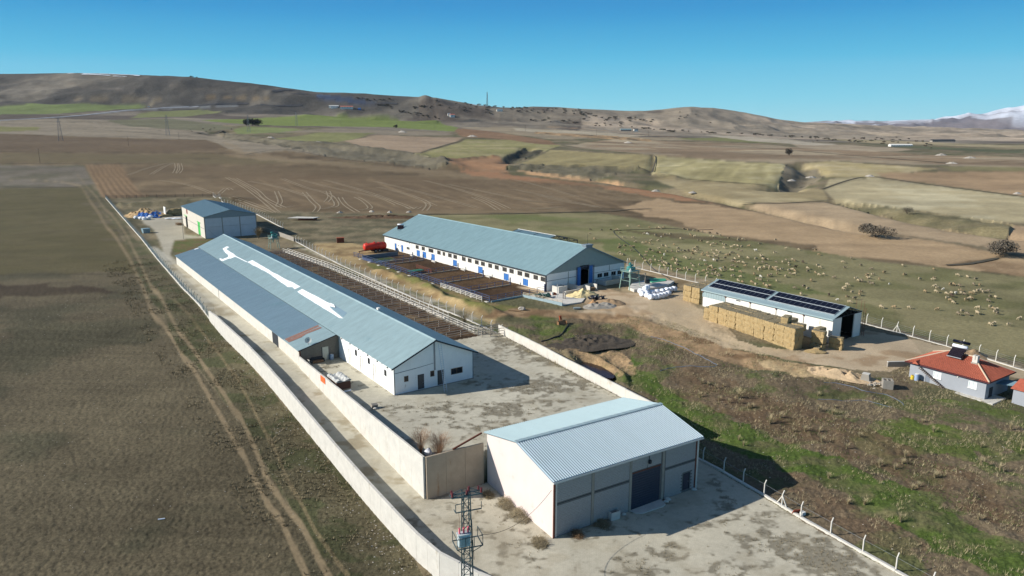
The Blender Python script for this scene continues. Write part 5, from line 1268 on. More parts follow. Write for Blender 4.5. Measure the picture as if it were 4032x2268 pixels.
m = MB(); m.box(-3.15, -3.05, 2.48, 3.22, zc_ + .6, zc_ + 1.3); m.box(-3.6, -2.65, 2.4, 3.3, zc_ - .5, zc_ + .12); m.obj('chimney_flashing', M_concd, H_)
MB().box(-HW - .3, .9, -1.0, .0, -.75, -.12).obj('house_plinth', M_conc, H_); MB().box(0.0, 1.6, -1.0, 3.5, -.75, -.14).obj('house_plinth', M_conc, H_)
m = MB(); m.box(0.02, .06, 1.2, 2.3, -.1, 1.5); m.obj('side_door', M_dark, H_)
def solar_heater(label, loc, rz, sc_=1.0):
    t = thing('solar_water_heater', label, 'water heater', loc, rz)
    m = MB(); m.hexa([(-1.0, -.9, .15), (1.0, -.9, .15), (1.0, .6, 1.25), (-1.0, .6, 1.25), (-1.0, -.96, .22), (1.0, -.96, .22), (1.0, .54, 1.32), (-1.0, .54, 1.32)]); m.obj('collector', M_panel, t)
    m = MB()
    for k in range(12): a = -.9 + k * .164; m.tube([(a, -.95, .26), (a, .52, 1.34)], .03, 5)
    m.obj('vacuum_tubes', mat('brown_tubes', rgb(70, 56, 56), .3, .1, 3), t)
    MB().tube([(-1.05, .65, 1.5), (1.05, .65, 1.5)], .25, 12).obj('hot_water_tank', M_wrap, t, smooth=True)
    MB().bar((-1.05, -.97, .16), (1.05, -.97, .16), .1).obj('lower_manifold', M_alu, t)
    m = MB()
    for a in (-.9, .9): m.bar((a, .6, 0), (a, .65, 1.3), .06); m.bar((a, -.9, -.0), (a, -.9, .2), .06); m.bar((a, -.9, .0), (a, .6, .0), .05)
    m.obj('stand', M_steel, t)
    return t
def Hpt(u, v, w): c, s = math.cos(hrz), math.sin(hrz); return (hx + u * c - v * s, hy + u * s + v * c, HZ + w)
t = solar_heater('solar water heater with tank and panel on the farmhouse roof beside the chimney', Hpt(-6.1, 3.2, hroof(-6, 3.2) - .1), hrz); t.scale = (1.05, 1.05, 1.1)
MB().tube([(-1.2, .95, 2.1), (1.2, .95, 2.1)], .22, 12).obj('spare_tank', M_panel, t, smooth=True)
def Bpt(u, v, w): c, s = math.cos(.653), math.sin(.653); return (8.22 + u * c - v * s, 169.45 + u * s + v * c, 4.2 + w)
t2 = solar_heater('solar water heater on the far end of the teal barn roof', Bpt(4.2, 79.0, BE + 4.2 * sb - .1), .653 - .6)
# annex
x_, y_ = Hpt(5.2, 3.6, 0)[:2]
N2 = thing('house_annex', 'small outbuilding with terracotta roof and grey walls at the right edge beside the farmhouse', 'outbuilding', Hpt(2.7, 2.7, 0), hrz)
m = MB(); m.box(0, 6, 0, 5, -.8, 1.9); m.obj('wall', M_house, N2)
m = MB()
for k in range(14):
    y0 = -.3 + k * .22; m.hexa([(-.3, y0, 1.9 + k * .07), (6.3, y0, 1.9 + k * .07), (6.3, y0 + .24, 1.95 + k * .07), (-.3, y0 + .24, 1.95 + k * .07), (-.3, y0, 2.0 + k * .07), (6.3, y0, 2.0 + k * .07), (6.3, y0 + .24, 2.02 + k * .07), (-.3, y0 + .24, 2.02 + k * .07)])
m.obj('roof_tile_courses', M_tiled, N2, kind='stuff')
m = ribbed(-3.0, 1.75, -.1, 2.15, .6, 3.6, .25, .03); m.obj('porch_roof', M_roofD, N2)
for q in ((-2.9, .7), (-2.9, 3.5)): MB().bar((q[0], q[1], -.7), (q[0], q[1], 1.75), .08).obj('porch_post', M_steel, N2)
# ------------------------------------------------------------------ walls and fences
def lane_z(v): return float(4.2 * ss(v, 60, 132))
def panel_wall(name, label, pts, topf, botf, m_, step=3.0, t=.24, group=None, cap=True):
    u0, v0 = pts[0]; x0, y0 = uv2xy(u0, v0)
    T = thing(name, label, 'wall', (x0, y0, 0), GA, group)
    loc = lambda u, v: (u - u0, v - v0)
    rd = random.Random(len(label))
    for (a, b) in zip(pts[:-1], pts[1:]):
        L = math.hypot(b[0] - a[0], b[1] - a[1]); n = max(1, round(L / step)); d = ((b[0] - a[0]) / L, (b[1] - a[1]) / L); nx, ny = -d[1] * t / 2, d[0] * t / 2
        for i in range(n):
            s0 = L * i / n + .012; s1 = L * (i + 1) / n - .012
            P0 = (a[0] + d[0] * s0, a[1] + d[1] * s0); P1 = (a[0] + d[0] * s1, a[1] + d[1] * s1)
            q0, q1 = loc(*P0), loc(*P1); j = rd.uniform(-.03, .03); nx_, ny_ = nx, ny
            z0b, z1b, z0t, z1t = botf(*P0), botf(*P1), topf(*P0) + j, topf(*P1) + j
            MB().hexa([(q0[0] - nx, q0[1] - ny, z0b), (q1[0] - nx, q1[1] - ny, z1b), (q1[0] + nx, q1[1] + ny, z1b), (q0[0] + nx, q0[1] + ny, z0b),
                       (q0[0] - nx, q0[1] - ny, z0t), (q1[0] - nx, q1[1] - ny, z1t), (q1[0] + nx, q1[1] + ny, z1t), (q0[0] + nx, q0[1] + ny, z0t)]).obj('wall_panel', m_, T)
    return T
def otop(u, v): return lane_z(v) + 1.42 - (0 if v > 61 else .0)
panel_wall('boundary_wall', 'long pale concrete boundary wall between the lane and the left field', OUTER, lambda u, v: otop(u, v) - .35 * float(ss(v, 150, 157)), lambda u, v: lane_z(v) - 2.6, M_conc, t=.32)
IW = panel_wall('courtyard_wall', 'tall concrete wall on the right of the lane, holding up the paved yard', [(35.42, 114.9), (35.32, 92.0), (35.2, 69.9)], lambda u, v: 5.58, lambda u, v: lane_z(v) - .3, M_conc)
ox, oy = 35.42, 114.9
MB().box(-.27 + .02, -.13, 103.3 - oy - .95, 103.3 - oy + 1.0, 5.58 - 1.0, 5.5).obj('orange_board', M_orange, IW)
M_cross = mat('stained_concrete', rgb(166, 152, 132), 0.9, 0.14, 0.8, col2=rgb(140, 100, 62), c2amt=-.02, c2scale=.9, c2stretch=(1.2, 1.2, .12), bump=.01, bscale=7)
panel_wall('cross_wall', 'rust stained concrete wall joining the tall lane wall to the block shed', [(35.36, 69.72), (43.0, 69.35)], lambda u, v: 5.56, lambda u, v: -.4, M_cross, 2.6)
panel_wall('yard_wall', 'low pale concrete wall on the right edge of the paved yard', [(73.5, 112.4), (72.4, 98.0), (71.2, 88.0), (69.1, 66.7), (65.0, 67.6)], lambda u, v: 5.72, lambda u, v: 0.0, M_conc)
a = at_uv(39.1, 69.8); 
bm2 = thing('rusty_beam', 'rusty steel beam leaning from the stained wall up to the shed eave', 'beam', (0, 0, 0)); p0 = uv2xy(38.9, 69.6); p1 = uv2xy(43.2, 70.0)
MB().bar((p0[0], p0[1], 5.62), (p1[0], p1[1], 6.5), .14, .2).obj('steel_section', M_rail, bm2)

post_cache = {}
def post_mesh(m_, h=1.75, w=.11, lean=.35, bent=.45):
    k = (m_.name, h, w, lean)
    if k not in post_cache:
        q = MB(); q.bar((0, 0, -.3), (0, 0, h), w); q.bar((0, 0, h - .02), (lean, 0, h + bent), w * .9); post_cache[k] = q.mesh('post', m_)
    return post_cache[k]
def brace_mesh(m_, h=1.5):
    k = ('b', m_.name, h)
    if k not in post_cache: post_cache[k] = MB().bar((0, 0, h), (0, .9, -.1), .1).mesh('brace', m_)
    return post_cache[k]
def fence(name, label, pts, spacing, m_, h=1.75, lean=.3, wires=4, wm=M_steel, kerb=None, km=None, braces=(), world=False, group=None, w=.11, wr=.010):
    """posts as parts, strands between them, optional footing kerb"""
    P = [Vector((p[0], p[1], 0)) if world else Vector(uv2xy(*p) + (0,)) for p in pts]
    P = [Vector((p.x, p.y, 0)) for p in P]
    T = thing(name, label, 'fence', (P[0].x, P[0].y, th(P[0].x, P[0].y)), 0, group)
    o = T.location.copy(); out = []
    for a, b in zip(P[:-1], P[1:]):
        L = (b - a).length; n = max(1, round(L / spacing)); d = (b - a) / L
        for i in range(n): out.append((a + d * (L * i / n), math.atan2(d.y, d.x)))
    out.append((P[-1], out[-1][1]))
    pm_ = post_mesh(m_, h, w, lean)
    for i, (p, an) in enumerate(out):
        z = th(p.x, p.y); out[i] = (Vector((p.x, p.y, z)), an)
        mk('post', pm_, T, loc=out[i][0] - o, rot=(0, random.uniform(-.02, .02), an + math.pi / 2))
        if i in braces:
            mk('brace', brace_mesh(m_, h * .9), T, loc=out[i][0] - o, rot=an - math.pi / 2)
            mk('brace', brace_mesh(m_, h * .9), T, loc=out[i][0] - o, rot=an + math.pi / 2)
    if wires:
        q = MB()
        for k in range(wires):
            zz = .3 + (h - .35) * k / max(1, wires - 1)
            for (a, _), (b, _) in zip(out[:-1], out[1:]): q.bar(a - o + Vector((0, 0, zz)), b - o + Vector((0, 0, zz)), wr * 2)
        q.obj('wire_strands', wm, T, kind='stuff')
    if kerb:
        for (a, an), (b, _) in zip(out[:-1], out[1:]):
            d = (b - a); d.normalize(); nrm = Vector((-d.y, d.x, 0)) * kerb[0] / 2; A_0, B_0 = a - o + d * .01, b - o - d * .01
            j = random.uniform(-.05, .05)
            q = MB(); q.hexa([A_0 - nrm - Vector((0, 0, .6)), B_0 - nrm - Vector((0, 0, .6)), B_0 + nrm - Vector((0, 0, .6)), A_0 + nrm - Vector((0, 0, .6)),
                              A_0 - nrm + Vector((0, 0, kerb[1] + j)), B_0 - nrm + Vector((0, 0, kerb[1] + j)), B_0 + nrm + Vector((0, 0, kerb[1] + j)), A_0 + nrm + Vector((0, 0, kerb[1] + j))])
            q.obj('kerb_block', km or M_conc, T)
    return T
fence('post_fence', 'leaning white concrete posts on a broken kerb beside the front apron', [(70.0, 61.6), (69.7, 54.6), (69.0, 48.0), (68.2, 42.5), (67.5, 34.8), (66.6, 24.0)], 3.45, M_conc, 1.55, .25, 2, kerb=(.34, .22), braces=(5,))
fence('post_fence', 'white bent post fence between the sheep pasture and the gravel yard', [(141.3, 149), (140.2, 126), (142.0, 78), (141.8, 62), (140.2, 50), (138.5, 24)], 3.15, M_wpipe, 1.75, .3, 5, kerb=(.3, .12), braces=(24,))
fence('post_fence', 'curving line of bent concrete posts between the long pens and the cattle barn', [(77.3, 246), (75.4, 218), (74.1, 196), (73.4, 170), (72.6, 142), (73.2, 129), (74.1, 112.5)], 3.6, M_wpipe, 1.75, .3, 4, kerb=(.35, .12), braces=(0, 13, 21, 30))
fence('mesh_fence', 'blue grey mesh fence running along the left side of the lane', [(30.2, 157.5), (30.6, 190), (32.2, 238), (34.2, 285), (36.6, 360), (39.8, 458)], 3.3, mat('weathered_post', rgb(120, 128, 126), .8, .1, 4), 1.6, -.25, 7, mat('bluish_wire', rgb(104, 126, 134), .6, .1, 5), kerb=(.28, .3), wr=.016, braces=(1, 2))
zaf = lambda x, y: (400 + x * .3106, 700 + y * .3106)
fpts = [gp(*zaf(60, 262))[:2], gp(*zaf(700, 252))[:2], gp(*zaf(1400, 240))[:2]]
fence('mesh_fence', 'dark mesh fence across the far end of the compound below the ridged field', fpts, 5.0, M_dark, 1.6, -.2, 6, M_dark, world=True, wr=.03)
fpts = [gp(*zaf(1415, 232))[:2], gp(*zaf(1520, 296))[:2], gp(*zaf(1640, 345))[:2], gp(*zaf(1960, 460))[:2], gp(*zaf(2300, 640))[:2]]
fence('post_fence', 'white bent posts on a kerb behind the storage hall', fpts, 4.6, M_wpipe, 1.75, .3, 3, world=True, kerb=(.4, .2))
# low dark wall behind the hall
panel_wall('low_wall', 'dark low block wall in the shadow on the right of the storage hall', [(74.5, 290), (76.6, 262), (77.0, 247)], lambda u, v: th(*uv2xy(u, v)) + 1.5, lambda u, v: 3.0, M_concd)

# ------------------------------------------------------------------ pens beside the long barn
PN = thing('animal_pens', 'row of narrow pens with grey pipe rails along the right side of the long barn', 'pens', uv2xy(56.4, 113.0) + (YARD_Z,), GA)
def rail_run(a, b, nposts, rails, h, r, pm__=None):
    q = MB(); a = Vector(a); b = Vector(b)
    for k in range(rails): zz = h * (k + 1) / rails - .05; q.bar(a + Vector((0, 0, zz)), b + Vector((0, 0, zz)), r)
    for k in range(nposts): p = a.lerp(b, k / (nposts - 1)); q.bar(p + Vector((0, 0, -.3)), p + Vector((0, 0, h)), r * 1.25)
    return q
rp = random.Random(9)
nd = 27
for i in range(nd):
    v = 1.0 + i * 4.32
    ul = 12.6 if v < 80 else 12.6 - (v - 80) * .07
    w0 = rp.uniform(-.15, .15)
    rail_run((.3, v + w0, 0), (ul, v, 0), 5, 3, 1.35, .085).obj('pen_divider', M_gpipe, PN)
for k in range(26):
    v0, v1 = 1.0 + k * 4.32, 1.0 + (k + 1) * 4.32; f = lambda v: 12.6 if v < 80 else 12.6 - (v - 80) * .07
    rail_run((f(v0) + .05, v0 + .06, 0), (f(v1) + .05, v1 - .06, 0), 3, 3, 1.4, .085).obj('outer_rail', M_wpipe, PN)
    if k > 2: rail_run((f(v0) + 1.55, v0 + .06, 0), (f(v1) + 1.55, v1 - .06, 0), 3, 2, 1.25, .08).obj('feed_rail', M_wpipe, PN)
    if k > 2: MB().box(f(v0) + .6, f(v0) + 1.1, v0 + .1, v1 - .1, 0, .35).obj('feed_trough', M_conc, PN)
rail_run((12.6, -1.6, 0), (17.5, -3.0, 0), 4, 3, 1.5, .09).obj('gate', M_gpipe, PN)
rail_run((12.8, .2, 0), (17.9, .6, 0), 4, 3, 1.4, .09).obj('gate', M_gpipe, PN)

# ------------------------------------------------------------------ pens beside the cattle barn
PB = thing('cattle_pens', 'muddy cattle pens with blue pipe rails in front of the blue doored barn', 'pens', (8.22, 169.45, 4.2), 0.653)
fl = lambda v: -16.95 + (v + .3) * .0185
n = 24
for k in range(n):
    v0 = -.3 + 73 * k / n; v1 = -.3 + 73 * (k + 1) / n
    rail_run((fl(v0), v0 + .03, 0), (fl(v1), v1 - .03, 0), 2, 3, 1.45, .09).obj('blue_rail', M_navy, PB)
    if k % 2 == 0: MB().box(fl(v0) - .75, fl(v0) - .15, v0, v0 + 1.1, -.1, .12).obj('footing', M_conc, PB)
for k in range(4):
    v0 = 1.5 + k * 4.6; rail_run((fl(v0) - .9, v0, 0), (fl(v0 + 4.4) - .9, v0 + 4.4, 0), 3, 3, 1.1, .09).obj('white_rail', M_wpipe, PB)
for v0, u1, nn in ((11.2, -2.2, 7), (23.2, -2.0, 7), (35.6, -1.8, 7), (54.2, -2.0, 7), (58.6, -3.0, 5), (.0, -.3, 8)):
    rail_run((fl(v0) + .15, v0, 0), (u1, v0 + .2, 0), nn, 2 if v0 else 3, 1.35, .085).obj('pen_divider', M_navy, PB)
    MB().bar((u1, v0 + .2, -.2), (u1, v0 + .2, 1.9), .22).obj('gate_post', M_navy, PB)
    if v0: MB().hexa([(fl(v0) + .3, v0 - .14, -.1), (u1, v0 + .06, -.1), (u1, v0 + .34, -.1), (fl(v0) + .3, v0 + .14, -.1), (fl(v0) + .3, v0 - .14, .2), (u1, v0 + .06, .2), (u1, v0 + .34, .2), (fl(v0) + .3, v0 + .14, .2)]).obj('concrete_sill', M_concd, PB)
for v0 in (48.0, 32.5, 20.8, 60.5):
    q = MB(); q.box(-1.9, -1.2, v0, v0 + 1.9, .25, .6); q.box(-1.8, -1.7, v0 + .1, v0 + .2, 0, .25); q.box(-1.4, -1.3, v0 + 1.7, v0 + 1.8, 0, .25); q.obj('water_trough', M_conc, PB)
q = rail_run((-10.2, 36, 0), (-10.0, 44.5, 0), 6, 4, 1.2, .1); q.obj('cattle_crush', M_rail, PB)
q = MB(); q.box(-15.6, -11.2, 38.2, 40.2, .55, .72); q.box(-15.5, -15.3, 38.3, 38.5, 0, .55); q.box(-11.5, -11.3, 39.9, 40.1, 0, .55); q.obj('green_feeder', mat('dark_green_paint', rgb(40, 110, 84), .6, .1, 4), PB)
# blue planked slurry pit at the far end
MB().box(-15.8, -3.8, 66.5, 66.7, -.2, 1.15).obj('pit_wall', mat('grey_blue_plank', rgb(98, 112, 126), .8, .15, 2, stretch=(.2, 1, 3)), PB)
MB().box(-15.8, -15.6, 60, 66.5, -.2, .7).obj('pit_wall', M_navy, PB)
o_ = MB().prism([(-15.5, 59.5), (-10, 59.3), (-7.4, 61.2), (-8, 66.4), (-15.5, 66.4)], 'z', -.02, .05).obj('slurry_water', mat('green_slurry', rgb(88, 98, 52), .12, .2, .8, spec=.6), None)
o_.location = PB.location; o_.rotation_euler = PB.rotation_euler; o_['kind'] = 'structure'
# end wall of the pens: pale blue planks
def wp(pts, zt, zb): return MB().hexa([(*pts[0], zb), (*pts[1], zb), (pts[1][0] + .02, pts[1][1] + .18, zb), (pts[0][0] + .02, pts[0][1] + .18, zb), (*pts[0], zt), (*pts[1], zt), (pts[1][0] + .02, pts[1][1] + .18, zt), (pts[0][0] + .02, pts[0][1] + .18, zt)])
M_pbl = mat('pale_blue_wall', rgb(150, 170, 176), .8, .15, 2)
RW = thing('retaining_wall', 'pale blue retaining wall below the end of the cattle pens', 'wall', (8.22, 169.45, 4.2), 0.653)
for k in range(4): wp([(-16.8 + k * 2.2, -.75), (-16.8 + (k + 1) * 2.2 - .03, -.72)], .35, -1.6).obj('wall_panel', M_pbl, RW)
for k in range(5):
    a = (-7.9 + k * .4, -.8 - k * 2.35); b = (-7.9 + (k + 1) * .4, -.8 - (k + 1) * 2.35 + .03)
    MB().hexa([(a[0], a[1], -1.6), (b[0], b[1], -1.6), (b[0] + .2, b[1], -1.6), (a[0] + .2, a[1], -1.6), (a[0], a[1], .55), (b[0], b[1], .55), (b[0] + .2, b[1], .55), (a[0] + .2, a[1], .55)]).obj('wall_panel', M_pbl, RW)
rail_run((-7.7, -.9, .5), (-5.8, -12.4, .5), 9, 2, .6, .07).obj('top_rail', mat('cream_pipe', rgb(196, 184, 160), .6, .1, 4), RW)
# concrete pad and troughs by the gable
PD = thing('concrete_pad', 'concrete loading pad with a kerb in front of the cattle barn gable', 'pad', (8.22, 169.45, 4.2), 0.653)
MB().prism([(-7.4, -1.0), (1.5, -.6), (3.2, -6.0), (4.5, -9.5), (-.4, -13.0), (-5.6, -12.4)], 'z', -1.4, .06).obj('slab', M_conc, PD)
MB().box(1.6, 6.5, -5.2, -4.9, 0, .8).obj('kerb_wall', M_conc, PD)
tr = thing('feed_trough_box', 'square concrete trough box standing at the corner of the cattle barn gable', 'trough', Bpt(1.2, -2.2, .06), .653)
m = MB(); m.box(-.2, 2.6, -1.2, -1.0, 0, 1.5); m.box(-.2, 2.6, 1.0, 1.2, 0, 1.5); m.box(-.2, 0, -1.0, 1.0, 0, 1.5); m.box(2.4, 2.6, -1.0, 1.0, 0, 1.5); m.box(0, 2.4, -1, 1, 1.15, 1.25); m.obj('trough', M_conc, tr)
tr = thing('concrete_bay', 'open concrete bay with timber boards left of the blue barn doorway', 'bay', Bpt(6.6, -.6, .0), .653)
m = MB(); m.box(0, .2, -3.2, .4, 0, 1.3); m.box(0, 3.8, -3.4, -3.2, 0, 1.2); m.obj('bay_wall', M_conc, tr); m = MB(); m.box(1.9, 2.1, -5.6, -3.42, 0, 1.3); m.box(4.2, 4.4, -5.6, -3.42, 0, 1.5); m.box(2.12, 4.18, -3.6, -3.42, 0, 1.4); m.obj('bay_wall', M_conc, tr)
MB().box(2.3, 4.1, -5.2, -3.7, .05, .7).obj('timber_box', M_wood, tr)
tr = thing('low_bay_wall', 'low concrete bay wall with red painted patches right of the blue barn doorway', 'wall', Bpt(16.0, -.5, .0), .653)
MB().box(0, .2, -3.4, 0, 0, 1.1).obj('bay_wall', M_conc, tr); MB().box(.2, 5.2, -3.4, -3.2, 0, 1.2).obj('bay_wall', mat('patched_concrete', rgb(196, 184, 164), .9, .1, 1, col2=rgb(180, 120, 96), c2amt=.1, c2scale=1.5), tr); MB().box(5.4, 5.6, -3.0, -.2, 0, 1.6).obj('bay_wall', M_conc, tr)
# silage platform
SP = thing('concrete_platform', 'raised concrete platform behind the white wrapped bales', 'platform', uv2xy(119.4, 123.2) + (4.1,), GA)
m = MB(); m.prism([(0, 0), (5.6, -1.2), (10.4, -1.0), (15.4, 1.6), (12.0, 6.5), (5.0, 5.8), (.6, 2.6)], 'z', -.5, .75); m.obj('slab', M_conc, SP)
m = MB(); m.prism([(9, 3), (13.5, 2.6), (15.2, 4.4), (12, 6.8), (9.5, 5.4)], 'z', .76, .9); m.obj('green_tarpaulin', mat('green_tarp', rgb(70, 156, 120), .6, .15, 1.5), SP)
# ------------------------------------------------------------------ transformer tower
TX, TY = uv2xy(30.0, 51.4)
TW = thing('transformer_tower', 'steel lattice power tower carrying a transformer, in the foreground by the wall', 'power tower', (TX, TY, -1.9), 0.35)
H_T = 13.35
def hw(z): return .48 - (.48 - .30) * min(1, z / 9.5)
for s in ((-1, -1), (1, -1), (1, 1), (-1, 1)):
    MB().bar((s[0] * hw(0), s[1] * hw(0), 0), (s[0] * hw(12.9), s[1] * hw(12.9), 12.9), .085).obj('leg', M_lattice, TW)
nb = 16
for k in range(nb):
    z0, z1 = 12.7 * k / nb, 12.7 * (k + 1) / nb; a, b = hw(z0), hw(z1); s = 1 if k % 2 else -1
    q = MB()
    q.bar((-s * a, -a, z0), (s * b, -b, z1), .045); q.bar((-s * a, a, z0), (s * b, b, z1), .045); q.bar((-a, -s * a, z0), (-b, s * b, z1), .045); q.bar((a, -s * a, z0), (b, s * b, z1), .045)
    q.bar((-b, -b, z1), (b, -b, z1), .04); q.bar((-b, b, z1), (b, b, z1), .04)
    q.obj('lattice_bracing', M_lattice, TW)
q = MB()
for a in (-.32, .32):
    q.bar((-1.4, a, 12.6), (1.4, a, 12.6), .09); q.bar((-1.4, a, 12.6), (-.3, a * .9, 13.0), .05); q.bar((1.4, a, 12.6), (.3, a * .9, 13.0), .05)
q.bar((-1.4, -.32, 12.6), (-1.4, .32, 12.6), .08); q.bar((1.4, -.32, 12.6), (1.4, .32, 12.6), .08); q.bar((-.9, -.3, 12.6), (-.9, .3, 12.6), .05); q.bar((.9, -.3, 12.6), (.9, .3, 12.6), .05); q.bar((-1.4, -.3, 12.6), (-.9, .3, 12.6), .04); q.bar((.9, -.3, 12.6), (1.4, .3, 12.6), .04)
q.obj('crossarm', M_lattice, TW)
q = MB(); q.bar((-1.1, -.45, 11.2), (1.3, -.45, 11.2), .08); q.bar((-1.1, .2, 11.2), (-1.1, -.45, 11.2), .06); q.bar((-1.1, -.45, 11.2), (-1.1, -.45, 12.0), .06); q.bar((-1.1, -.45, 12.0), (-.3, -.45, 12.0), .06); q.bar((1.3, -.45, 11.2), (1.3, -.45, 11.9), .05); q.obj('switch_frame', M_lattice, TW)
def insul(x, y, z, m_, h=.42, r=.09):
    q = MB(); n = 6
    pts, rs = [], []
    for k in range(n):
        pts += [(x, y, z + h * k / n), (x, y, z + h * (k + .5) / n)]; rs += [r * .5, r]
    q.tube(pts, rs, 8); return q.obj('insulator', m_, TW)
for x in (-1.35, 0.0, 1.35): insul(x, -.3, 12.68, M_insul, .5, .12)
insul(.35, .3, 12.68, M_insul, .5, .12); insul(-1.28, .25, 12.68, M_insul, .4, .1); insul(1.25, .25, 12.7, M_insul, .4, .1)
q = MB(); q.bar((-1.2, -1.1, 7.9), (1.2, -1.1, 7.9), .08); q.bar((-1.2, -1.1, 7.9), (-1.2, .5, 7.9), .08); q.bar((1.2, -1.1, 7.9), (1.2, .5, 7.9), .08); q.bar((-1.2, .5, 7.9), (1.2, .5, 7.9), .08)
for x in (-1.2, -.4, .4, 1.2): q.bar((x, -1.1, 7.9), (x, -1.1, 8.9), .05)
q.bar((-1.2, -1.1, 8.9), (1.2, -1.1, 8.9), .05); q.bar((1.2, -1.1, 8.9), (1.2, .5, 8.9), .05); q.bar((-1.2, -1.1, 8.9), (-1.2, .5, 8.9), .05); q.bar((-1.2, .5, 7.9), (-1.2, .5, 8.9), .05); q.bar((1.2, .5, 7.9), (1.2, .5, 8.9), .05)
q.bar((-1.2, -1.1, 7.9), (-.4, -.2, 6.8), .06); q.bar((1.2, -1.1, 7.9), (.4, -.2, 6.8), .06)
q.obj('platform_frame', M_lattice, TW)
q = MB(); q.box(-1.0, .1, -.95, -.35, 8.0, 9.1); 
for k in range(7): q.box(-.95 + k * .15, -.92 + k * .15, -1.06, -.95, 8.15, 8.95)
q.box(-1.06, .16, -1.0, -.3, 9.1, 9.2); q.obj('transformer', mat('transformer_grey', rgb(186, 196, 196), .5, .1, 3), TW)
for x in (-.85, -.45, -.05):
    insul(x, -.65, 9.2, M_pinkin, .6, .1); MB().tube([(x, -.65, 9.8), (x * .8 - .1, -.5, 10.6), (x, -.42, 11.2)], .012, 4).obj('jumper_lead', M_rail, TW)
MB().box(.5, .7, -.6, -.4, 3.9, 4.3).obj('junction_box', M_lattice, TW); MB().tube([(.55, -.5, 0), (.55, -.5, 4)], .03, 5).obj('conduit', M_lattice, TW)
MB().tube([(.45, -.48, 4.3), (.42, -.45, 8.2)], .03, 5).obj('conduit', M_lattice, TW)
MB().box(-.5, .5, -.56, -.52, 1.5, 2.0).obj('warning_plate', mat('plate_grey', rgb(150, 162, 176), .5, .08, 3), TW)
q = MB(); q.tube([(.5, 0, 10.0), (.62, -.2, 6)], .03, 5); q.obj('cable_run', M_rubber, TW)
def wire(name, label, a, b, sag, r=.018, m_=M_rubber, n=14, cat='cable'):
    a = Vector(a); b = Vector(b); pts = []
    for k in range(n + 1):
        t = k / n; p = a.lerp(b, t); p.z -= sag * 4 * t * (1 - t); pts.append(p)
    q = MB(); q.tube([p - a for p in pts], r, 4); o = q.obj(name, m_, None, label, cat); o.location = a; return o
ct, st_ = math.cos(.35), math.sin(.35)
def TWp(x, y, z): return (TX + x * ct - y * st_, TY + x * st_ + y * ct, -1.9 + z)
def Spt(u, v, w): c, s = math.cos(.548), math.sin(.548); return (4.34 + u * c - v * s, 69.578 + u * s + v * c, w)
wire('power_cable', 'thin dark cable sagging from the tower to the front corner of the shed', TWp(1.2, -.5, 8.6), Spt(-.15, .1, 5.6), 1.3, .022)
# ------------------------------------------------------------------ around the shed and the paved yard
o = thing('concrete_box', 'open concrete box standing against the front wall of the block shed', 'box', Spt(7.55, -.62, 0), .5)
m = MB(); m.box(0, 1.2, -.0, .08, 0, .95); m.box(0, 1.2, .72, .8, 0, .95); m.box(0, .08, .08, .72, 0, .95); m.box(1.12, 1.2, .08, .72, 0, .95); m.box(.08, 1.12, .08, .72, .0, .2); m.obj('box_shell', M_conc, o)
for k, (u, v, s) in enumerate(((16.2, -.4, .45), (15.7, -.7, .35), (9.6, -.25, .3), (20.6, -.3, .4))):
    q = MB(); q.blob((0, 0, s * .25), (s, s * .7, s * .45), 7, 4, .2, k, .5)
    q.obj('rubble_stone', M_conc, None, ['pale broken slab lying by the right jamb of the blue shutter', 'small white stone beside the right jamb of the blue shutter', 'grey stone by the left foot of the shed shutter', 'pale stone at the right corner of the block shed'][k], 'stone').location = Spt(u, v, .0)
# ladder on the barn gable
def ladder(name, label, base, top, w=.42):
    t = thing(name, label, 'ladder', base); b = Vector((0, 0, 0)); e = Vector(top) - Vector(base); side = e.cross(Vector((0, 0, 1))).normalized() * w / 2
    MB().bar(b - side, e - side, .06).obj('rail', M_alu, t); MB().bar(b + side, e + side, .06).obj('rail', M_alu, t)
    n = 22
    r0 = MB().bar(-side, side, .04).mesh('rung', M_alu)
    for k in range(1, n): mk('rung', r0, t, loc=e * (k / n))
    return t
ladder('ladder', 'tall metal ladder leaning on the gable of the long barn', Apt(6.98, -3.0, 0), Apt(7.35, -.75, 6.85))
# chair / washing machine shell in front of lean-to, barrel, sofa
o = thing('water_barrel', 'pale blue barrel standing by the cream door of the lean-to', 'barrel', Apt(-1.6, l0 - .55, 0))
MB().tube([(0, 0, 0), (0, 0, .1), (0, 0, .5), (0, 0, .9), (0, 0, .95)], [.28, .33, .35, .33, .27], 14).obj('drum', mat('pale_blue_drum', rgb(150, 170, 190), .5, .1, 3), o, smooth=True); MB().tube([(0, 0, .95), (0, 0, .99)], .2, 12).obj('lid', M_white, o)
o = thing('old_sofa', 'worn brown sofa against the grey block wall of the lean-to', 'sofa', Apt(-5.1, l0 - .8, 0), .598)
m = MB(); m.box(0, 1.9, -.3, .45, 0.1, .42); m.obj('seat', mat('brown_cloth', rgb(120, 96, 74), .9, .2, 4), o); m = MB(); m.box(0, 1.9, .45, .65, .1, .85); m.obj('backrest', M_dark, o); m = MB(); m.box(-.2, 0, -.3, .65, .1, .6); m.obj('armrest', M_dark, o); m = MB(); m.box(1.9, 2.1, -.3, .65, .1, .6); m.obj('armrest', M_dark, o)
o = thing('motor_scooter', 'small white and black scooter parked in the corner by the lane wall', 'scooter', Apt(-6.2, l0 - 1.5, 0), .9)
m = MB(); 
for x in (-.55, .55): m.tube([(x, -.05, .25), (x, .05, .25)], .25, 14)
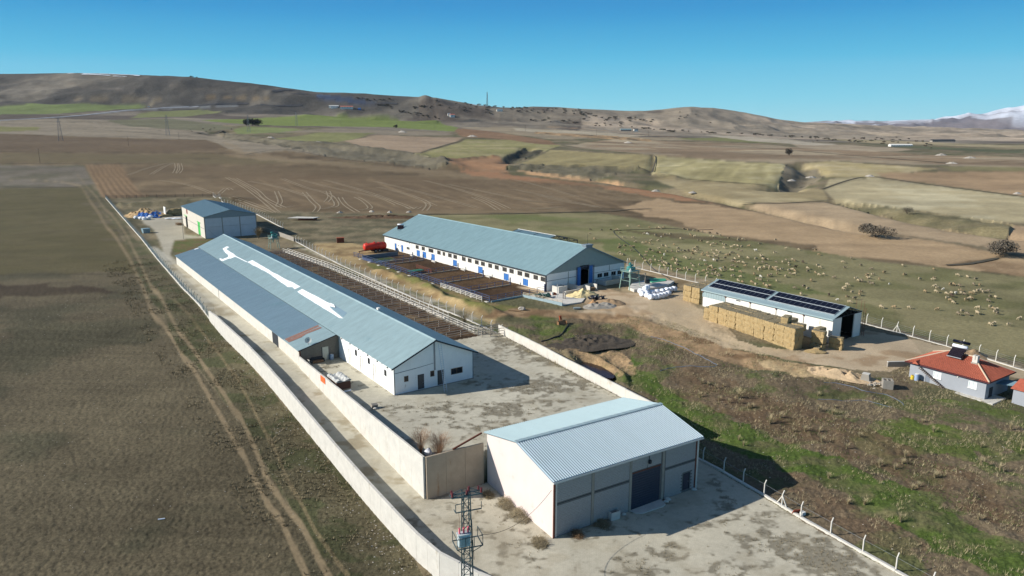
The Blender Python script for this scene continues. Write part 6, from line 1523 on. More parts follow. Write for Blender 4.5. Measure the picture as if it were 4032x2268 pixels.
m.obj('wheels', M_rubber, o, kind='stuff'); m = MB(); m.blob((-.3, 0, .6), (.45, .18, .22), 8, 5, .05, 2); m.obj('body', M_white, o, smooth=True); m = MB(); m.rbox((-.25, 0, .82), (.6, .22, .1)); m.obj('saddle', M_rubber, o); m = MB(); m.bar((.5, 0, .25), (.3, 0, 1.0), .07); m.bar((.3, -.3, 1.0), (.3, .3, 1.0), .04); m.rbox((.42, 0, .6), (.08, .35, .6), 0, 0, -.25); m.obj('front_shield', M_white, o)
# container with white lid
def gpt(u, v, z): x, y = uv2xy(u, v); return (x, y, z)
o = thing('sheeted_container', 'rusty skip covered with pale torn sheeting, beside the lane wall', 'skip', gpt(36.0, 99.6, YARD_Z), GA)
m = MB(); m.box(0, 2.2, 0, 3.6, .05, 1.35); m.obj('skip_body', mat('rust_brown', rgb(92, 66, 56), .85, .2, 3), o)
m = MB(); rs_ = random.Random(4); nx_, ny_ = 8, 10
for i in range(nx_ + 1):
    for j in range(ny_ + 1): m.v.append((-.12 + 2.45 * i / nx_, -.15 + 3.9 * j / ny_, 1.40 + rs_.uniform(0, .16) + .12 * math.sin(i * 1.3)))
m.f = [(i * (ny_ + 1) + j, (i + 1) * (ny_ + 1) + j, (i + 1) * (ny_ + 1) + j + 1, i * (ny_ + 1) + j + 1) for i in range(nx_) for j in range(ny_)]
b = len(m.v); m.box(-.12, 2.33, -.15, 3.75, 1.3, 1.37); m.obj('torn_sheeting', mat('grey_white_sheeting', rgb(196, 196, 190), .8, .12, 2, bump=.04, bscale=4), o)
MB().tube([(1.2, -.6, .15), (2.2, -.25, .2)], .12, 8).obj('white_roll', M_wrap, None, 'short white roll lying in front of the sheeted skip', 'roll').location = gpt(36.0, 99.6, YARD_Z)
o = thing('broken_trough', 'broken grey trough lying on the paving near the lane wall shadow', 'trough', gpt(37.9, 90.2, YARD_Z), .3)
m = MB(); m.rbox((0, 0, .35), (.9, .5, .5), .3, .3, .1); m.obj('trough_shell', M_concd, o); m = MB(); m.blob((.1, -.5, .12), (.35, .25, .14), 7, 4, .2, 3, .5); m.obj('broken_piece', M_conc, o)
# bricks heap by the barn foot
def heap(name, label, cat, loc, r, h, m_, seed=0, n=26, mm=16, jit=.12, elong=1.0, rz=0, noise=.25):
    q = MB(); rd = random.Random(seed)
    for i in range(mm + 1):
        for k in range(n):
            t = 2 * math.pi * k / n; f = i / mm; rr_ = r * f * (1 + .18 * math.sin(2 * t + seed) + .08 * math.sin(5 * t))
            x = rr_ * math.cos(t) * elong; y = rr_ * math.sin(t)
            zz = h * (max(0, 1 - f ** 1.5)) * (1 + noise * (float(vn(np.array([x * 1.3 + seed]), np.array([y * 1.3]), seed)[0]) - .5) * 2) + rd.uniform(-jit, jit) * h * .3 * (1 - f) - .12 * f
            q.v.append((x, y, zz))
    for i in range(mm):
        for k in range(n): k2 = (k + 1) % n; q.f.append((i * n + k, i * n + k2, (i + 1) * n + k2, (i + 1) * n + k))
    o = q.obj(name, m_, None, label, cat, smooth=False); o.location = loc; o.rotation_euler = (0, 0, rz); return o
zgf = lambda x, y: (2000 + x * .3106, 850 + y * .3106)
zrf = lambda x, y: (1900 + x * .3795, 1050 + y * .3795)
heap('feed_heap', 'cone of pale yellow feed piled by the cattle barn gable', 'heap', gp(*zgf(950, 1015)), 3.3, 1.5, M_sand, 2, elong=1.15, rz=.4)
heap('earth_heap', 'brown earth heap right of the torn black sheeting', 'heap', gp(*zgf(1290, 1110)), 2.6, 1.1, M_brownearth, 3, elong=1.5)
heap('earth_heap', 'small reddish earth mound below the black sheeting', 'heap', gp(*zgf(1080, 1120)), 1.4, .9, mat('reddish_earth', rgb(168, 130, 92), .95, .15, 2), 5)
heap('rubble_heap', 'grey rubble bank with weeds under the concrete pad', 'heap', gp(*zgf(1180, 1150)), 2.4, .8, M_concd, 7, elong=1.8, noise=.6)
heap('spoil_heap', 'reddish heap beside the square concrete trough', 'heap', gp(*zgf(580, 1000)), .9, .7, mat('red_soil', rgb(170, 92, 60), .95, .15, 3), 8)
heap('manure_mound', 'wide low mound of dark manure in the rough grass behind the yard wall', 'manure heap', gp(*zrf(1090, 765)) - Vector((0, 0, .1)), 7.0, .42, M_manure, 9, n=56, mm=26, elong=1.12, rz=.6, noise=.8)
heap('earth_heap', 'pale sand heap behind the farmhouse chimney', 'heap', gp(3232 + 1930 * .3106, 1180 + 715 * .3106), 2.2, 1.1, M_brownearth, 12, elong=1.4)
heap('earth_heap', 'pale earth bank along the edge of the gravel yard before the farmhouse', 'heap', gp(3232 + 250 * .3106, 1180 + 960 * .3106), 2.6, .9, mat('pale_earth', rgb(184, 160, 128), .95, .2, 1.5, bump=.08, bscale=3), 13, elong=2.6, rz=-.7, noise=.8)
q = MB(); rd = random.Random(3)
for k in range(26): q.rbox((rd.uniform(-1.8, 1.8), rd.uniform(-.8, .8), rd.uniform(.1, .9)), (rd.uniform(.5, 1.3), rd.uniform(.3, .8), rd.uniform(.06, .25)), rd.uniform(0, 3), rd.uniform(-.7, .7), rd.uniform(-.7, .7))
q.obj('black_sheeting_pile', mat('black_plastic', rgb(52, 54, 62), .35, .4, 3), None, 'crumpled pile of black and white plastic by the yellow feed', 'plastic pile', kind=None).location = gp(*zgf(1120, 1065))
# plastic netting pile on the pad, tank, pipe stand
q = MB(); rd = random.Random(6)
for k in range(30): q.rbox((rd.uniform(-1.7, 1.7), rd.uniform(-.9, .9), rd.uniform(.05, .7)), (rd.uniform(.5, 1.1), rd.uniform(.3, .6), rd.uniform(.1, .3)), rd.uniform(0, 3), rd.uniform(-.6, .6), rd.uniform(-.6, .6))
q.obj('green_sheeting_pile', mat('dark_green_net', rgb(44, 76, 70), .7, .3, 3), None, 'dark green netting heaped on the end of the cattle pens pad', 'netting').location = Vector(Bpt(-4.6, -4.3, .1))
o = thing('white_tub', 'small white tub beside the reddish heap', 'tub', gp(*zgf(560, 1005), ) + Vector((0, 0, .0))); MB().tube([(0, 0, 0), (0, 0, .7)], [.25, .3], 10).obj('tub_shell', M_white, o)
for k, (x, y) in enumerate(((700, 1055), (725, 1060))):
    o = thing('pipe_post', ['left', 'right'][k] + ' grey post of the pair on the concrete pad', 'post', gp(*zgf(x, y)), 0, 'posts on the pad'); MB().bar((0, 0, 0), (0, 0, 1.6), .22).obj('shaft', M_gpipe, o); MB().box(-.16, .16, -.16, .16, 1.6, 1.68).obj('cap', M_conc, o)
o = thing('tall_pole', 'slim pale pole with a base plate beside the square trough', 'pole', gp(*zgf(625, 1045))); MB().bar((0, 0, 0), (0, 0, 3.4), .16).obj('shaft', M_white, o); MB().box(-.3, .3, -.3, .3, 0, .05).obj('base_plate', M_concd, o)
q = MB(); q.prism([(0, 0), (1.9, .3), (1.6, 1.3), (.3, 1.1)], 'z', .25, .32); q.rbox((.9, .6, .13), (1.3, .8, .24), .2); q.obj('sheet_metal_scrap', mat('dull_zinc', rgb(138, 148, 148), .6, .2, 2), None, 'bent grey metal sheet lying in the grass below the pad', 'metal sheet').location = gp(*zgf(820, 1190))
q = MB(); q.rbox((0, 0, .2), (3.0, .22, .14), -.35); q.obj('timber_beam', M_wood, None, 'pale timber beam lying in the grass below the cattle pens', 'beam').location = gp(*zrf(330, 465))
q = MB(); q.blob((0, 0, .3), (.8, .6, .45), 9, 5, .2, 4, .6); q.obj('rock', M_stone, None, 'grey boulder in the green grass below the cattle pens', 'boulder').location = gp(*zrf(410, 450))
# ------------------------------------------------------------------ machines
def tanker():
    t = thing('slurry_tanker', 'red cylindrical slurry tanker trailer parked by the far corner of the cattle barn', 'tanker', gpt(87.6, 211.2, YARD_Z), GA + .0)
    MB().tube([(0, 0, 1.9), (.25, 0, 1.9), (7.2, 0, 1.9), (7.45, 0, 1.9)], [.75, 1.12, 1.12, .8], 20).obj('tank', M_red, t, smooth=True)
    for x in (1.2, 3.0, 4.8, 6.4): MB().tube([(x, 0, 1.9), (x + .1, 0, 1.9)], 1.17, 20).obj('tank_band', M_red, t)
    MB().tube([(3.6, 0, 2.95), (3.6, 0, 3.3)], .3, 10).obj('hatch', M_red, t); MB().tube([(.9, 0, 2.9), (.9, 0, 3.4)], .14, 8).obj('valve', M_red, t)
    for x in (3.4, 4.7):
        for y in (-1.25, 1.25):
            w = MB().tube([(x, y - .2, .55), (x, y + .2, .55)], .55, 16).obj('wheel', M_rubber, t); MB().tube([(x, y - .22, .55), (x, y + .22, .55)], .25, 10).obj('rim', M_steel, w)
    q = MB(); q.bar((0, -.5, .8), (7.2, -.5, .8), .16); q.bar((0, .5, .8), (7.2, .5, .8), .16); q.bar((0, -.5, .8), (-1.8, 0, .6), .14); q.bar((0, .5, .8), (-1.8, 0, .6), .14); q.bar((-.1, -.5, .8), (-.1, .5, .8), .12); q.obj('chassis', M_rail, t)
    MB().bar((-1.5, 0, 0), (-1.5, 0, .8), .1).obj('jockey_stand', M_dark, t)
    return t
tanker()
o = thing('engine_pump', 'dark pump unit on the ground right of the red tanker', 'pump', gp(1400 + 380 * .3106, 800 + 610 * .3106), GA)
MB().rbox((0, 0, .5), (1.8, .8, .7)).obj('engine_block', M_dark, o); MB().tube([(-1.2, -.2, .4), (-1.2, .2, .4)], .4, 12).obj('flywheel', M_rubber, o); MB().bar((-1.4, 0, .15), (1.3, 0, .15), .2).obj('skid', M_steel, o)
def mixer(name, label, loc, rz, h, s=1.0, light=M_mint):
    t = thing(name, label, 'mixer tower', loc, rz)
    for a in ((-1, -1), (1, -1), (1, 1), (-1, 1)): MB().bar((a[0] * 2.0 * s, a[1] * 1.6 * s, -.2), (a[0] * 1.55 * s, a[1] * 1.2 * s, h), .16).obj('leg', light, t)
    MB().box(-1.9 * s, 1.9 * s, -1.5 * s, 1.5 * s, h, h + .14).obj('deck', light, t)
    q = MB(); q.bar((-1.9 * s, -1.5 * s, h - .25), (1.9 * s, -1.5 * s, h - .25), .12); q.bar((-1.6 * s, 1.4 * s, h * .55), (1.6 * s, 1.4 * s, h * .55), .08); q.bar((-1.75 * s, -1.35 * s, h * .5), (-1.75 * s, 1.35 * s, h * .5), .08); q.bar((1.75 * s, -1.35 * s, h * .5), (1.75 * s, 1.35 * s, h * .5), .08); q.obj('cross_brace', light, t)
    q = MB()
    for a, b in (((-1.9, -1.5), (1.9, -1.5)), ((1.9, -1.5), (1.9, 1.5)), ((1.9, 1.5), (-1.9, 1.5)), ((-1.9, 1.5), (-1.9, -1.5))):
        for z in (.5, 1.0): q.bar((a[0] * s, a[1] * s, h + z), (b[0] * s, b[1] * s, h + z), .05)
        q.bar((a[0] * s, a[1] * s, h), (a[0] * s, a[1] * s, h + 1.05), .06)
    q.obj('guard_rail', light, t)
    q = MB(); q.tube([(-.2, .1, h + .14), (-.2, .1, h + .9), (-.2, .1, h + 1.3)], [.75 * s, .8 * s, .4 * s], 10); q.obj('mixer_drum', M_teal, t)
    q = MB(); q.rbox((.9 * s, 0, h + .55), (1.0, .8, .7)); q.rbox((.3, .2, h + 1.6), (1.4, .25, .25), .4, .0, .5); q.rbox((-.5, -.2, h + 1.9), (.6, .4, .5), .2, .3); q.rbox((.9, .4, h + 1.2), (.9, .2, .35), -.3, 0, -.4); q.obj('drive_unit', M_teal, t)
    MB().tube([(-.9 * s, -.8 * s, h + .15), (-.9 * s, -.8 * s, h + .9)], [.42, .08], 8).obj('hopper_cone', M_white, t)
    q = MB(); q.tube([(-.2, .1, h), (-.2, .1, h * .6)], [.5 * s, .15], 8); q.obj('outlet_cone', light, t)
    return t
mixer('feed_mixer_stand', 'teal feed mixer standing on a tall mint green frame right of the cattle barn', gpt(121.6, 127.0, YARD_Z), GA + .1, 4.3)
mixer('feed_mixer_stand', 'smaller green machine stand with a mast behind the ridge of the long barn', gpt(66.9, 236.0, YARD_Z), GA, 3.4, .75)
o = thing('loader_bucket', 'orange loader bucket attachment standing in the grass near the manure mound', 'loader bucket', gp(*zgf(685, 1375)), .5)
o.scale = (.8, .8, .8)
m = MB(); m.hexa([(-1.2, -.5, 0), (1.2, -.5, 0), (1.2, .5, 0), (-1.2, .5, 0), (-1.2, .2, .85), (1.2, .2, .85), (1.2, .5, .95), (-1.2, .5, .95)]); m.box(-1.25, -1.18, -.5, .5, 0, .8); m.box(1.18, 1.25, -.5, .5, 0, .8); m.obj('bucket', mat('brown_bucket', rgb(128, 96, 66), .8, .2, 3), o)
m = MB(); m.bar((-.3, .5, .6), (-.2, .9, 2.0), .16); m.bar((.3, .5, .6), (.2, .9, 2.0), .16); m.bar((-.35, .9, 2.0), (.35, .9, 2.0), .16); m.bar((-.3, .7, 1.2), (.3, .7, 1.2), .14); m.rbox((0, .8, 1.6), (.5, .2, .5)); m.obj('mount', mat('dull_orange_steel', rgb(196, 84, 44), .6, .15, 3), o)
# green bin near the hall
o = thing('blue_grey_bin', 'slatted blue grey bin standing by the mesh fence before the hall forecourt', 'bin', gp(575, 917), GA + .2)
m = MB(); m.hexa([(-1.1, -.8, 0), (1.1, -.8, 0), (1.1, .8, 0), (-1.1, .8, 0), (-1.3, -1.0, 1.7), (1.3, -1.0, 1.7), (1.3, 1.0, 1.7), (-1.3, 1.0, 1.7)]); m.obj('bin_shell', mat('bin_blue', rgb(132, 158, 168), .6, .1, 3), o)
for k in range(7): MB().bar((-1.1 + k * .36, -.84, .1), (-1.28 + k * .42, -1.04, 1.6), .09).obj('slat', mat('bin_rib', rgb(170, 192, 200), .6, .1, 3), o)
# tarp heap, bags, panel, straw corner by the hall
hp = gp(400 + 560 * .3106, 700 + 490 * .3106)
heap('straw_heap', 'straw heap half covered by blue tarpaulin at the end of the lane', 'straw heap', hp, 6.0, 3.0, mat('tan_straw', rgb(190, 160, 118), .95, .2, 1.5, bump=.08, bscale=2), 21, elong=1.5, n=36, rz=.1, noise=.35)
q = MB(); n_ = 16
for i in range(n_):
    for j in range(n_):
        x = -1.0 + 9.6 * i / (n_ - 1); y = -5.6 + 11.4 * j / (n_ - 1); f = math.hypot(x / 9.2, y / 6.2)
        q.v.append((x, y, max(.0, 3.3 * (1 - min(1, f) ** 1.5)) + .2 + .18 * math.sin(i * 2.1 + j) + .1 * math.sin(j * 3.3)))
q.f = [(i * n_ + j, (i + 1) * n_ + j, (i + 1) * n_ + j + 1, i * n_ + j + 1) for i in range(n_ - 1) for j in range(n_ - 1) if not (i < 8 and 2 < j < 10 + (i % 3))]
tq = q.obj('tarpaulin', M_tarp, None, 'wrinkled blue tarpaulin spread over the back of the straw heap', 'tarpaulin'); tq.location = hp
sm_ = tq.modifiers.new('thickness', 'SOLIDIFY'); sm_.thickness = .05
rd = random.Random(8)
bagn = ['leftmost white sack in front of the blue covered heap', 'second white sack from the left before the blue covered heap', 'middle white sack before the blue covered heap', 'fourth white sack from the left before the blue covered heap', 'rightmost white sack before the blue covered heap']
for k, (x, y) in enumerate(((440, 520), (500, 530), (545, 535), (590, 530), (625, 510))):
    q = MB(); q.blob((0, 0, .6), (1.2, .9, .75), 10, 6, .12, k + 30, .8); q.obj('bulk_sack', M_wtarp, None, bagn[k], 'sack', 'white sacks by the heap', smooth=False).location = gp(400 + x * .3106, 700 + y * .3106)
q = MB(); q.blob((0, 0, .3), (4.2, 1.1, .4), 16, 5, .3, 7, .6); q.obj('plastic_sheeting', M_wtarp, None, 'strip of crumpled white sheeting on the forecourt beside the hall', 'sheeting').location = gp(400 + 920 * .3106, 700 + 525 * .3106)
o = thing('straw_bay', 'open straw bay with pale panel beside the storage hall', 'straw bay', gp(400 + 950 * .3106, 700 + 480 * .3106), .58)
m = MB(); m.box(-4.5, -4.2, -1, 4, 0, 4.0); m.obj('end_panel', M_white, o); m = MB(); m.blob((0, 1.5, 1.2), (3.8, 2.0, 1.9), 12, 6, .2, 3, .6); m.obj('straw_pile', M_straw, o); m = MB(); m.blob((-4.8, -1.5, .3), (3.5, 1.4, .8), 10, 5, .2, 4, .4); m.obj('spilled_straw', M_straw, o)
q = MB()
for k in range(5): q.rbox((rd.uniform(-.8, .8), rd.uniform(-.5, .5), .2 + k * .16), (2.2, 1.6, .12), rd.uniform(-.3, .3))
q.obj('pallet_stack', M_wood, None, 'untidy stack of pallets by the side door of the hall', 'pallets').location = gp(400 + 985 * .3106, 700 + 600 * .3106)
o = thing('utility_pole', 'thin bare pole standing on the forecourt in front of the hall gable', 'pole', gp(400 + 1040 * .3106, 700 + 775 * .3106)); MB().tube([(0, 0, 0), (0, 0, 8.5)], [.09, .06], 6).obj('shaft', M_gpipe, o)
# concrete hut roof in the waste ground
o = thing('sunken_roof', 'flat pale roof slab sticking out of the waste ground behind the pens', 'roof slab', gp(1000 + 560 * .3494, 850 + 48 * .3494), .1)
m = MB(); m.prism([(-6.5, -.5), (4.5, -2.5), (6.5, 1.0), (-3.5, 3.6)], 'z', .9, 1.15); m.obj('slab', M_conc, o); m = MB(); m.box(-2.0, 5.5, -1.0, .6, -.3, .9); m.obj('wall', mat('red_brick_wall', rgb(124, 72, 56), .9, .15, 3), o)
o = thing('rusty_tank', 'small rusty box tank on the bare earth behind the red tanker', 'tank', gp(1000 + 975 * .3494, 850 + 300 * .3494), .3); MB().box(-1.2, 1.2, -.8, .8, 0, 1.6).obj('box', M_rail, o); MB().box(-1.3, 1.3, -.9, .9, 1.6, 1.75).obj('lid', mat('rust_orange', rgb(150, 84, 56), .8, .2, 3), o)
# stone cubes, barrels by the farmhouse
zhf = lambda x, y: (3232 + x * .3106, 1180 + y * .3106)
for k, (x, y, s, lb) in enumerate(((565, 1040, 1.0, 'left tapered concrete block on the slope below the farmhouse yard'), (838, 1118, 1.15, 'right hollow concrete block with a short shadow below the farmhouse'))):
    o = thing('concrete_block', lb, 'concrete block', gp(*zhf(x, y)) - Vector((0, 0, .1)), -.7 + k * .4)
    if k: m = MB(); m.box(-.75, .75, -.75, -.55, 0, 1.5); m.box(-.75, .75, .55, .75, 0, 1.5); m.box(-.75, -.55, -.55, .55, 0, 1.5); m.box(.55, .75, -.55, .55, 0, 1.5); m.box(-.55, .55, -.55, .55, 0, 1.1); m.obj('block_shell', M_concd, o); MB().box(-.06, .06, -.55, .55, 1.1, 1.5).obj('rib', M_concd, o)
    else: MB().hexa([(-.8, -.7, 0), (.8, -.7, 0), (.8, .7, 0), (-.8, .7, 0), (-.5, -.5, 1.5), (.5, -.5, 1.5), (.5, .5, 1.5), (-.5, .5, 1.5)]).obj('block_shell', M_concd, o); MB().box(-.52, .52, -.52, .52, 1.5, 1.56).obj('top_edge', M_conc, o)
q = MB(); rd = random.Random(5)
for k in range(34): q.rbox((rd.gauss(0, .9), rd.gauss(0, .6), rd.uniform(0, .4)), (rd.uniform(.2, .5), rd.uniform(.15, .4), rd.uniform(.1, .3)), rd.uniform(0, 3), rd.uniform(-.4, .4), 0)
q.obj('rubble_pile', M_stone, None, 'white rubble between the two concrete blocks', 'rubble', kind='stuff').location = gp(*zhf(690, 1080))
o = thing('plastic_barrel', 'yellow jerry can by the left wall of the farmhouse', 'barrel', gp(*zhf(1158, 1010))); MB().tube([(0, 0, 0), (0, 0, .7)], [.28, .26], 10).obj('drum', mat('yellow_plastic', rgb(224, 190, 60), .5, .05, 3), o); MB().tube([(0, 0, .7), (0, 0, .78)], .1, 8).obj('lid', M_dark, o)
o = thing('plastic_barrel', 'pale blue striped barrel by the left wall of the farmhouse', 'barrel', gp(*zhf(1212, 1022))); MB().tube([(0, 0, 0), (0, 0, 1.1)], [.36, .36], 12).obj('drum', mat('blue_white_drum', rgb(150, 168, 196), .5, .1, 5), o); MB().tube([(0, 0, 1.1), (0, 0, 1.15)], .33, 12).obj('lid', M_white, o)
lw = thing('low_wall', 'low dark retaining wall left of the farmhouse', 'wall', (0, 0, 0)); p0, p1 = gp(*zhf(840, 850)), gp(*zhf(1140, 842)); MB().bar((p0.x, p0.y, p0.z + .4), (p1.x, p1.y, p1.z + .4), .3, .9).obj('wall_face', M_concd, lw); MB().bar((p0.x, p0.y, p0.z + .9), (p1.x, p1.y, p1.z + .9), .36, .1).obj('coping', M_conc, lw)
# hoses on the ground
def hose(label, px, r, m_, cat='hose', smooth=8):
    P = [gp(*p) for p in px]; pts = []
    for i in range(len(P) - 1):
        p0, p1, p2, p3 = P[max(i - 1, 0)], P[i], P[i + 1], P[min(i + 2, len(P) - 1)]
        for k in range(smooth):
            t = k / smooth; q = .5 * ((2 * p1) + (-p0 + p2) * t + (2 * p0 - 5 * p1 + 4 * p2 - p3) * t * t + (-p0 + 3 * p1 - 3 * p2 + p3) * t ** 3)
            q.z = th(q.x, q.y) + r * .8; pts.append(q)
    pts.append(P[-1]); o = pts[0].copy()
    b = MB(); b.tube([p - o for p in pts], r, 5); x = b.obj('hose', m_, None, label, cat); x.location = o
zcf = lambda x, y: (2600 + x * .3106, 1020 + y * .3106)
M_bhose = mat('blue_hose', rgb(92, 106, 128), .5, .1, 4); M_khose = mat('black_hose', rgb(44, 46, 52), .6, .1, 4)
hose('pale blue hose curving over the rough ground below the straw stack', [zcf(-120, 985), zcf(10, 1015), zcf(170, 1075), zcf(370, 1160), zcf(530, 1240), zcf(640, 1300), zcf(720, 1345), zcf(640, 1370), zcf(300, 1365), zcf(120, 1385), zcf(0, 1420)], .055, M_bhose)
hose('blue hose lying on the slope left of the concrete blocks', [zhf(40, 1050), zhf(200, 1060), zhf(400, 1105), zhf(560, 1160), zhf(800, 1200), zhf(1000, 1290), zhf(1050, 1340)], .05, M_bhose)
hose('faint blue pipe across the grass in front of the farmhouse', [zhf(-40, 1265), zhf(250, 1280), zhf(520, 1275), zhf(690, 1310), zhf(900, 1370)], .04, M_bhose)
hose('thick black hose running from the manure mound to the yard wall', [zrf(895, 605), zrf(840, 680), zrf(790, 725), zrf(700, 755), zrf(610, 780)], .12, M_khose)
hose('long black pipe bent across the sheep pasture', [(2300 + 2180 * .2329, 850 + 235 * .2329), (2300 + 1850 * .2329, 850 + 240 * .2329), (2300 + 1400 * .2329, 850 + 215 * .2329), (2300 + 1000 * .2329, 850 + 232 * .2329), (2300 + 560 * .2329, 850 + 250 * .2329), (2300 + 505 * .2329, 850 + 280 * .2329), (2300 + 600 * .2329, 850 + 375 * .2329), (2300 + 850 * .2329, 850 + 560 * .2329), (2300 + 1010 * .2329, 850 + 730 * .2329), (2300 + 1170 * .2329, 850 + 900 * .2329), (2300 + 1400 * .2329, 850 + 1040 * .2329), (2300 + 1530 * .2329, 850 + 1140 * .2329), (2300 + 1560 * .2329, 850 + 1200 * .2329)], .10, M_khose)
# rusty dark crane arm near the platform
o = thing('steel_tripod', 'grey steel hoist arm standing on the platform behind the white bales', 'hoist', gpt(126.5, 126.8, 4.85), .2)
MB().bar((0, 0, 0), (.1, 0, 2.6), .16).obj('mast', M_gpipe, o); MB().bar((.1, 0, 2.6), (-2.2, -.3, 1.5), .12).obj('boom', M_gpipe, o); MB().rbox((.6, -.3, .5), (.9, .7, 1.0)).obj('motor', M_dark, o)
# water in the pond
x_, y_ = uv2xy(*POND_UV); pz = th(x_, y_) + .32
q = MB(); pts = []
for k in range(28):
    t = 2 * math.pi * k / 28; uu, vv_ = 1.75 * math.cos(t), 5.0 * math.sin(t); uu += .1 * vv_
    pts.append((uu * (1 + .08 * math.sin(3 * t)), vv_))
q.prism(pts, 'z', -.3, 0); o = q.obj('pond_water', mat('dark_pond_water', rgb(44, 32, 32), .2, .1, 1, spec=.25)); o['kind'] = 'structure'; o.location = (x_, y_, pz); o.rotation_euler = (0, 0, GA)
# kerbside scrap at the front fence
o = thing('leaning_board', 'red and white board leaning on the braced kerb post', 'board', at_uv(68.5, 43.3), .2); MB().rbox((0, 0, .35), (.9, .06, .7), 0, .5).obj('board_panel', mat('red_brown_board', rgb(150, 74, 56), .8, .1, 3), o); MB().rbox((.6, -.3, .2), (.6, .4, .4), .3).obj('white_block', M_white, o)
q = MB(); q.tube([(0, 0, .06), (.7, .2, .06)], .07, 6); q.obj('debris', M_wrap, None, 'small white wrapper in the middle of the left field', 'litter').location = gp(772 * .806, 1100 + 1175 * .806)
# ------------------------------------------------------------------ straw bales
def ordn(n):
    w = ['first', 'second', 'third', 'fourth', 'fifth', 'sixth', 'seventh', 'eighth', 'ninth', 'tenth', 'eleventh', 'twelfth']
    if n <= 12: return w[n - 1]
    return str(n) + ('th' if 10 <= n % 100 <= 20 else {1: 'st', 2: 'nd', 3: 'rd'}.get(n % 10, 'th'))
rbl = random.Random(12)
def bale_mesh(L, Wd, Hh, seed, m_):
    """a square bale: soft edges, bulging sides, twine grooves"""
    q = MB(); nx, ny, nz = 8, 3, 3; rd = random.Random(seed); idx = {}
    def pt(i, j, k):
        key = (i, j, k)
        if key in idx: return idx[key]
        x, y, z = (i / nx - .5) * L, (j / ny - .5) * Wd, k / nz * Hh
        e = (i in (0, nx)) + (j in (0, ny)) + (k in (0, nz))
        sh = .0 if e == 1 else (.025 if e == 2 else .05)
        x -= math.copysign(sh, x); y -= math.copysign(sh, y); z -= math.copysign(sh * .7, z - Hh / 2)
        g = .02 if i % 2 else -.015
        if j in (0, ny): y += math.copysign(g, y)
        if k == nz: z += g
        q.v.append((x + rd.uniform(-.04, .04), y + rd.uniform(-.07, .07), z + rd.uniform(-.04, .04))); idx[key] = len(q.v) - 1; return idx[key]
    for i in range(nx):
        for j in range(ny):
            q.f.append((pt(i, j, 0), pt(i, j + 1, 0), pt(i + 1, j + 1, 0), pt(i + 1, j, 0))); q.f.append((pt(i, j, nz), pt(i + 1, j, nz), pt(i + 1, j + 1, nz), pt(i, j + 1, nz)))
        for k in range(nz):
            q.f.append((pt(i, 0, k), pt(i + 1, 0, k), pt(i + 1, 0, k + 1), pt(i, 0, k + 1))); q.f.append((pt(i, ny, k), pt(i, ny, k + 1), pt(i + 1, ny, k + 1), pt(i + 1, ny, k)))
    for j in range(ny):
        for k in range(nz):
            q.f.append((pt(0, j, k), pt(0, j, k + 1), pt(0, j + 1, k + 1), pt(0, j + 1, k))); q.f.append((pt(nx, j, k), pt(nx, j + 1, k), pt(nx, j + 1, k + 1), pt(nx, j, k + 1)))
    return q.mesh('straw_bale', m_)
BM = [bale_mesh(2.38, 1.24, 1.2, s, M_straw) for s in range(5)]
def top_mat_bale(me):
    me2 = me.copy(); me2.materials.append(M_strawt)
    top = max(v.co.z for v in me2.vertices)
    for p in me2.polygons:
        if p.normal.z > .7: p.material_index = 1
    return me2
BMT = [top_mat_bale(b) for b in BM]
cC, sC = math.cos(.611), math.sin(.611)
def Cpt(u, v, w): return Vector((60.38 + u * cC - v * sC, 131.1 + u * sC + v * cC, 3.0 + w))
lay = ['bottom', 'second', 'third', 'top']
rown = ['front', 'second', 'third', 'back']
def bale(u, v, w, rz, top, label, group=None, tilt=0.0):
    o = mk('straw_bale', rbl.choice(BMT if top else BM), None, label, 'straw bale', group)
    o.location = Cpt(u + rbl.uniform(-.10, .10), v + rbl.uniform(-.06, .06), w + rbl.uniform(-.03, .03)); o.scale = (1.01, rbl.uniform(.98, 1.07), rbl.uniform(.98, 1.05)); o.rotation_euler = (rbl.uniform(-.02, .02) + tilt, rbl.uniform(-.03, .03), .611 + rz + rbl.uniform(-.045, .045)); return o
ncol = 9
for row in range(4):
    for c in range(ncol):
        for L_ in range(4):
            if row > 0 and L_ < 3 and c not in (0, ncol - 1): continue
            if c == 0 and row >= 2: continue
            if c == 1 and row == 3: continue
            v = 2.5 + c * 2.35; u = -9.1 + row * 1.26 + (v - 1.4) * .08
            bale(u, v, -.65 + L_ * 1.15, math.pi / 2 - .08, L_ == 3, 'straw bale, %s row, %s layer, %s column from the right end of the long stack' % (rown[row], lay[L_], ordn(c + 1)), 'bales of the long straw stack')
bale(-6.9, 5.3, 3.95, .3, True, 'loose straw bale lying on top of the long stack near its right end')
bale(-6.4, 2.9, 3.0, math.pi / 2 + .2, True, 'straw bale tilted on the top edge at the right end of the stack')
bale(-4.1, 6.0, 2.9, .1, True, 'straw bale on top beside the store wall at the stack end')
for w_ in range(3): bale(-4.6, -.2, -.35 + w_ * 1.22, math.pi / 2 + .1 * w_, w_ == 2, 'straw bale, %s of the separate column left of the lowest column' % ['bottom', 'middle', 'top'][w_])
for w_ in range(3): bale(-2.6, 1.0, -.35 + w_ * 1.22, .15 - .1 * w_, w_ == 2, 'straw bale, %s of the column closest to the store gable' % ['bottom', 'middle', 'top'][w_])
for w_ in range(2): bale(-1.9, -2.1, -.35 + w_ * 1.24, math.pi / 2 + .3, w_ == 1, 'straw bale, %s of the low two bale column nearest the dark doorway' % ['bottom', 'top'][w_])
bale(-5.9, -.9, -.35, .3, True, 'single half buried straw bale at the foot of the separate column').scale = (.6, .8, .7)
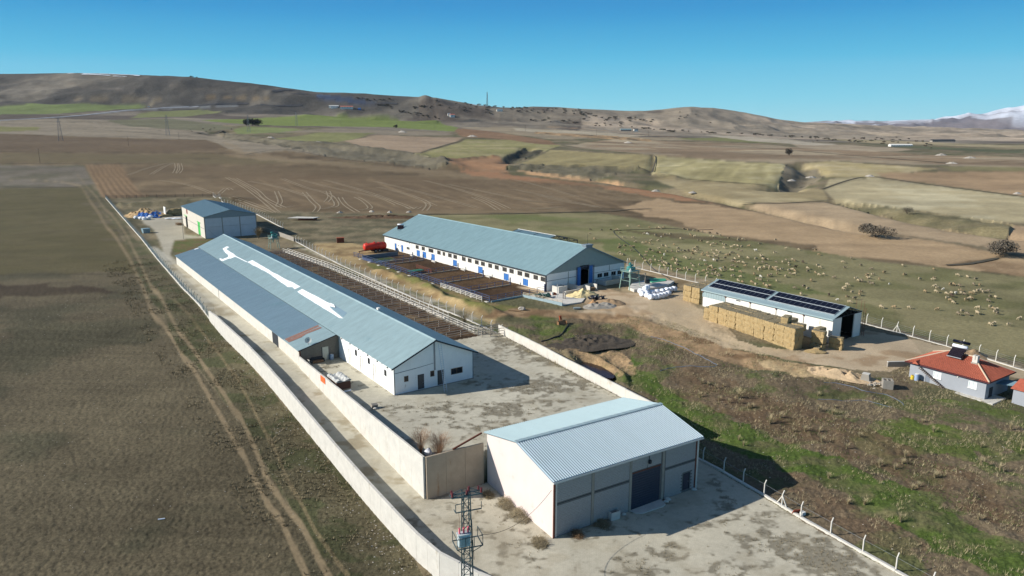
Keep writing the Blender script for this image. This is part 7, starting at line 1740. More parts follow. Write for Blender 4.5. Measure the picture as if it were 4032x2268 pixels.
q = MB(); q.blob((0, 0, .1), (1.9, 1.2, .5), 12, 5, .25, 3, .3); q.obj('loose_straw', M_straw, None, 'loose brown straw spilled at the right foot of the stack', 'straw').location = Cpt(-6.9, -1.2, -.3)
q = MB(); q.blob((0, 0, .1), (1.7, 1.5, .6), 12, 5, .25, 5, .3); q.obj('loose_straw', M_straw, None, 'loose brown straw at the left foot of the long stack', 'straw').location = Cpt(-7.6, 23.6, -.3)
for w_ in range(3): bale(-6.9, 23.4, -.35 + w_ * 1.25, .1, w_ == 2, 'straw bale, %s of the end column at the left of the long stack' % ['bottom', 'middle', 'top'][w_])
# tall stack behind the store
for r_ in range(2):
    for c in range(7):
        for L_ in range(4):
            if r_ == 1 and L_ < 3 and c > 0: continue
            if c > 2 and L_ < 3 and r_ == 0 and False: continue
            bale(.9 + c * 1.27, 33.5 + r_ * 2.42, -.4 + L_ * 1.26, math.pi / 2, L_ == 3, 'straw bale, %s layer, %s from the track, %s row of the stack behind the store' % (['bottom', 'second', 'third', 'top'][L_], ordn(c + 1), ['near', 'far'][r_]), 'bales of the tall stack behind the store')
q = MB(); q.blob((0, 0, .5), (.9, .7, .6), 9, 6, .18, 8, .8); q.obj('bulk_sack', M_wrap, None, 'crumpled white sack at the foot of the tall straw stack', 'sack').location = Cpt(-.7, 34.3, -.3)
# ------------------------------------------------------------------ wrapped round bales
wr = MB(); wr.tube([(-.6, 0, .6), (-.52, 0, .6), (0, 0, .6), (.52, 0, .6), (.6, 0, .6)], [.42, .6, .64, .6, .42], 16); wme = wr.mesh('wrapped_bale', M_wrap, True)
zgf = lambda x, y: (2000 + x * .3106, 850 + y * .3106)
wb = [(1685, 985), (1760, 1005), (1825, 1000), (1890, 995), (1705, 1020), (1810, 1060), (1860, 1052), (1905, 1050), (1950, 1040), (1990, 1030), (2035, 1012), (2020, 970), (2060, 965), (2105, 955), (1960, 985), (1770, 1040)]
wb.sort()
for i, (x, y) in enumerate(wb):
    g = gp(*zgf(x, y)); o = mk('wrapped_bale', wme, None, 'white plastic wrapped round bale, %s from the left beside the concrete platform' % ordn(i + 1), 'wrapped bale', 'white wrapped bales')
    o.location = g; o.rotation_euler = (random.uniform(-.1, .1), random.uniform(-.1, .1), GA + math.pi / 2 * (i % 3 == 0) + random.uniform(-.3, .3))
for i, (x, y) in enumerate(((1765, 985), (1740, 1000))):
    g = gp(*zgf(x, y)); o = mk('wrapped_bale', wme, None, ['white wrapped bale lying on top of the others, toward the back', 'white wrapped bale lying on top of the others, toward the front'][i], 'wrapped bale', 'white wrapped bales')
    o.location = g + Vector((0, 0, .95)); o.rotation_euler = (0, 0, i * .9)

# ------------------------------------------------------------------ the flock
def sheep_mesh(name, m_, graze=1.0, turn=0.0, seed=0):
    import bmesh
    me = bpy.data.meshes.new(name); o = bpy.data.objects.new('tmp', me); COL.objects.link(o)
    nz_ = .64; V_ = []; E_ = []; Rr = []
    def add(p, r, par=None):
        V_.append(p); Rr.append(r)
        if par is not None: E_.append((par, len(V_) - 1))
        return len(V_) - 1
    mid = add((0, 0, nz_), .27); rump = add((-.34, 0, nz_ + .01), .25, mid); sh = add((.33, 0, nz_ + .0), .24, mid)
    c, s = math.cos(turn), math.sin(turn)
    nk = add((.33 + .24 * c, .24 * s, nz_ + (.12 - .2 * graze)), .12, sh); hd = add((.33 + .42 * c, .42 * s, nz_ + (.24 - .56 * graze)), .085, nk); mz = add((.33 + (.56 - .06 * graze) * c, (.56 - .06 * graze) * s, nz_ + (.16 - .70 * graze)), .05, hd)
    for sx, par in ((-1, rump), (1, sh)):
        for sy in (-1, 1):
            h1 = add((sx * .34, sy * .13, .40), .085, par); kn = add((sx * .34 - (.05 if sx < 0 else -.02), sy * .13, .22), .04, h1); add((sx * .34, sy * .13, .0), .036, kn)
    tl = add((-.60, 0, nz_ - .12), .05, rump)
    me.from_pydata(V_, E_, []); me.update()
    md = o.modifiers.new('skin', 'SKIN')
    sv = me.skin_vertices[0].data
    for i, r in enumerate(Rr): sv[i].radius = (r, r); sv[i].use_root = (i == 0)
    sd_ = o.modifiers.new('sub', 'SUBSURF'); sd_.levels = 1; sd_.render_levels = 1
    dg = bpy.context.evaluated_depsgraph_get(); me2 = bpy.data.meshes.new_from_object(o.evaluated_get(dg))
    rd = random.Random(seed)
    for v in me2.vertices:
        if v.co.z > .38: v.co += v.normal * rd.uniform(-.015, .02)
    bpy.data.objects.remove(o); me2.name = name; me2.materials.clear(); me2.materials.append(m_); me2.shade_smooth(); return me2
wool = {'cream': mat('cream_wool', rgb(172, 157, 128), .95, .12, 4, bump=.03, bscale=12), 'tan': mat('tan_wool', rgb(150, 131, 101), .95, .14, 4, bump=.03, bscale=12), 'white': mat('white_wool', rgb(208, 202, 188), .95, .08, 4), 'dark': mat('dark_brown_wool', rgb(78, 66, 56), .95, .15, 4), 'grey': mat('grey_tan_wool', rgb(130, 118, 98), .95, .15, 4)}
SM = {}
for cn, mm_ in wool.items():
    for pi, (g_, t_) in enumerate(((1.0, 0.0), (.95, .5), (.1, -.3), (1.0, -.6))): SM[(cn, pi)] = sheep_mesh('sheep', mm_, g_, t_, pi)
S1 = [(735, 185), (930, 190), (1102, 205), (100, 245), (293, 255), (450, 250), (540, 250), (570, 248), (1230, 225), (1265, 215), (1302, 225), (1345, 208), (1680, 235), (1748, 248), (1852, 262), (1922, 272), (2000, 288), (2085, 298), (2118, 303), (2140, 295), (2243, 315), (2300, 342),
 (100, 310), (605, 305), (1015, 320), (1065, 322), (1205, 340), (1358, 330), (1385, 330), (1455, 325), (1795, 335), (1825, 355), (1870, 362), (670, 380), (825, 385), (1302, 365), (175, 405), (1632, 398), (870, 455), (990, 470), (1012, 475), (1050, 460), (1108, 480), (1130, 430), (1252, 432), (1928, 430), (1978, 445), (2083, 470), (2140, 515), (2178, 485), (2232, 490), (2148, 360), (2190, 365), (2443, 388), (2302, 450), (2345, 492), (2385, 508), (2543, 520), (2493, 545), (2362, 555),
 (597, 500), (610, 535), (587, 560), (690, 525), (788, 530), (835, 535), (692, 595), (800, 598), (598, 640), (617, 668), (665, 672), (1325, 520), (1385, 533), (1515, 500), (1108, 590), (1160, 610), (1265, 572), (1060, 635), (1245, 635), (1285, 640), (1395, 620), (1483, 610), (1352, 675), (942, 680), (1040, 690), (1183, 705), (1317, 735), (1585, 570), (1622, 615), (1578, 625), (1693, 615), (1763, 610), (1855, 575), (1905, 550), (1925, 565), (1840, 610), (1830, 660), (1885, 625), (1920, 590), (1985, 670), (2005, 650), (2083, 645), (2172, 600), (2172, 640), (2243, 610), (2200, 665), (2290, 640), (2110, 700), (2080, 690), (2200, 705), (2248, 700), (2378, 730), (2405, 680), (2450, 680), (2480, 640), (2515, 640),
 (1500, 765), (1512, 730), (1565, 770), (1575, 790), (1695, 710), (1725, 735), (1800, 730), (1965, 755), (2033, 770), (2190, 765), (2235, 780), (2272, 755), (1205, 770), (1010, 750), (1032, 780), (1105, 785), (1130, 800), (1115, 760), (1285, 785), (1348, 800), (1320, 812), (1385, 820), (1415, 830), (1268, 855), (1355, 865), (1475, 880), (1545, 830), (1580, 850), (1390, 910), (1480, 935), (1582, 925), (1620, 930), (1695, 915), (1735, 900), (1765, 940), (1825, 935), (1810, 830), (1840, 865), (1943, 845), (2055, 840), (1925, 960), (1930, 1005), (2023, 950), (2108, 890), (2150, 870), (2090, 930), (2165, 895), (2170, 945), (2215, 930), (2165, 1005), (2080, 1040), (2083, 990), (2225, 990), (2270, 1005), (2275, 1040), (2298, 905), (2370, 895), (2310, 940), (2385, 945), (2475, 930), (2515, 940), (2510, 1040), (2503, 865), (772, 755), (2550, 745), (2510, 790), (2540, 790)]
S2 = [(240, 80), (325, 65), (245, 40), (85, 45), (605, 145), (428, 185), (1055, 220), (1075, 230), (1265, 240), (1525, 235), (1550, 250), (1603, 325), (870, 75), (860, 300), (540, 258), (230, 245), (295, 268), (130, 195), (180, 175), (235, 185), (300, 195), (620, 345), (645, 360), (405, 385), (240, 340), (260, 370), (540, 400), (655, 400), (690, 410), (742, 410), (655, 460), (570, 475), (325, 465), (255, 460), (365, 520), (140, 515), (210, 540), (195, 395), (150, 430), (885, 455), (990, 455), (1052, 425), (1160, 412), (1205, 430), (1335, 455), (1095, 470), (1105, 510), (1208, 535), (515, 545), (610, 560), (585, 590), (660, 560), (685, 545), (730, 510), (770, 535), (765, 565), (830, 550), (870, 555), (860, 580), (905, 600), (975, 580), (1102, 595), (1160, 585), (1200, 605), (1118, 650), (1195, 660), (275, 620), (510, 660), (900, 650), (620, 700), (745, 690), (790, 680), (1040, 695), (145, 705), (285, 705), (565, 740), (620, 770), (890, 775), (745, 775), (240, 775), (315, 795), (470, 800), (535, 840), (675, 830), (720, 860), (770, 860), (745, 885), (1413, 560), (1415, 610), (1585, 515), (1620, 540), (1548, 635), (1605, 670), (1690, 660), (1865, 720), (1880, 730), (1475, 765), (1195, 895), (1350, 870), (1410, 910), (1300, 1000), (1775, 1015), (1920, 1090), (2008, 455), (2040, 550), (2152, 390), (2313, 510), (2495, 570), (2228, 730), (2272, 770), (2325, 775), (2085, 840), (2055, 880), (2015, 910), (2165, 965), (2085, 1045), (2205, 1075), (2290, 1005), (2310, 960), (2125, 1135)]
S3 = [(125, 255), (328, 315), (657, 355), (145, 345), (60, 360), (55, 395), (85, 405), (250, 420), (95, 475), (140, 500), (410, 495), (625, 198), (1125, 258), (898, 420), (1135, 405), (1110, 430), (1505, 355), (1668, 385), (1798, 425), (1390, 510), (1447, 505), (1535, 525), (1765, 505), (1857, 515), (1180, 560), (1143, 535), (1278, 580), (985, 620), (1158, 620), (1328, 655), (1412, 645), (1412, 690), (1475, 650), (1550, 600), (1560, 645), (1615, 660), (1720, 645), (1775, 625), (1830, 615), (1870, 605), (1912, 625), (1995, 620), (2028, 700), (2115, 715), (1340, 725), (1390, 760), (1435, 795), (1645, 755), (1690, 740), (1718, 725), (1995, 770), (280, 870), (490, 875), (730, 880), (1180, 910), (1575, 935), (1515, 980), (1655, 985), (1838, 885), (1828, 970), (2025, 865), (2080, 895), (2130, 915), (2105, 950), (2145, 975), (2025, 1150), (2090, 1140), (2325, 1155), (2505, 1060)]
pos = [(2300 + a * .2329, 850 + b * .2329) for a, b in S1] + [(2850 + a * .2329, 930 + b * .2329) for a, b in S2] + [(3400 + a * .2453, 1000 + b * .2453) for a, b in S3]
rs = random.Random(77); flock = []
keep = []
for p in pos:
    if all(abs(p[0] - k[0]) > 5.5 or abs(p[1] - k[1]) > 3.5 for k in keep): keep.append(p)
for p in sorted(keep):
    g = gp(*p); flock.append((p, g))
darks = {4, 57, 139, 140, 232}
for i, (p, g) in enumerate(flock):
    r = rs.random()
    cn = 'cream' if r < .52 else 'tan' if r < .78 else 'grey' if r < .94 else 'white' if r < .975 else 'dark'
    pi = rs.choice([0, 0, 0, 1, 3, 2])
    face = rs.choice(['right', 'right', 'away', 'camera', 'left', 'camera'])
    ang = {'right': 0.1, 'away': 1.5, 'camera': -1.1, 'left': 3.0}[face] + rs.uniform(-.5, .5)
    depth = 'toward the far edge' if p[1] < 940 else 'in mid pasture' if p[1] < 1060 else 'toward the fence'
    lab = '%s sheep %s, %s sheep from the left, %s' % ({'grey': 'greyish', 'dark': 'dark brown'}.get(cn, cn), 'standing with head up' if pi == 2 else 'grazing', ordn(i + 1), depth)
    o = mk('sheep', SM[(cn, pi)], None, lab, 'sheep', 'sheep grazing on the pasture')
    s_ = rs.uniform(.78, .96) * (0.7 if cn == 'white' and rs.random() < .5 else 1); o.scale = (s_, s_, s_)
    o.location = g; o.rotation_euler = (0, 0, ang)
# ------------------------------------------------------------------ dry bushes, brush and weeds
def twig_mesh(name, m_, n, h, spread, seed, r=.012, curve=.5, branch=2):
    q = MB(); rd = random.Random(seed)
    for i in range(n):
        a = rd.uniform(0, 6.283); t = rd.uniform(.1, 1) * spread; hh_ = h * rd.uniform(.55, 1)
        p0 = Vector((rd.uniform(-.08, .08), rd.uniform(-.08, .08), 0)); p1 = Vector((math.cos(a) * t * .4, math.sin(a) * t * .4, hh_ * .5)); p2 = Vector((math.cos(a) * t, math.sin(a) * t, hh_))
        w = Vector((-math.sin(a), math.cos(a), 0)) * r
        for A_1, B_1, f0, f1 in ((p0, p1, 1, .8), (p1, p2, .8, .3)):
            b = len(q.v); q.v += [tuple(A_1 - w * f0), tuple(A_1 + w * f0), tuple(B_1 + w * f1), tuple(B_1 - w * f1)]; q.f.append((b, b + 1, b + 2, b + 3))
        for k in range(branch):
            s = rd.uniform(.35, .9); c = p1.lerp(p2, s); a2 = a + rd.uniform(-1.2, 1.2); e = c + Vector((math.cos(a2), math.sin(a2), rd.uniform(.4, 1.1))) * h * .22
            w2 = Vector((-math.sin(a2), math.cos(a2), 0)) * r * .6; b = len(q.v); q.v += [tuple(c - w2), tuple(c + w2), tuple(e + w2 * .4), tuple(e - w2 * .4)]; q.f.append((b, b + 1, b + 2, b + 3))
    me = bpy.data.meshes.new(name); me.from_pydata(q.v, [], q.f); me.update(); me.materials.append(m_); return me
dryB = [twig_mesh('dry_bush', M_dry, 70, .62, .55, s, .012, branch=1) for s in range(3)]
z3f = lambda x, y: (2632 + x * .5435, 1500 + y * .5435)
bl = [(240, 20), (285, 30), (340, 55), (395, 40), (505, 125), (515, 160), (225, 120), (365, 140), (435, 160), (575, 200), (605, 195), (735, 310), (810, 270), (905, 370), (990, 365), (1205, 195), (1190, 245), (1085, 110), (1090, 220), (1385, 405), (1095, 370), (510, 430), (545, 470), (1110, 440), (1290, 490), (1160, 705), (1715, 550), (1695, 600), (1765, 790), (1810, 770), (1300, 890), (1420, 895), (2265, 480), (2265, 610), (2560, 490), (2400, 650), (1840, 300), (1920, 370), (2480, 350), (1930, 700), (1680, 1020), (2245, 1005), (1640, 640), (1530, 620)]
near_names = [('beside the shed shadow', 900), ('in the middle of the rough slope', 1500), ('toward the right edge of the rough slope', 9999)]
for i, (x, y) in enumerate(sorted(bl)):
    where = next(n for n, lim in near_names if x < lim)
    o = mk('dry_bush', dryB[i % 3], None, 'pale dry tumbleweed bush %s, %s from the left' % (where, ordn(i + 1)), 'bush', 'pale dry bushes on the rough slope')
    g = gp(*z3f(x, y)); o.location = g; s_ = random.uniform(.9, 1.5) * (1.6 if (x, y) in ((505, 125), (735, 310)) else 1); o.scale = (s_, s_, s_ * random.uniform(.9, 1.4)); o.rotation_euler = (0, 0, i)
def scatter(name, m_, pts, fn, label=None):
    q_v, q_f = [], []
    for p in pts: fn(q_v, q_f, p)
    me = bpy.data.meshes.new(name); me.from_pydata(q_v, [], q_f); me.update(); me.materials.append(m_)
    o = bpy.data.objects.new(name, me); COL.objects.link(o); o['kind'] = 'stuff'; return o
rn = random.Random(31)
def tuft(v, f, p, h=.28, n=5, w=.02):
    x, y, z = p[:3]; s = p[3] if len(p) > 3 else 1
    for k in range(n):
        a = rn.uniform(0, 6.283); r0 = rn.uniform(0, .12) * s; dx, dy = math.cos(a), math.sin(a); b = len(v); hh_ = h * s * rn.uniform(.6, 1.1); ln = rn.uniform(.3, .9) * hh_
        v += [(x + dx * r0 - dy * w * s, y + dy * r0 + dx * w * s, z - .02), (x + dx * r0 + dy * w * s, y + dy * r0 - dx * w * s, z - .02), (x + dx * (r0 + ln), y + dy * (r0 + ln), z + hh_)]
        f.append((b, b + 1, b + 2))
def uvcloud(n, cond, u0, u1, v0, v1, dens=None, seed=0):
    r_ = np.random.RandomState(seed); u = r_.uniform(u0, u1, n * 3); v = r_.uniform(v0, v1, n * 3)
    k = cond(u, v)
    if dens is not None:
        x, y = uv2xy(u, v); k &= r_.uniform(0, 1, len(u)) < dens(x, y)
    u, v = u[k][:n], v[k][:n]; x, y = uv2xy(u, v); return x, y, terrain(x, y)
# dry grass over the rough slope
x, y, z = uvcloud(13000, lambda u, v: (u > 70.5) & (v < 108) & (v > 18) & ~((u > 108) & (v > 62)), 70, 135, 18, 108, lambda x, y: ss(fbm(x / 3.5, y / 2.5, 401, 3), .42, .62), 1)
scatter('dry_grass', M_dry, list(zip(x, y, z, np.random.RandomState(2).uniform(.5, 1.5, len(x)))), lambda v, f, p: tuft(v, f, p, .32, 4, .014))
x, y, z = uvcloud(15000, lambda u, v: (u > 70) & (v < 108) & (v > 18) & ~((u > 108) & (v > 62)), 70, 135, 18, 108, lambda x, y: ss(fbm(x / 5, y / 3.5, 405, 3), .45, .6), 3)
scatter('green_grass', M_gblade, list(zip(x, y, z)), lambda v, f, p: tuft(v, f, p, .15, 4, .016))
# stems growing through the paving, densest where the paving is stained
def padd(x, y):
    u, v = xy2uv(x, y); b = .10 * np.exp(-((u - 52) / 9) ** 2 - ((v - 80) / 4.5) ** 2) + .16 * np.exp(-((u - 62) / 6) ** 2 - ((v - 84) / 5) ** 2) + .2 * np.exp(-((u - 64.5) / 3.5) ** 2 - ((v - 50) / 8) ** 2) + .15 * np.exp(-((u - 62) / 5) ** 2 - ((v - 38) / 6) ** 2) + .13 * np.exp(-((u - 49) / 3) ** 2 - ((v - 45) / 2.5) ** 2) + .14 * np.exp(-((u - 55) / 4) ** 2 - ((v - 33) / 4) ** 2) + .15 * np.exp(-((u - 71) / 1.6) ** 2)
    return ss(fbm(x / 5.5, y / 4, 201, 5) * .6 + fbm(x / .9, y / .7, 203, 3) * .4 + b, .585, .68)
x, y, z = uvcloud(7000, lambda u, v: ((v < 68) & (u > 38) & (u < 68.5) & ~((u > 42) & (u < 65) & (v > 54.5))) | ((v > 70) & (u > 36) & (u < 72.5) & (v < 112) & ~((v > 93) & (u > 42) & (u < 56.5))), 36, 72.5, 24, 112, padd, 7)
scatter('paving_weeds', M_stem, list(zip(x, y, z)), lambda v, f, p: tuft(v, f, p, .2, 5, .018))
# field litter and verge tussocks on the left
x, y, z = uvcloud(5200, lambda u, v: (u < 29.8) & (u > 17), 17, 29.9, 30, 240, lambda x, y: ss(fbm(x / 4, y / 4, 411, 3), .4, .65), 9)
scatter('verge_grass', M_stem, list(zip(x, y, z, np.random.RandomState(4).uniform(.7, 1.8, len(x)))), lambda v, f, p: tuft(v, f, p, .22, 5, .03))
def stone(v, f, p):
    x, y, z = p[:3]; s = p[3]; b = len(v)
    v += [(x - s, y - s * .6, z), (x + s * .9, y - s * .7, z), (x + s, y + s * .6, z), (x - s * .8, y + s * .8, z), (x + rn.uniform(-.3, .3) * s, y + rn.uniform(-.3, .3) * s, z + s * .8)]
    f += [(b, b + 1, b + 4), (b + 1, b + 2, b + 4), (b + 2, b + 3, b + 4), (b + 3, b, b + 4)]
x, y, z = uvcloud(1500, lambda u, v: u < 29.5, -70, 29.5, 20, 200, None, 11)
scatter('field_stones', M_stone, list(zip(x, y, z, np.random.RandomState(5).uniform(.03, .09, len(x)))), stone)
x, y, z = uvcloud(420, lambda u, v: u > 25, 25.5, 29.8, 30, 150, lambda x, y: ss(fbm(x / 3, y / 3, 415, 2), .45, .6), 12)
scatter('verge_stones', M_stone, list(zip(x, y, z, np.random.RandomState(6).uniform(.04, .12, len(x)))), stone)
x, y, z = uvcloud(900, lambda u, v: u > 70, 70, 135, 20, 108, None, 13)
scatter('slope_stones', M_stone, list(zip(x, y, z, np.random.RandomState(7).uniform(.03, .10, len(x)))), stone)
# bare shrubs
def shrub(label, loc, h, sp, n, m_=M_twig, seed=0, r=.014, name='bare_shrub'):
    o = mk(name, twig_mesh(name, m_, n, h, sp, seed, r, branch=4), None, label, 'shrub'); o.location = loc; return o
zkf = lambda x, y: (1400 + x * .53, 1500 + y * .53)
shrub('tall bare red brown shrub, left of the two behind the stained wall', gpt(36.6, 73.4, YARD_Z), 3.0, 1.5, 150, seed=1)
shrub('bare twiggy shrub, right of the two behind the stained wall', gpt(38.4, 71.9, YARD_Z), 2.6, 1.9, 170, seed=2)
shrub('small bare shrub close against the stained wall', gpt(37.6, 70.9, YARD_Z), 2.0, 1.2, 80, seed=3)
q = MB(); q.blob((0, 0, .35), (.5, .45, .5), 8, 5, .2, 9, .8); q.obj('rubbish_bag', M_wrap, None, 'white rubbish bag caught among the bare shrubs', 'bag').location = gpt(37.2, 72.6, YARD_Z)
def brush(label, loc, r, h, seed, m_=None):
    q = MB(); rd = random.Random(seed)
    for i in range(420):
        a = rd.uniform(0, 6.283); d = r * math.sqrt(rd.random()); c = Vector((math.cos(a) * d * 1.5, math.sin(a) * d, h * (1 - (d / r) ** 2) * rd.random())); e = Vector((rd.gauss(0, 1), rd.gauss(0, 1), rd.gauss(0, .4))).normalized() * rd.uniform(.25, .6); w = e.cross(Vector((0, 0, 1))).normalized() * .018
        b = len(q.v); q.v += [tuple(c - e - w), tuple(c - e + w), tuple(c + e + w * .4), tuple(c + e - w * .4)]; q.f.append((b, b + 1, b + 2, b + 3))
    me = bpy.data.meshes.new('brush_pile'); me.from_pydata(q.v, [], q.f); me.update(); me.materials.append(m_ or M_stem); o = mk('brush_pile', me, None, label, 'brush pile'); o.location = loc; o.rotation_euler = (0, 0, GA + 1.3); return o
brush('heap of cut branches at the pink shed wall, the one farther from the corner', gp(*zkf(1120, 920)), .9, .9, 1)
brush('heap of cut branches at the pink shed wall, the one nearer the corner', gp(*zkf(1225, 1010)), 1.1, 1.0, 2)
brush('flat tuft of dead weeds at the foot of the stained wall by the shed', gp(*zkf(985, 850)), .6, .4, 3)
brush('dead weed clump at the left front corner of the block shed', gp(*zkf(1370, 1205)), .8, .4, 4)
brush('brown thorn clump on the paving in front of the shed wall', Spt(2.6, -.9, 0), .55, .5, 5, M_wood)
brush('dark thorn heap against the shed wall left of the concrete box', Spt(6.2, -.5, 0), .8, .5, 6)
shrub('bare grey shrub at the end gate of the long pens', gp(1000 + 2370 * .3494, 850 + 1230 * .3494), 3.0, 1.6, 130, M_stem, 11)
shrub('pale reed clump beside the hall corner', gp(400 + 1990 * .3106, 700 + 770 * .3106), 4.0, 2.2, 110, M_stem, 12, .04)
# dark thickets in the field banks
def bush(label, loc, r, h, n, seed, m_=M_crown, name='thorn_bush', leaf=.16, group=None, trunk=None):
    t = thing(name, label, 'tree' if trunk else 'bush', loc, 0, group); rd = random.Random(seed); q = MB()
    lobes = [(rd.uniform(-.55, .55) * r, rd.uniform(-.55, .55) * r, h * rd.uniform(.45, .75), rd.uniform(.4, .6)) for _ in range(6)]
    for i in range(n):
        lx, ly, lz, lr = rd.choice(lobes); d = Vector((rd.gauss(0, 1), rd.gauss(0, 1), rd.gauss(0, 1))).normalized() * (rd.random() ** .4)
        c = Vector((lx + d.x * r * lr, ly + d.y * r * lr, max(leaf * .5, lz + d.z * h * .42))); a = Vector((rd.gauss(0, 1), rd.gauss(0, 1), rd.gauss(0, 1))).normalized(); b_ = a.cross(Vector((rd.gauss(0, 1), rd.gauss(0, 1), rd.gauss(0, 1)))).normalized() * leaf * .45; a = a * leaf
        k = len(q.v); q.v += [tuple(c - a - b_ * .6), tuple(c + b_), tuple(c + a), tuple(c - b_)]; q.f.append((k, k + 1, k + 2, k + 3))
    me = bpy.data.meshes.new('crown'); me.from_pydata(q.v, [], q.f); me.update(); me.materials.append(m_); mk('crown', me, t)
    w = MB()
    if trunk:
        w.tube([(0, 0, -.3), (.05 * r, 0, h * .3), (0, .05 * r, h * .55)], [trunk, trunk * .7, trunk * .35], 6)
    for k in range(5):
        a = rd.uniform(0, 6.283); w.tube([(0, 0, h * .15 if trunk else 0), (math.cos(a) * r * .3, math.sin(a) * r * .3, h * .4), (math.cos(a) * r * .6, math.sin(a) * r * .6, h * .62)], [.02 * r + .05, .014 * r, .006 * r], 4)
    w.obj('trunk' if trunk else 'branches', mat('grey_bark', rgb(92, 80, 68), .9, .2, 3), t); return t
z5 = lambda x, y: (2632 + x * .5435, 350 + y * .5435)
bush('large bare thorn thicket on the bank above the pink field, middle of the bank', gp(*z5(1505, 1075)), 6.5, 4.2, 2600, 1, mat('grey_thicket', rgb(104, 96, 84), .95, .2, .8), leaf=.3)
bush('largest bare thicket at the right edge above the pasture', gp(*z5(2400, 1205)), 6.2, 4.4, 3000, 2, mat('grey_thicket', rgb(104, 96, 84), .95, .2, .8), leaf=.3)
bush('small dark bush on the upper bank strip', gp(*z5(1730, 905)), 3.2, 3.2, 700, 3)
bush('lone round tree in the middle of the distant brown plain', gp(*z5(873, 484)), 6.5, 9.0, 700, 4, leaf=.7, trunk=.4, name='lone_tree')
bush('round dark tree on the green field beside the road', gp(1300 + 475 * .5435, 250 + 468 * .5435), 6, 8, 500, 5, leaf=.8, trunk=.4, name='lone_tree')
for k, (x, r_) in enumerate(((1858, 11), (1905, 13), (1950, 16))):
    bush(['left dark tree of the clump on the far green field', 'middle dark tree of the clump on the far green field', 'right, largest dark tree of the clump on the far green field'][k], gp(x * .5217, 250 + 470 * .5217), r_, 15, 900, 10 + k, mat('dark_tree', rgb(38, 38, 30), .95, .25, .2), leaf=1.3, trunk=.7, name='dark_tree')
# tree lines in the distance
tl = []
def line_trees(p0, p1, n, jit, seed, rng=(6, 11)):
    rd = random.Random(seed)
    for k in range(n):
        t = rd.random(); tl.append((p0[0] + (p1[0] - p0[0]) * t + rd.uniform(-4, 4), p0[1] + (p1[1] - p0[1]) * t + rd.uniform(-jit, jit), rd.uniform(*rng)))
line_trees((1330, 298), (1560, 318), 22, 6, 1); line_trees((1560, 318), (1700, 332), 16, 2.5, 2); line_trees((1700, 330), (2030, 346), 24, 1.6, 3); line_trees((2030, 346), (2170, 358), 20, 2, 4); line_trees((2170, 352), (2420, 372), 26, 7, 5); line_trees((2330, 364), (2576, 378), 26, 2, 6)
line_trees((1000, 280), (1110, 298), 24, 3, 7, (5, 9)); line_trees((1040, 272), (1110, 268), 12, 3, 8); line_trees((950, 262), (1000, 276), 8, 4, 9); line_trees((1150, 258), (1290, 272), 30, 4, 10, (6, 10)); line_trees((1290, 276), (1460, 282), 34, 6, 11); line_trees((1460, 292), (1640, 310), 34, 9, 12); line_trees((900, 250), (980, 252), 8, 3, 13)
line_trees((1700, 290), (1790, 300), 8, 10, 14, (5, 7)); line_trees((1100, 262), (1240, 280), 18, 10, 15); line_trees((480, 330), (620, 320), 8, 6, 16, (3, 6)); line_trees((2040, 356), (2300, 350), 12, 5, 17, (5, 8))
tm_v = [twig_mesh, None]
def crown_mesh(seed, m_):
    q = MB(); rd = random.Random(seed)
    lob = [(rd.uniform(-.5, .5), rd.uniform(-.5, .5), rd.uniform(.45, .75), rd.uniform(.35, .55)) for _ in range(6)]
    for i in range(150):
        lx, ly, lz, lr = rd.choice(lob); d = Vector((rd.gauss(0, 1), rd.gauss(0, 1), rd.gauss(0, 1))).normalized() * rd.random() ** .4
        c = Vector((lx + d.x * lr, ly + d.y * lr, max(.06, lz + d.z * .35))); a = Vector((rd.gauss(0, 1), rd.gauss(0, 1), rd.gauss(0, 1))).normalized(); b_ = a.cross(Vector((rd.gauss(0, 1), rd.gauss(0, 1), rd.gauss(0, 1)))).normalized() * .09; a = a * .16
        k = len(q.v); q.v += [tuple(c - a), tuple(c + b_), tuple(c + a), tuple(c - b_)]; q.f.append((k, k + 1, k + 2, k + 3))
    me = bpy.data.meshes.new('crown'); me.from_pydata(q.v, [], q.f); me.update(); me.materials.append(m_); return me
CMs = [crown_mesh(s, mat('far_crown_%s' % w, c, .95, .25, .3)) for s, (w, c) in enumerate((('dark', rgb(76, 74, 66)), ('grey', rgb(98, 90, 80)), ('olive', rgb(80, 80, 62)), ('brown', rgb(92, 82, 70))))]
TMs = MB().tube([(0, 0, -.1), (0, 0, .5)], [.06, .03], 5).mesh('trunk', mat('grey_bark', rgb(92, 80, 68), .9, .2, 3))
tl += [(482, 194.6, 9), (495, 196, 6), (38, 189, 4)]
tl.sort()
tl = tl[:300]
for i, (x, y, r_) in enumerate(tl):
    g = gp(x * 1.5652, y * 1.5652)
    if g.y > 5300 or g.y < 300: continue
    sc_ = r_ * max(.55, min(1.25, g.y / 2600))
    t = thing('distant_tree', 'small bare tree in the distant valley, %s of the far trees from the left' % ordn(i + 1), 'tree', g, i * 1.7, 'bare trees in the distance')
    t.scale = (sc_ * .85, sc_ * .85, sc_ * .55)
    mk('crown', CMs[i % 4], t); mk('trunk', TMs, t)
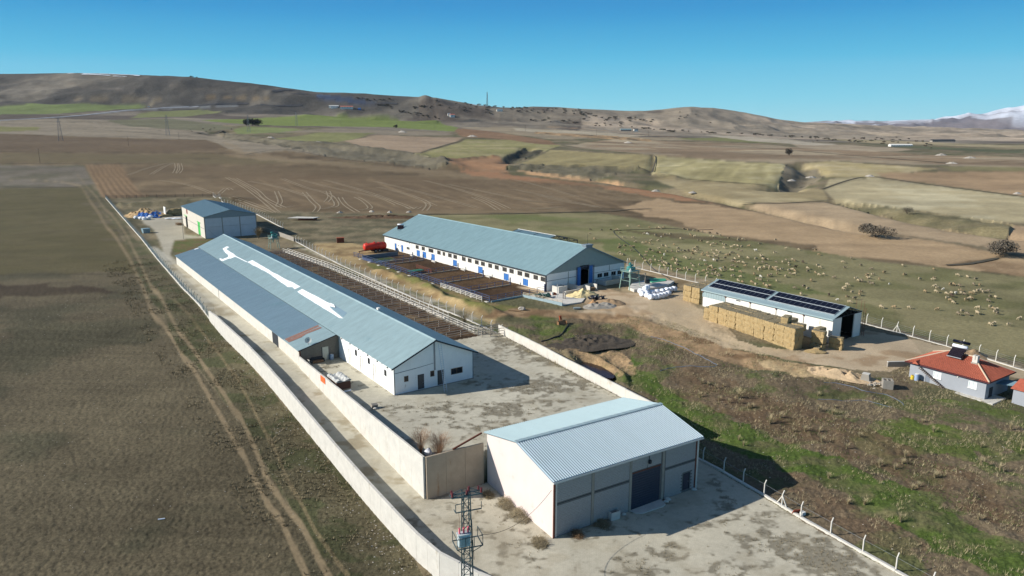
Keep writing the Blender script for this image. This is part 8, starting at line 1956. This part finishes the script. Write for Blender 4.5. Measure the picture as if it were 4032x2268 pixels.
# stone heaps on the fields
sh_ = [(1188, 344, 'white stone heap at the edge of the far brown field'), (1012, 333, 'white stone heap on the track below the green field'), (2188, 444, 'long white stone heap at the corner of the pale field'), (2560, 488, 'white stone heap near the right edge of the brown field'), (1650, 481, 'white stone heap on the bank left of the tan field'), (2368, 391, 'white stone heap on the grey plain, left one'), (2440, 398, 'white stone heap on the grey plain, right one'), (2395, 412, 'white stone heap on the grey plain, nearest one'), (1580, 360, 'white stone heap on the far ploughed strip'), (1742, 485, 'white stones at the foot of the reddish bank'), (1992, 455, 'white stones low in the gully'), (2040, 447, 'white stones on the right side of the gully'), (800, 360, 'pale stone heap on the far left bank'), (680, 348, 'small pale stone heap by the far gully mouth')]
for k, (x, y, lb) in enumerate(sh_):
    g = gp(x * 1.5652, y * 1.5652); d = g.length; heap('stone_heap', lb, 'stone heap', g, d * .0042, d * .0022, M_stone, 40 + k, 12, 6, .3, 1.6)
for k, (x, y) in enumerate(((300, 1075), (430, 1080), (570, 1078), (70, 1082))):
    heap('stone_heap', ['white stones on the field edge behind the cattle barn, ' + w for w in ('second from the left', 'third from the left', 'rightmost', 'leftmost')][k], 'stone heap', gp(1300 + x * .5435, 250 + y * .5435), 1.6, .8, M_stone, 60 + k, 10, 5, .3)
heap('dug_earth', 'dark strip of freshly dug earth behind the cattle barn', 'earth heap', gp(1300 + 390 * .5435, 250 + 1118 * .5435), 4.5, 1.0, mat('dark_dug_earth', rgb(96, 76, 58), .95, .25, 1), 71, 30, 8, .3, 5.0, noise=.9)
# ------------------------------------------------------------------ poles, pylons, mast
def pole(label, px, py, h, d=.22, arm=2.0):
    g = gp(px, py); t = thing('power_pole', label, 'power pole', g, .3); MB().tube([(0, 0, -.3), (0, 0, h)], [d, d * .6], 6).obj('shaft', mat('pole_brown', rgb(96, 84, 72), .8, .1, 4), t)
    MB().bar((-arm / 2, 0, h - .4), (arm / 2, 0, h - .4), .16).obj('crossarm', M_gpipe, t)
z6 = lambda x, y: (x * .5217, 250 + y * .5217)
pole('near wooden power pole with crossarm on the left field edge', *z6(303, 752), 13.5, .2, 3.0)
pole('slim power pole on the brown field left of centre', *z6(970, 620), 13, .2, 2)
pole('slim pole on the grey field beyond the brown field', *z6(1352, 578), 14, .2, 2)
for k, (x, y) in enumerate(((78, 450), (760, 472), (1415, 490), (1930, 525), (2305, 528))):
    pole('wooden pole in the far valley, %s from the left' % ordn(k + 1), 1300 + x * .5435, 250 + y * .5435, 15 if k else 14, .35, 2.5)
def pylon(label, px, py, h):
    g = gp(px, py); t = thing('lattice_pylon', label, 'pylon', g, .5); q = MB(); w = h * .09; m_ = mat('faded_steel', rgb(138, 138, 142), .6, .1, 2)
    for a in ((-1, -1), (1, -1), (1, 1), (-1, 1)): MB().bar((a[0] * w, a[1] * w, 0), (a[0] * .6, a[1] * .6, h), .28).obj('leg', m_, t)
    for k in range(9):
        z0, z1 = h * k / 9, h * (k + 1) / 9; w0, w1 = w + (.6 - w) * k / 9, w + (.6 - w) * (k + 1) / 9; q = MB(); q.bar((-w0, -w0, z0), (w1, -w1, z1), .16); q.bar((w0, -w0, z0), (-w1, -w1, z1), .16); q.bar((-w1, -w1, z1), (w1, -w1, z1), .16); q.obj('lattice_bracing', m_, t)
    for z in (.72, .84, .96): MB().bar((-h * .11, 0, h * z), (h * .11, 0, h * z), .3).obj('crossarm', m_, t)
pylon('steel pylon on the far left field', *z6(460, 585), 34); pylon('second steel pylon, before the dark tree clump', *z6(1268, 545), 36); pylon('faint steel pylon beside the dark tree clump', *z6(1878, 520), 34)
pylon('faint steel pylon on the far green field', *z6(2240, 470), 32)
g = gp(1300 + 1138 * .5435, 250 + 318 * .5435); t = thing('radio_mast', 'tall thin radio mast on the skyline left of centre', 'mast', g); hm_ = 58 * g.y / 2900
for a in ((-1, -1), (1, -1), (0, 1)): MB().bar((a[0] * 3.2, a[1] * 3.2, 0), (a[0] * .5, a[1] * .5, hm_), .9).obj('leg', M_rail, t)
q = MB()
for k in range(14): w0 = 3.2 - 2.7 * k / 14; z0, z1 = hm_ * k / 14, hm_ * (k + 1) / 14; q.bar((-w0, -w0, z0), (w0 * .9, -w0 * .9, z1), .5)
q.obj('lattice_bracing', M_rail, t)
# ------------------------------------------------------------------ far houses
def far_house(label, px, py, w, d, h, wallm, roofm, rz=.2, name='far_house'):
    g = gp(px, py); t = thing(name, label, 'house', g, rz)
    MB().box(-w / 2, w / 2, -d / 2, d / 2, -3, h).obj('wall', wallm, t); MB().prism([(-w / 2 - .6, h), (w / 2 + .6, h), (0, h + w * .22)] if w < d else [(-d / 2 - .6, h), (d / 2 + .6, h), (0, h + d * .22)], 'y' if w < d else 'x', *((-d / 2 - .4, d / 2 + .4) if w < d else (-w / 2 - .4, w / 2 + .4))).obj('roof', roofm, t)
    n = max(2, int(w / 5))
    for k in range(n): a = -w / 2 + w * (k + .5) / n; MB().box(a - .7, a + .7, -d / 2 - .06, -d / 2, h * .35, h * .75).obj('window', M_glass, t)
    return t
zz = lambda x, y: (1300 + x * .5435, 250 + y * .5435)
far_house('long white far farm building with red roof left of the skyline bump', *zz(120, 326), 44, 14, 6, M_white, M_tiled); far_house('small white far house beside the long farm building', *zz(30, 322), 22, 10, 4, M_white, M_steel)
far_house('white far house with red roof among dark trees in the valley', *zz(885, 388), 16, 12, 8, M_white, M_tiled); far_house('tiny white far house on the near side of the valley trees', *zz(862, 380), 10, 8, 8, M_white, M_steel); far_house('tiny white far hut on the ridge below the mast', *zz(1228, 346), 22, 8, 6, M_white, M_roofD)
far_house('blue roofed far barn on the plain right of centre', *zz(2140, 488), 32, 9, 4, M_concd, M_roofB, .05); far_house('small white far house beside the blue roofed far barn', *zz(2214, 492), 12, 9, 6, M_white, M_dark, .1)
far_house('low white far sheds at the foot of the snowy mountains', *z5(1680, 416), 46, 10, 2.5, M_white, M_white, .1); far_house('dark long far shed below the mountains', *z5(1985, 382), 60, 12, 3, M_concd, M_dark, .05); far_house('bluish far hut on the left slope by the road', *zz(212, 334), 10, 7, 4, M_blue, M_blue)
far_house('white far hut by the upper track on the left hill', *z6(2520, 330), 34, 8, 5, M_white, M_white)
# a car on the far road
g = gp(*z6(1124, 330)); t = thing('parked_car', 'white van on the distant road at the left', 'van', g, .1); t.scale = (1.25, 1.25, 1.25)
MB().prism([(-2.6, .5), (2.6, .5), (2.6, 1.3), (1.9, 1.5), (1.4, 2.3), (-2.6, 2.4)], 'y', -1, 1).obj('body', M_wrap, t); MB().prism([(1.45, 1.5), (1.85, 1.5), (1.4, 2.2), (-.2, 2.2), (-.2, 1.5)], 'y', -1.03, 1.03).obj('window', M_glass, t)
for x in (-1.6, 1.6):
    for y in (-.9, .9): MB().tube([(x, y - .15, .4), (x, y + .15, .4)], .4, 10).obj('wheel', M_rubber, t)
# ------------------------------------------------------------------ air: one even volume round everything
HZX = MB(); HZX.box(-16500, 16500, -900, 16500, -30, 1400)
hz = HZX.obj('haze', None, kind='stuff')
hm = bpy.data.materials.new('clear_winter_air'); hm.use_nodes = True; hn, hl_ = hm.node_tree.nodes, hm.node_tree.links; hn.clear()
ho = hn.new('ShaderNodeOutputMaterial'); hv = hn.new('ShaderNodeVolumePrincipled'); hv.inputs['Color'].default_value = (0.80, 0.88, 1.0, 1); hv.inputs['Density'].default_value = 0.000016; hv.inputs['Anisotropy'].default_value = 0.0
hl_.new(hv.outputs[0], ho.inputs['Volume']); hz.data.materials.append(hm)
print('objects', len(bpy.data.objects))
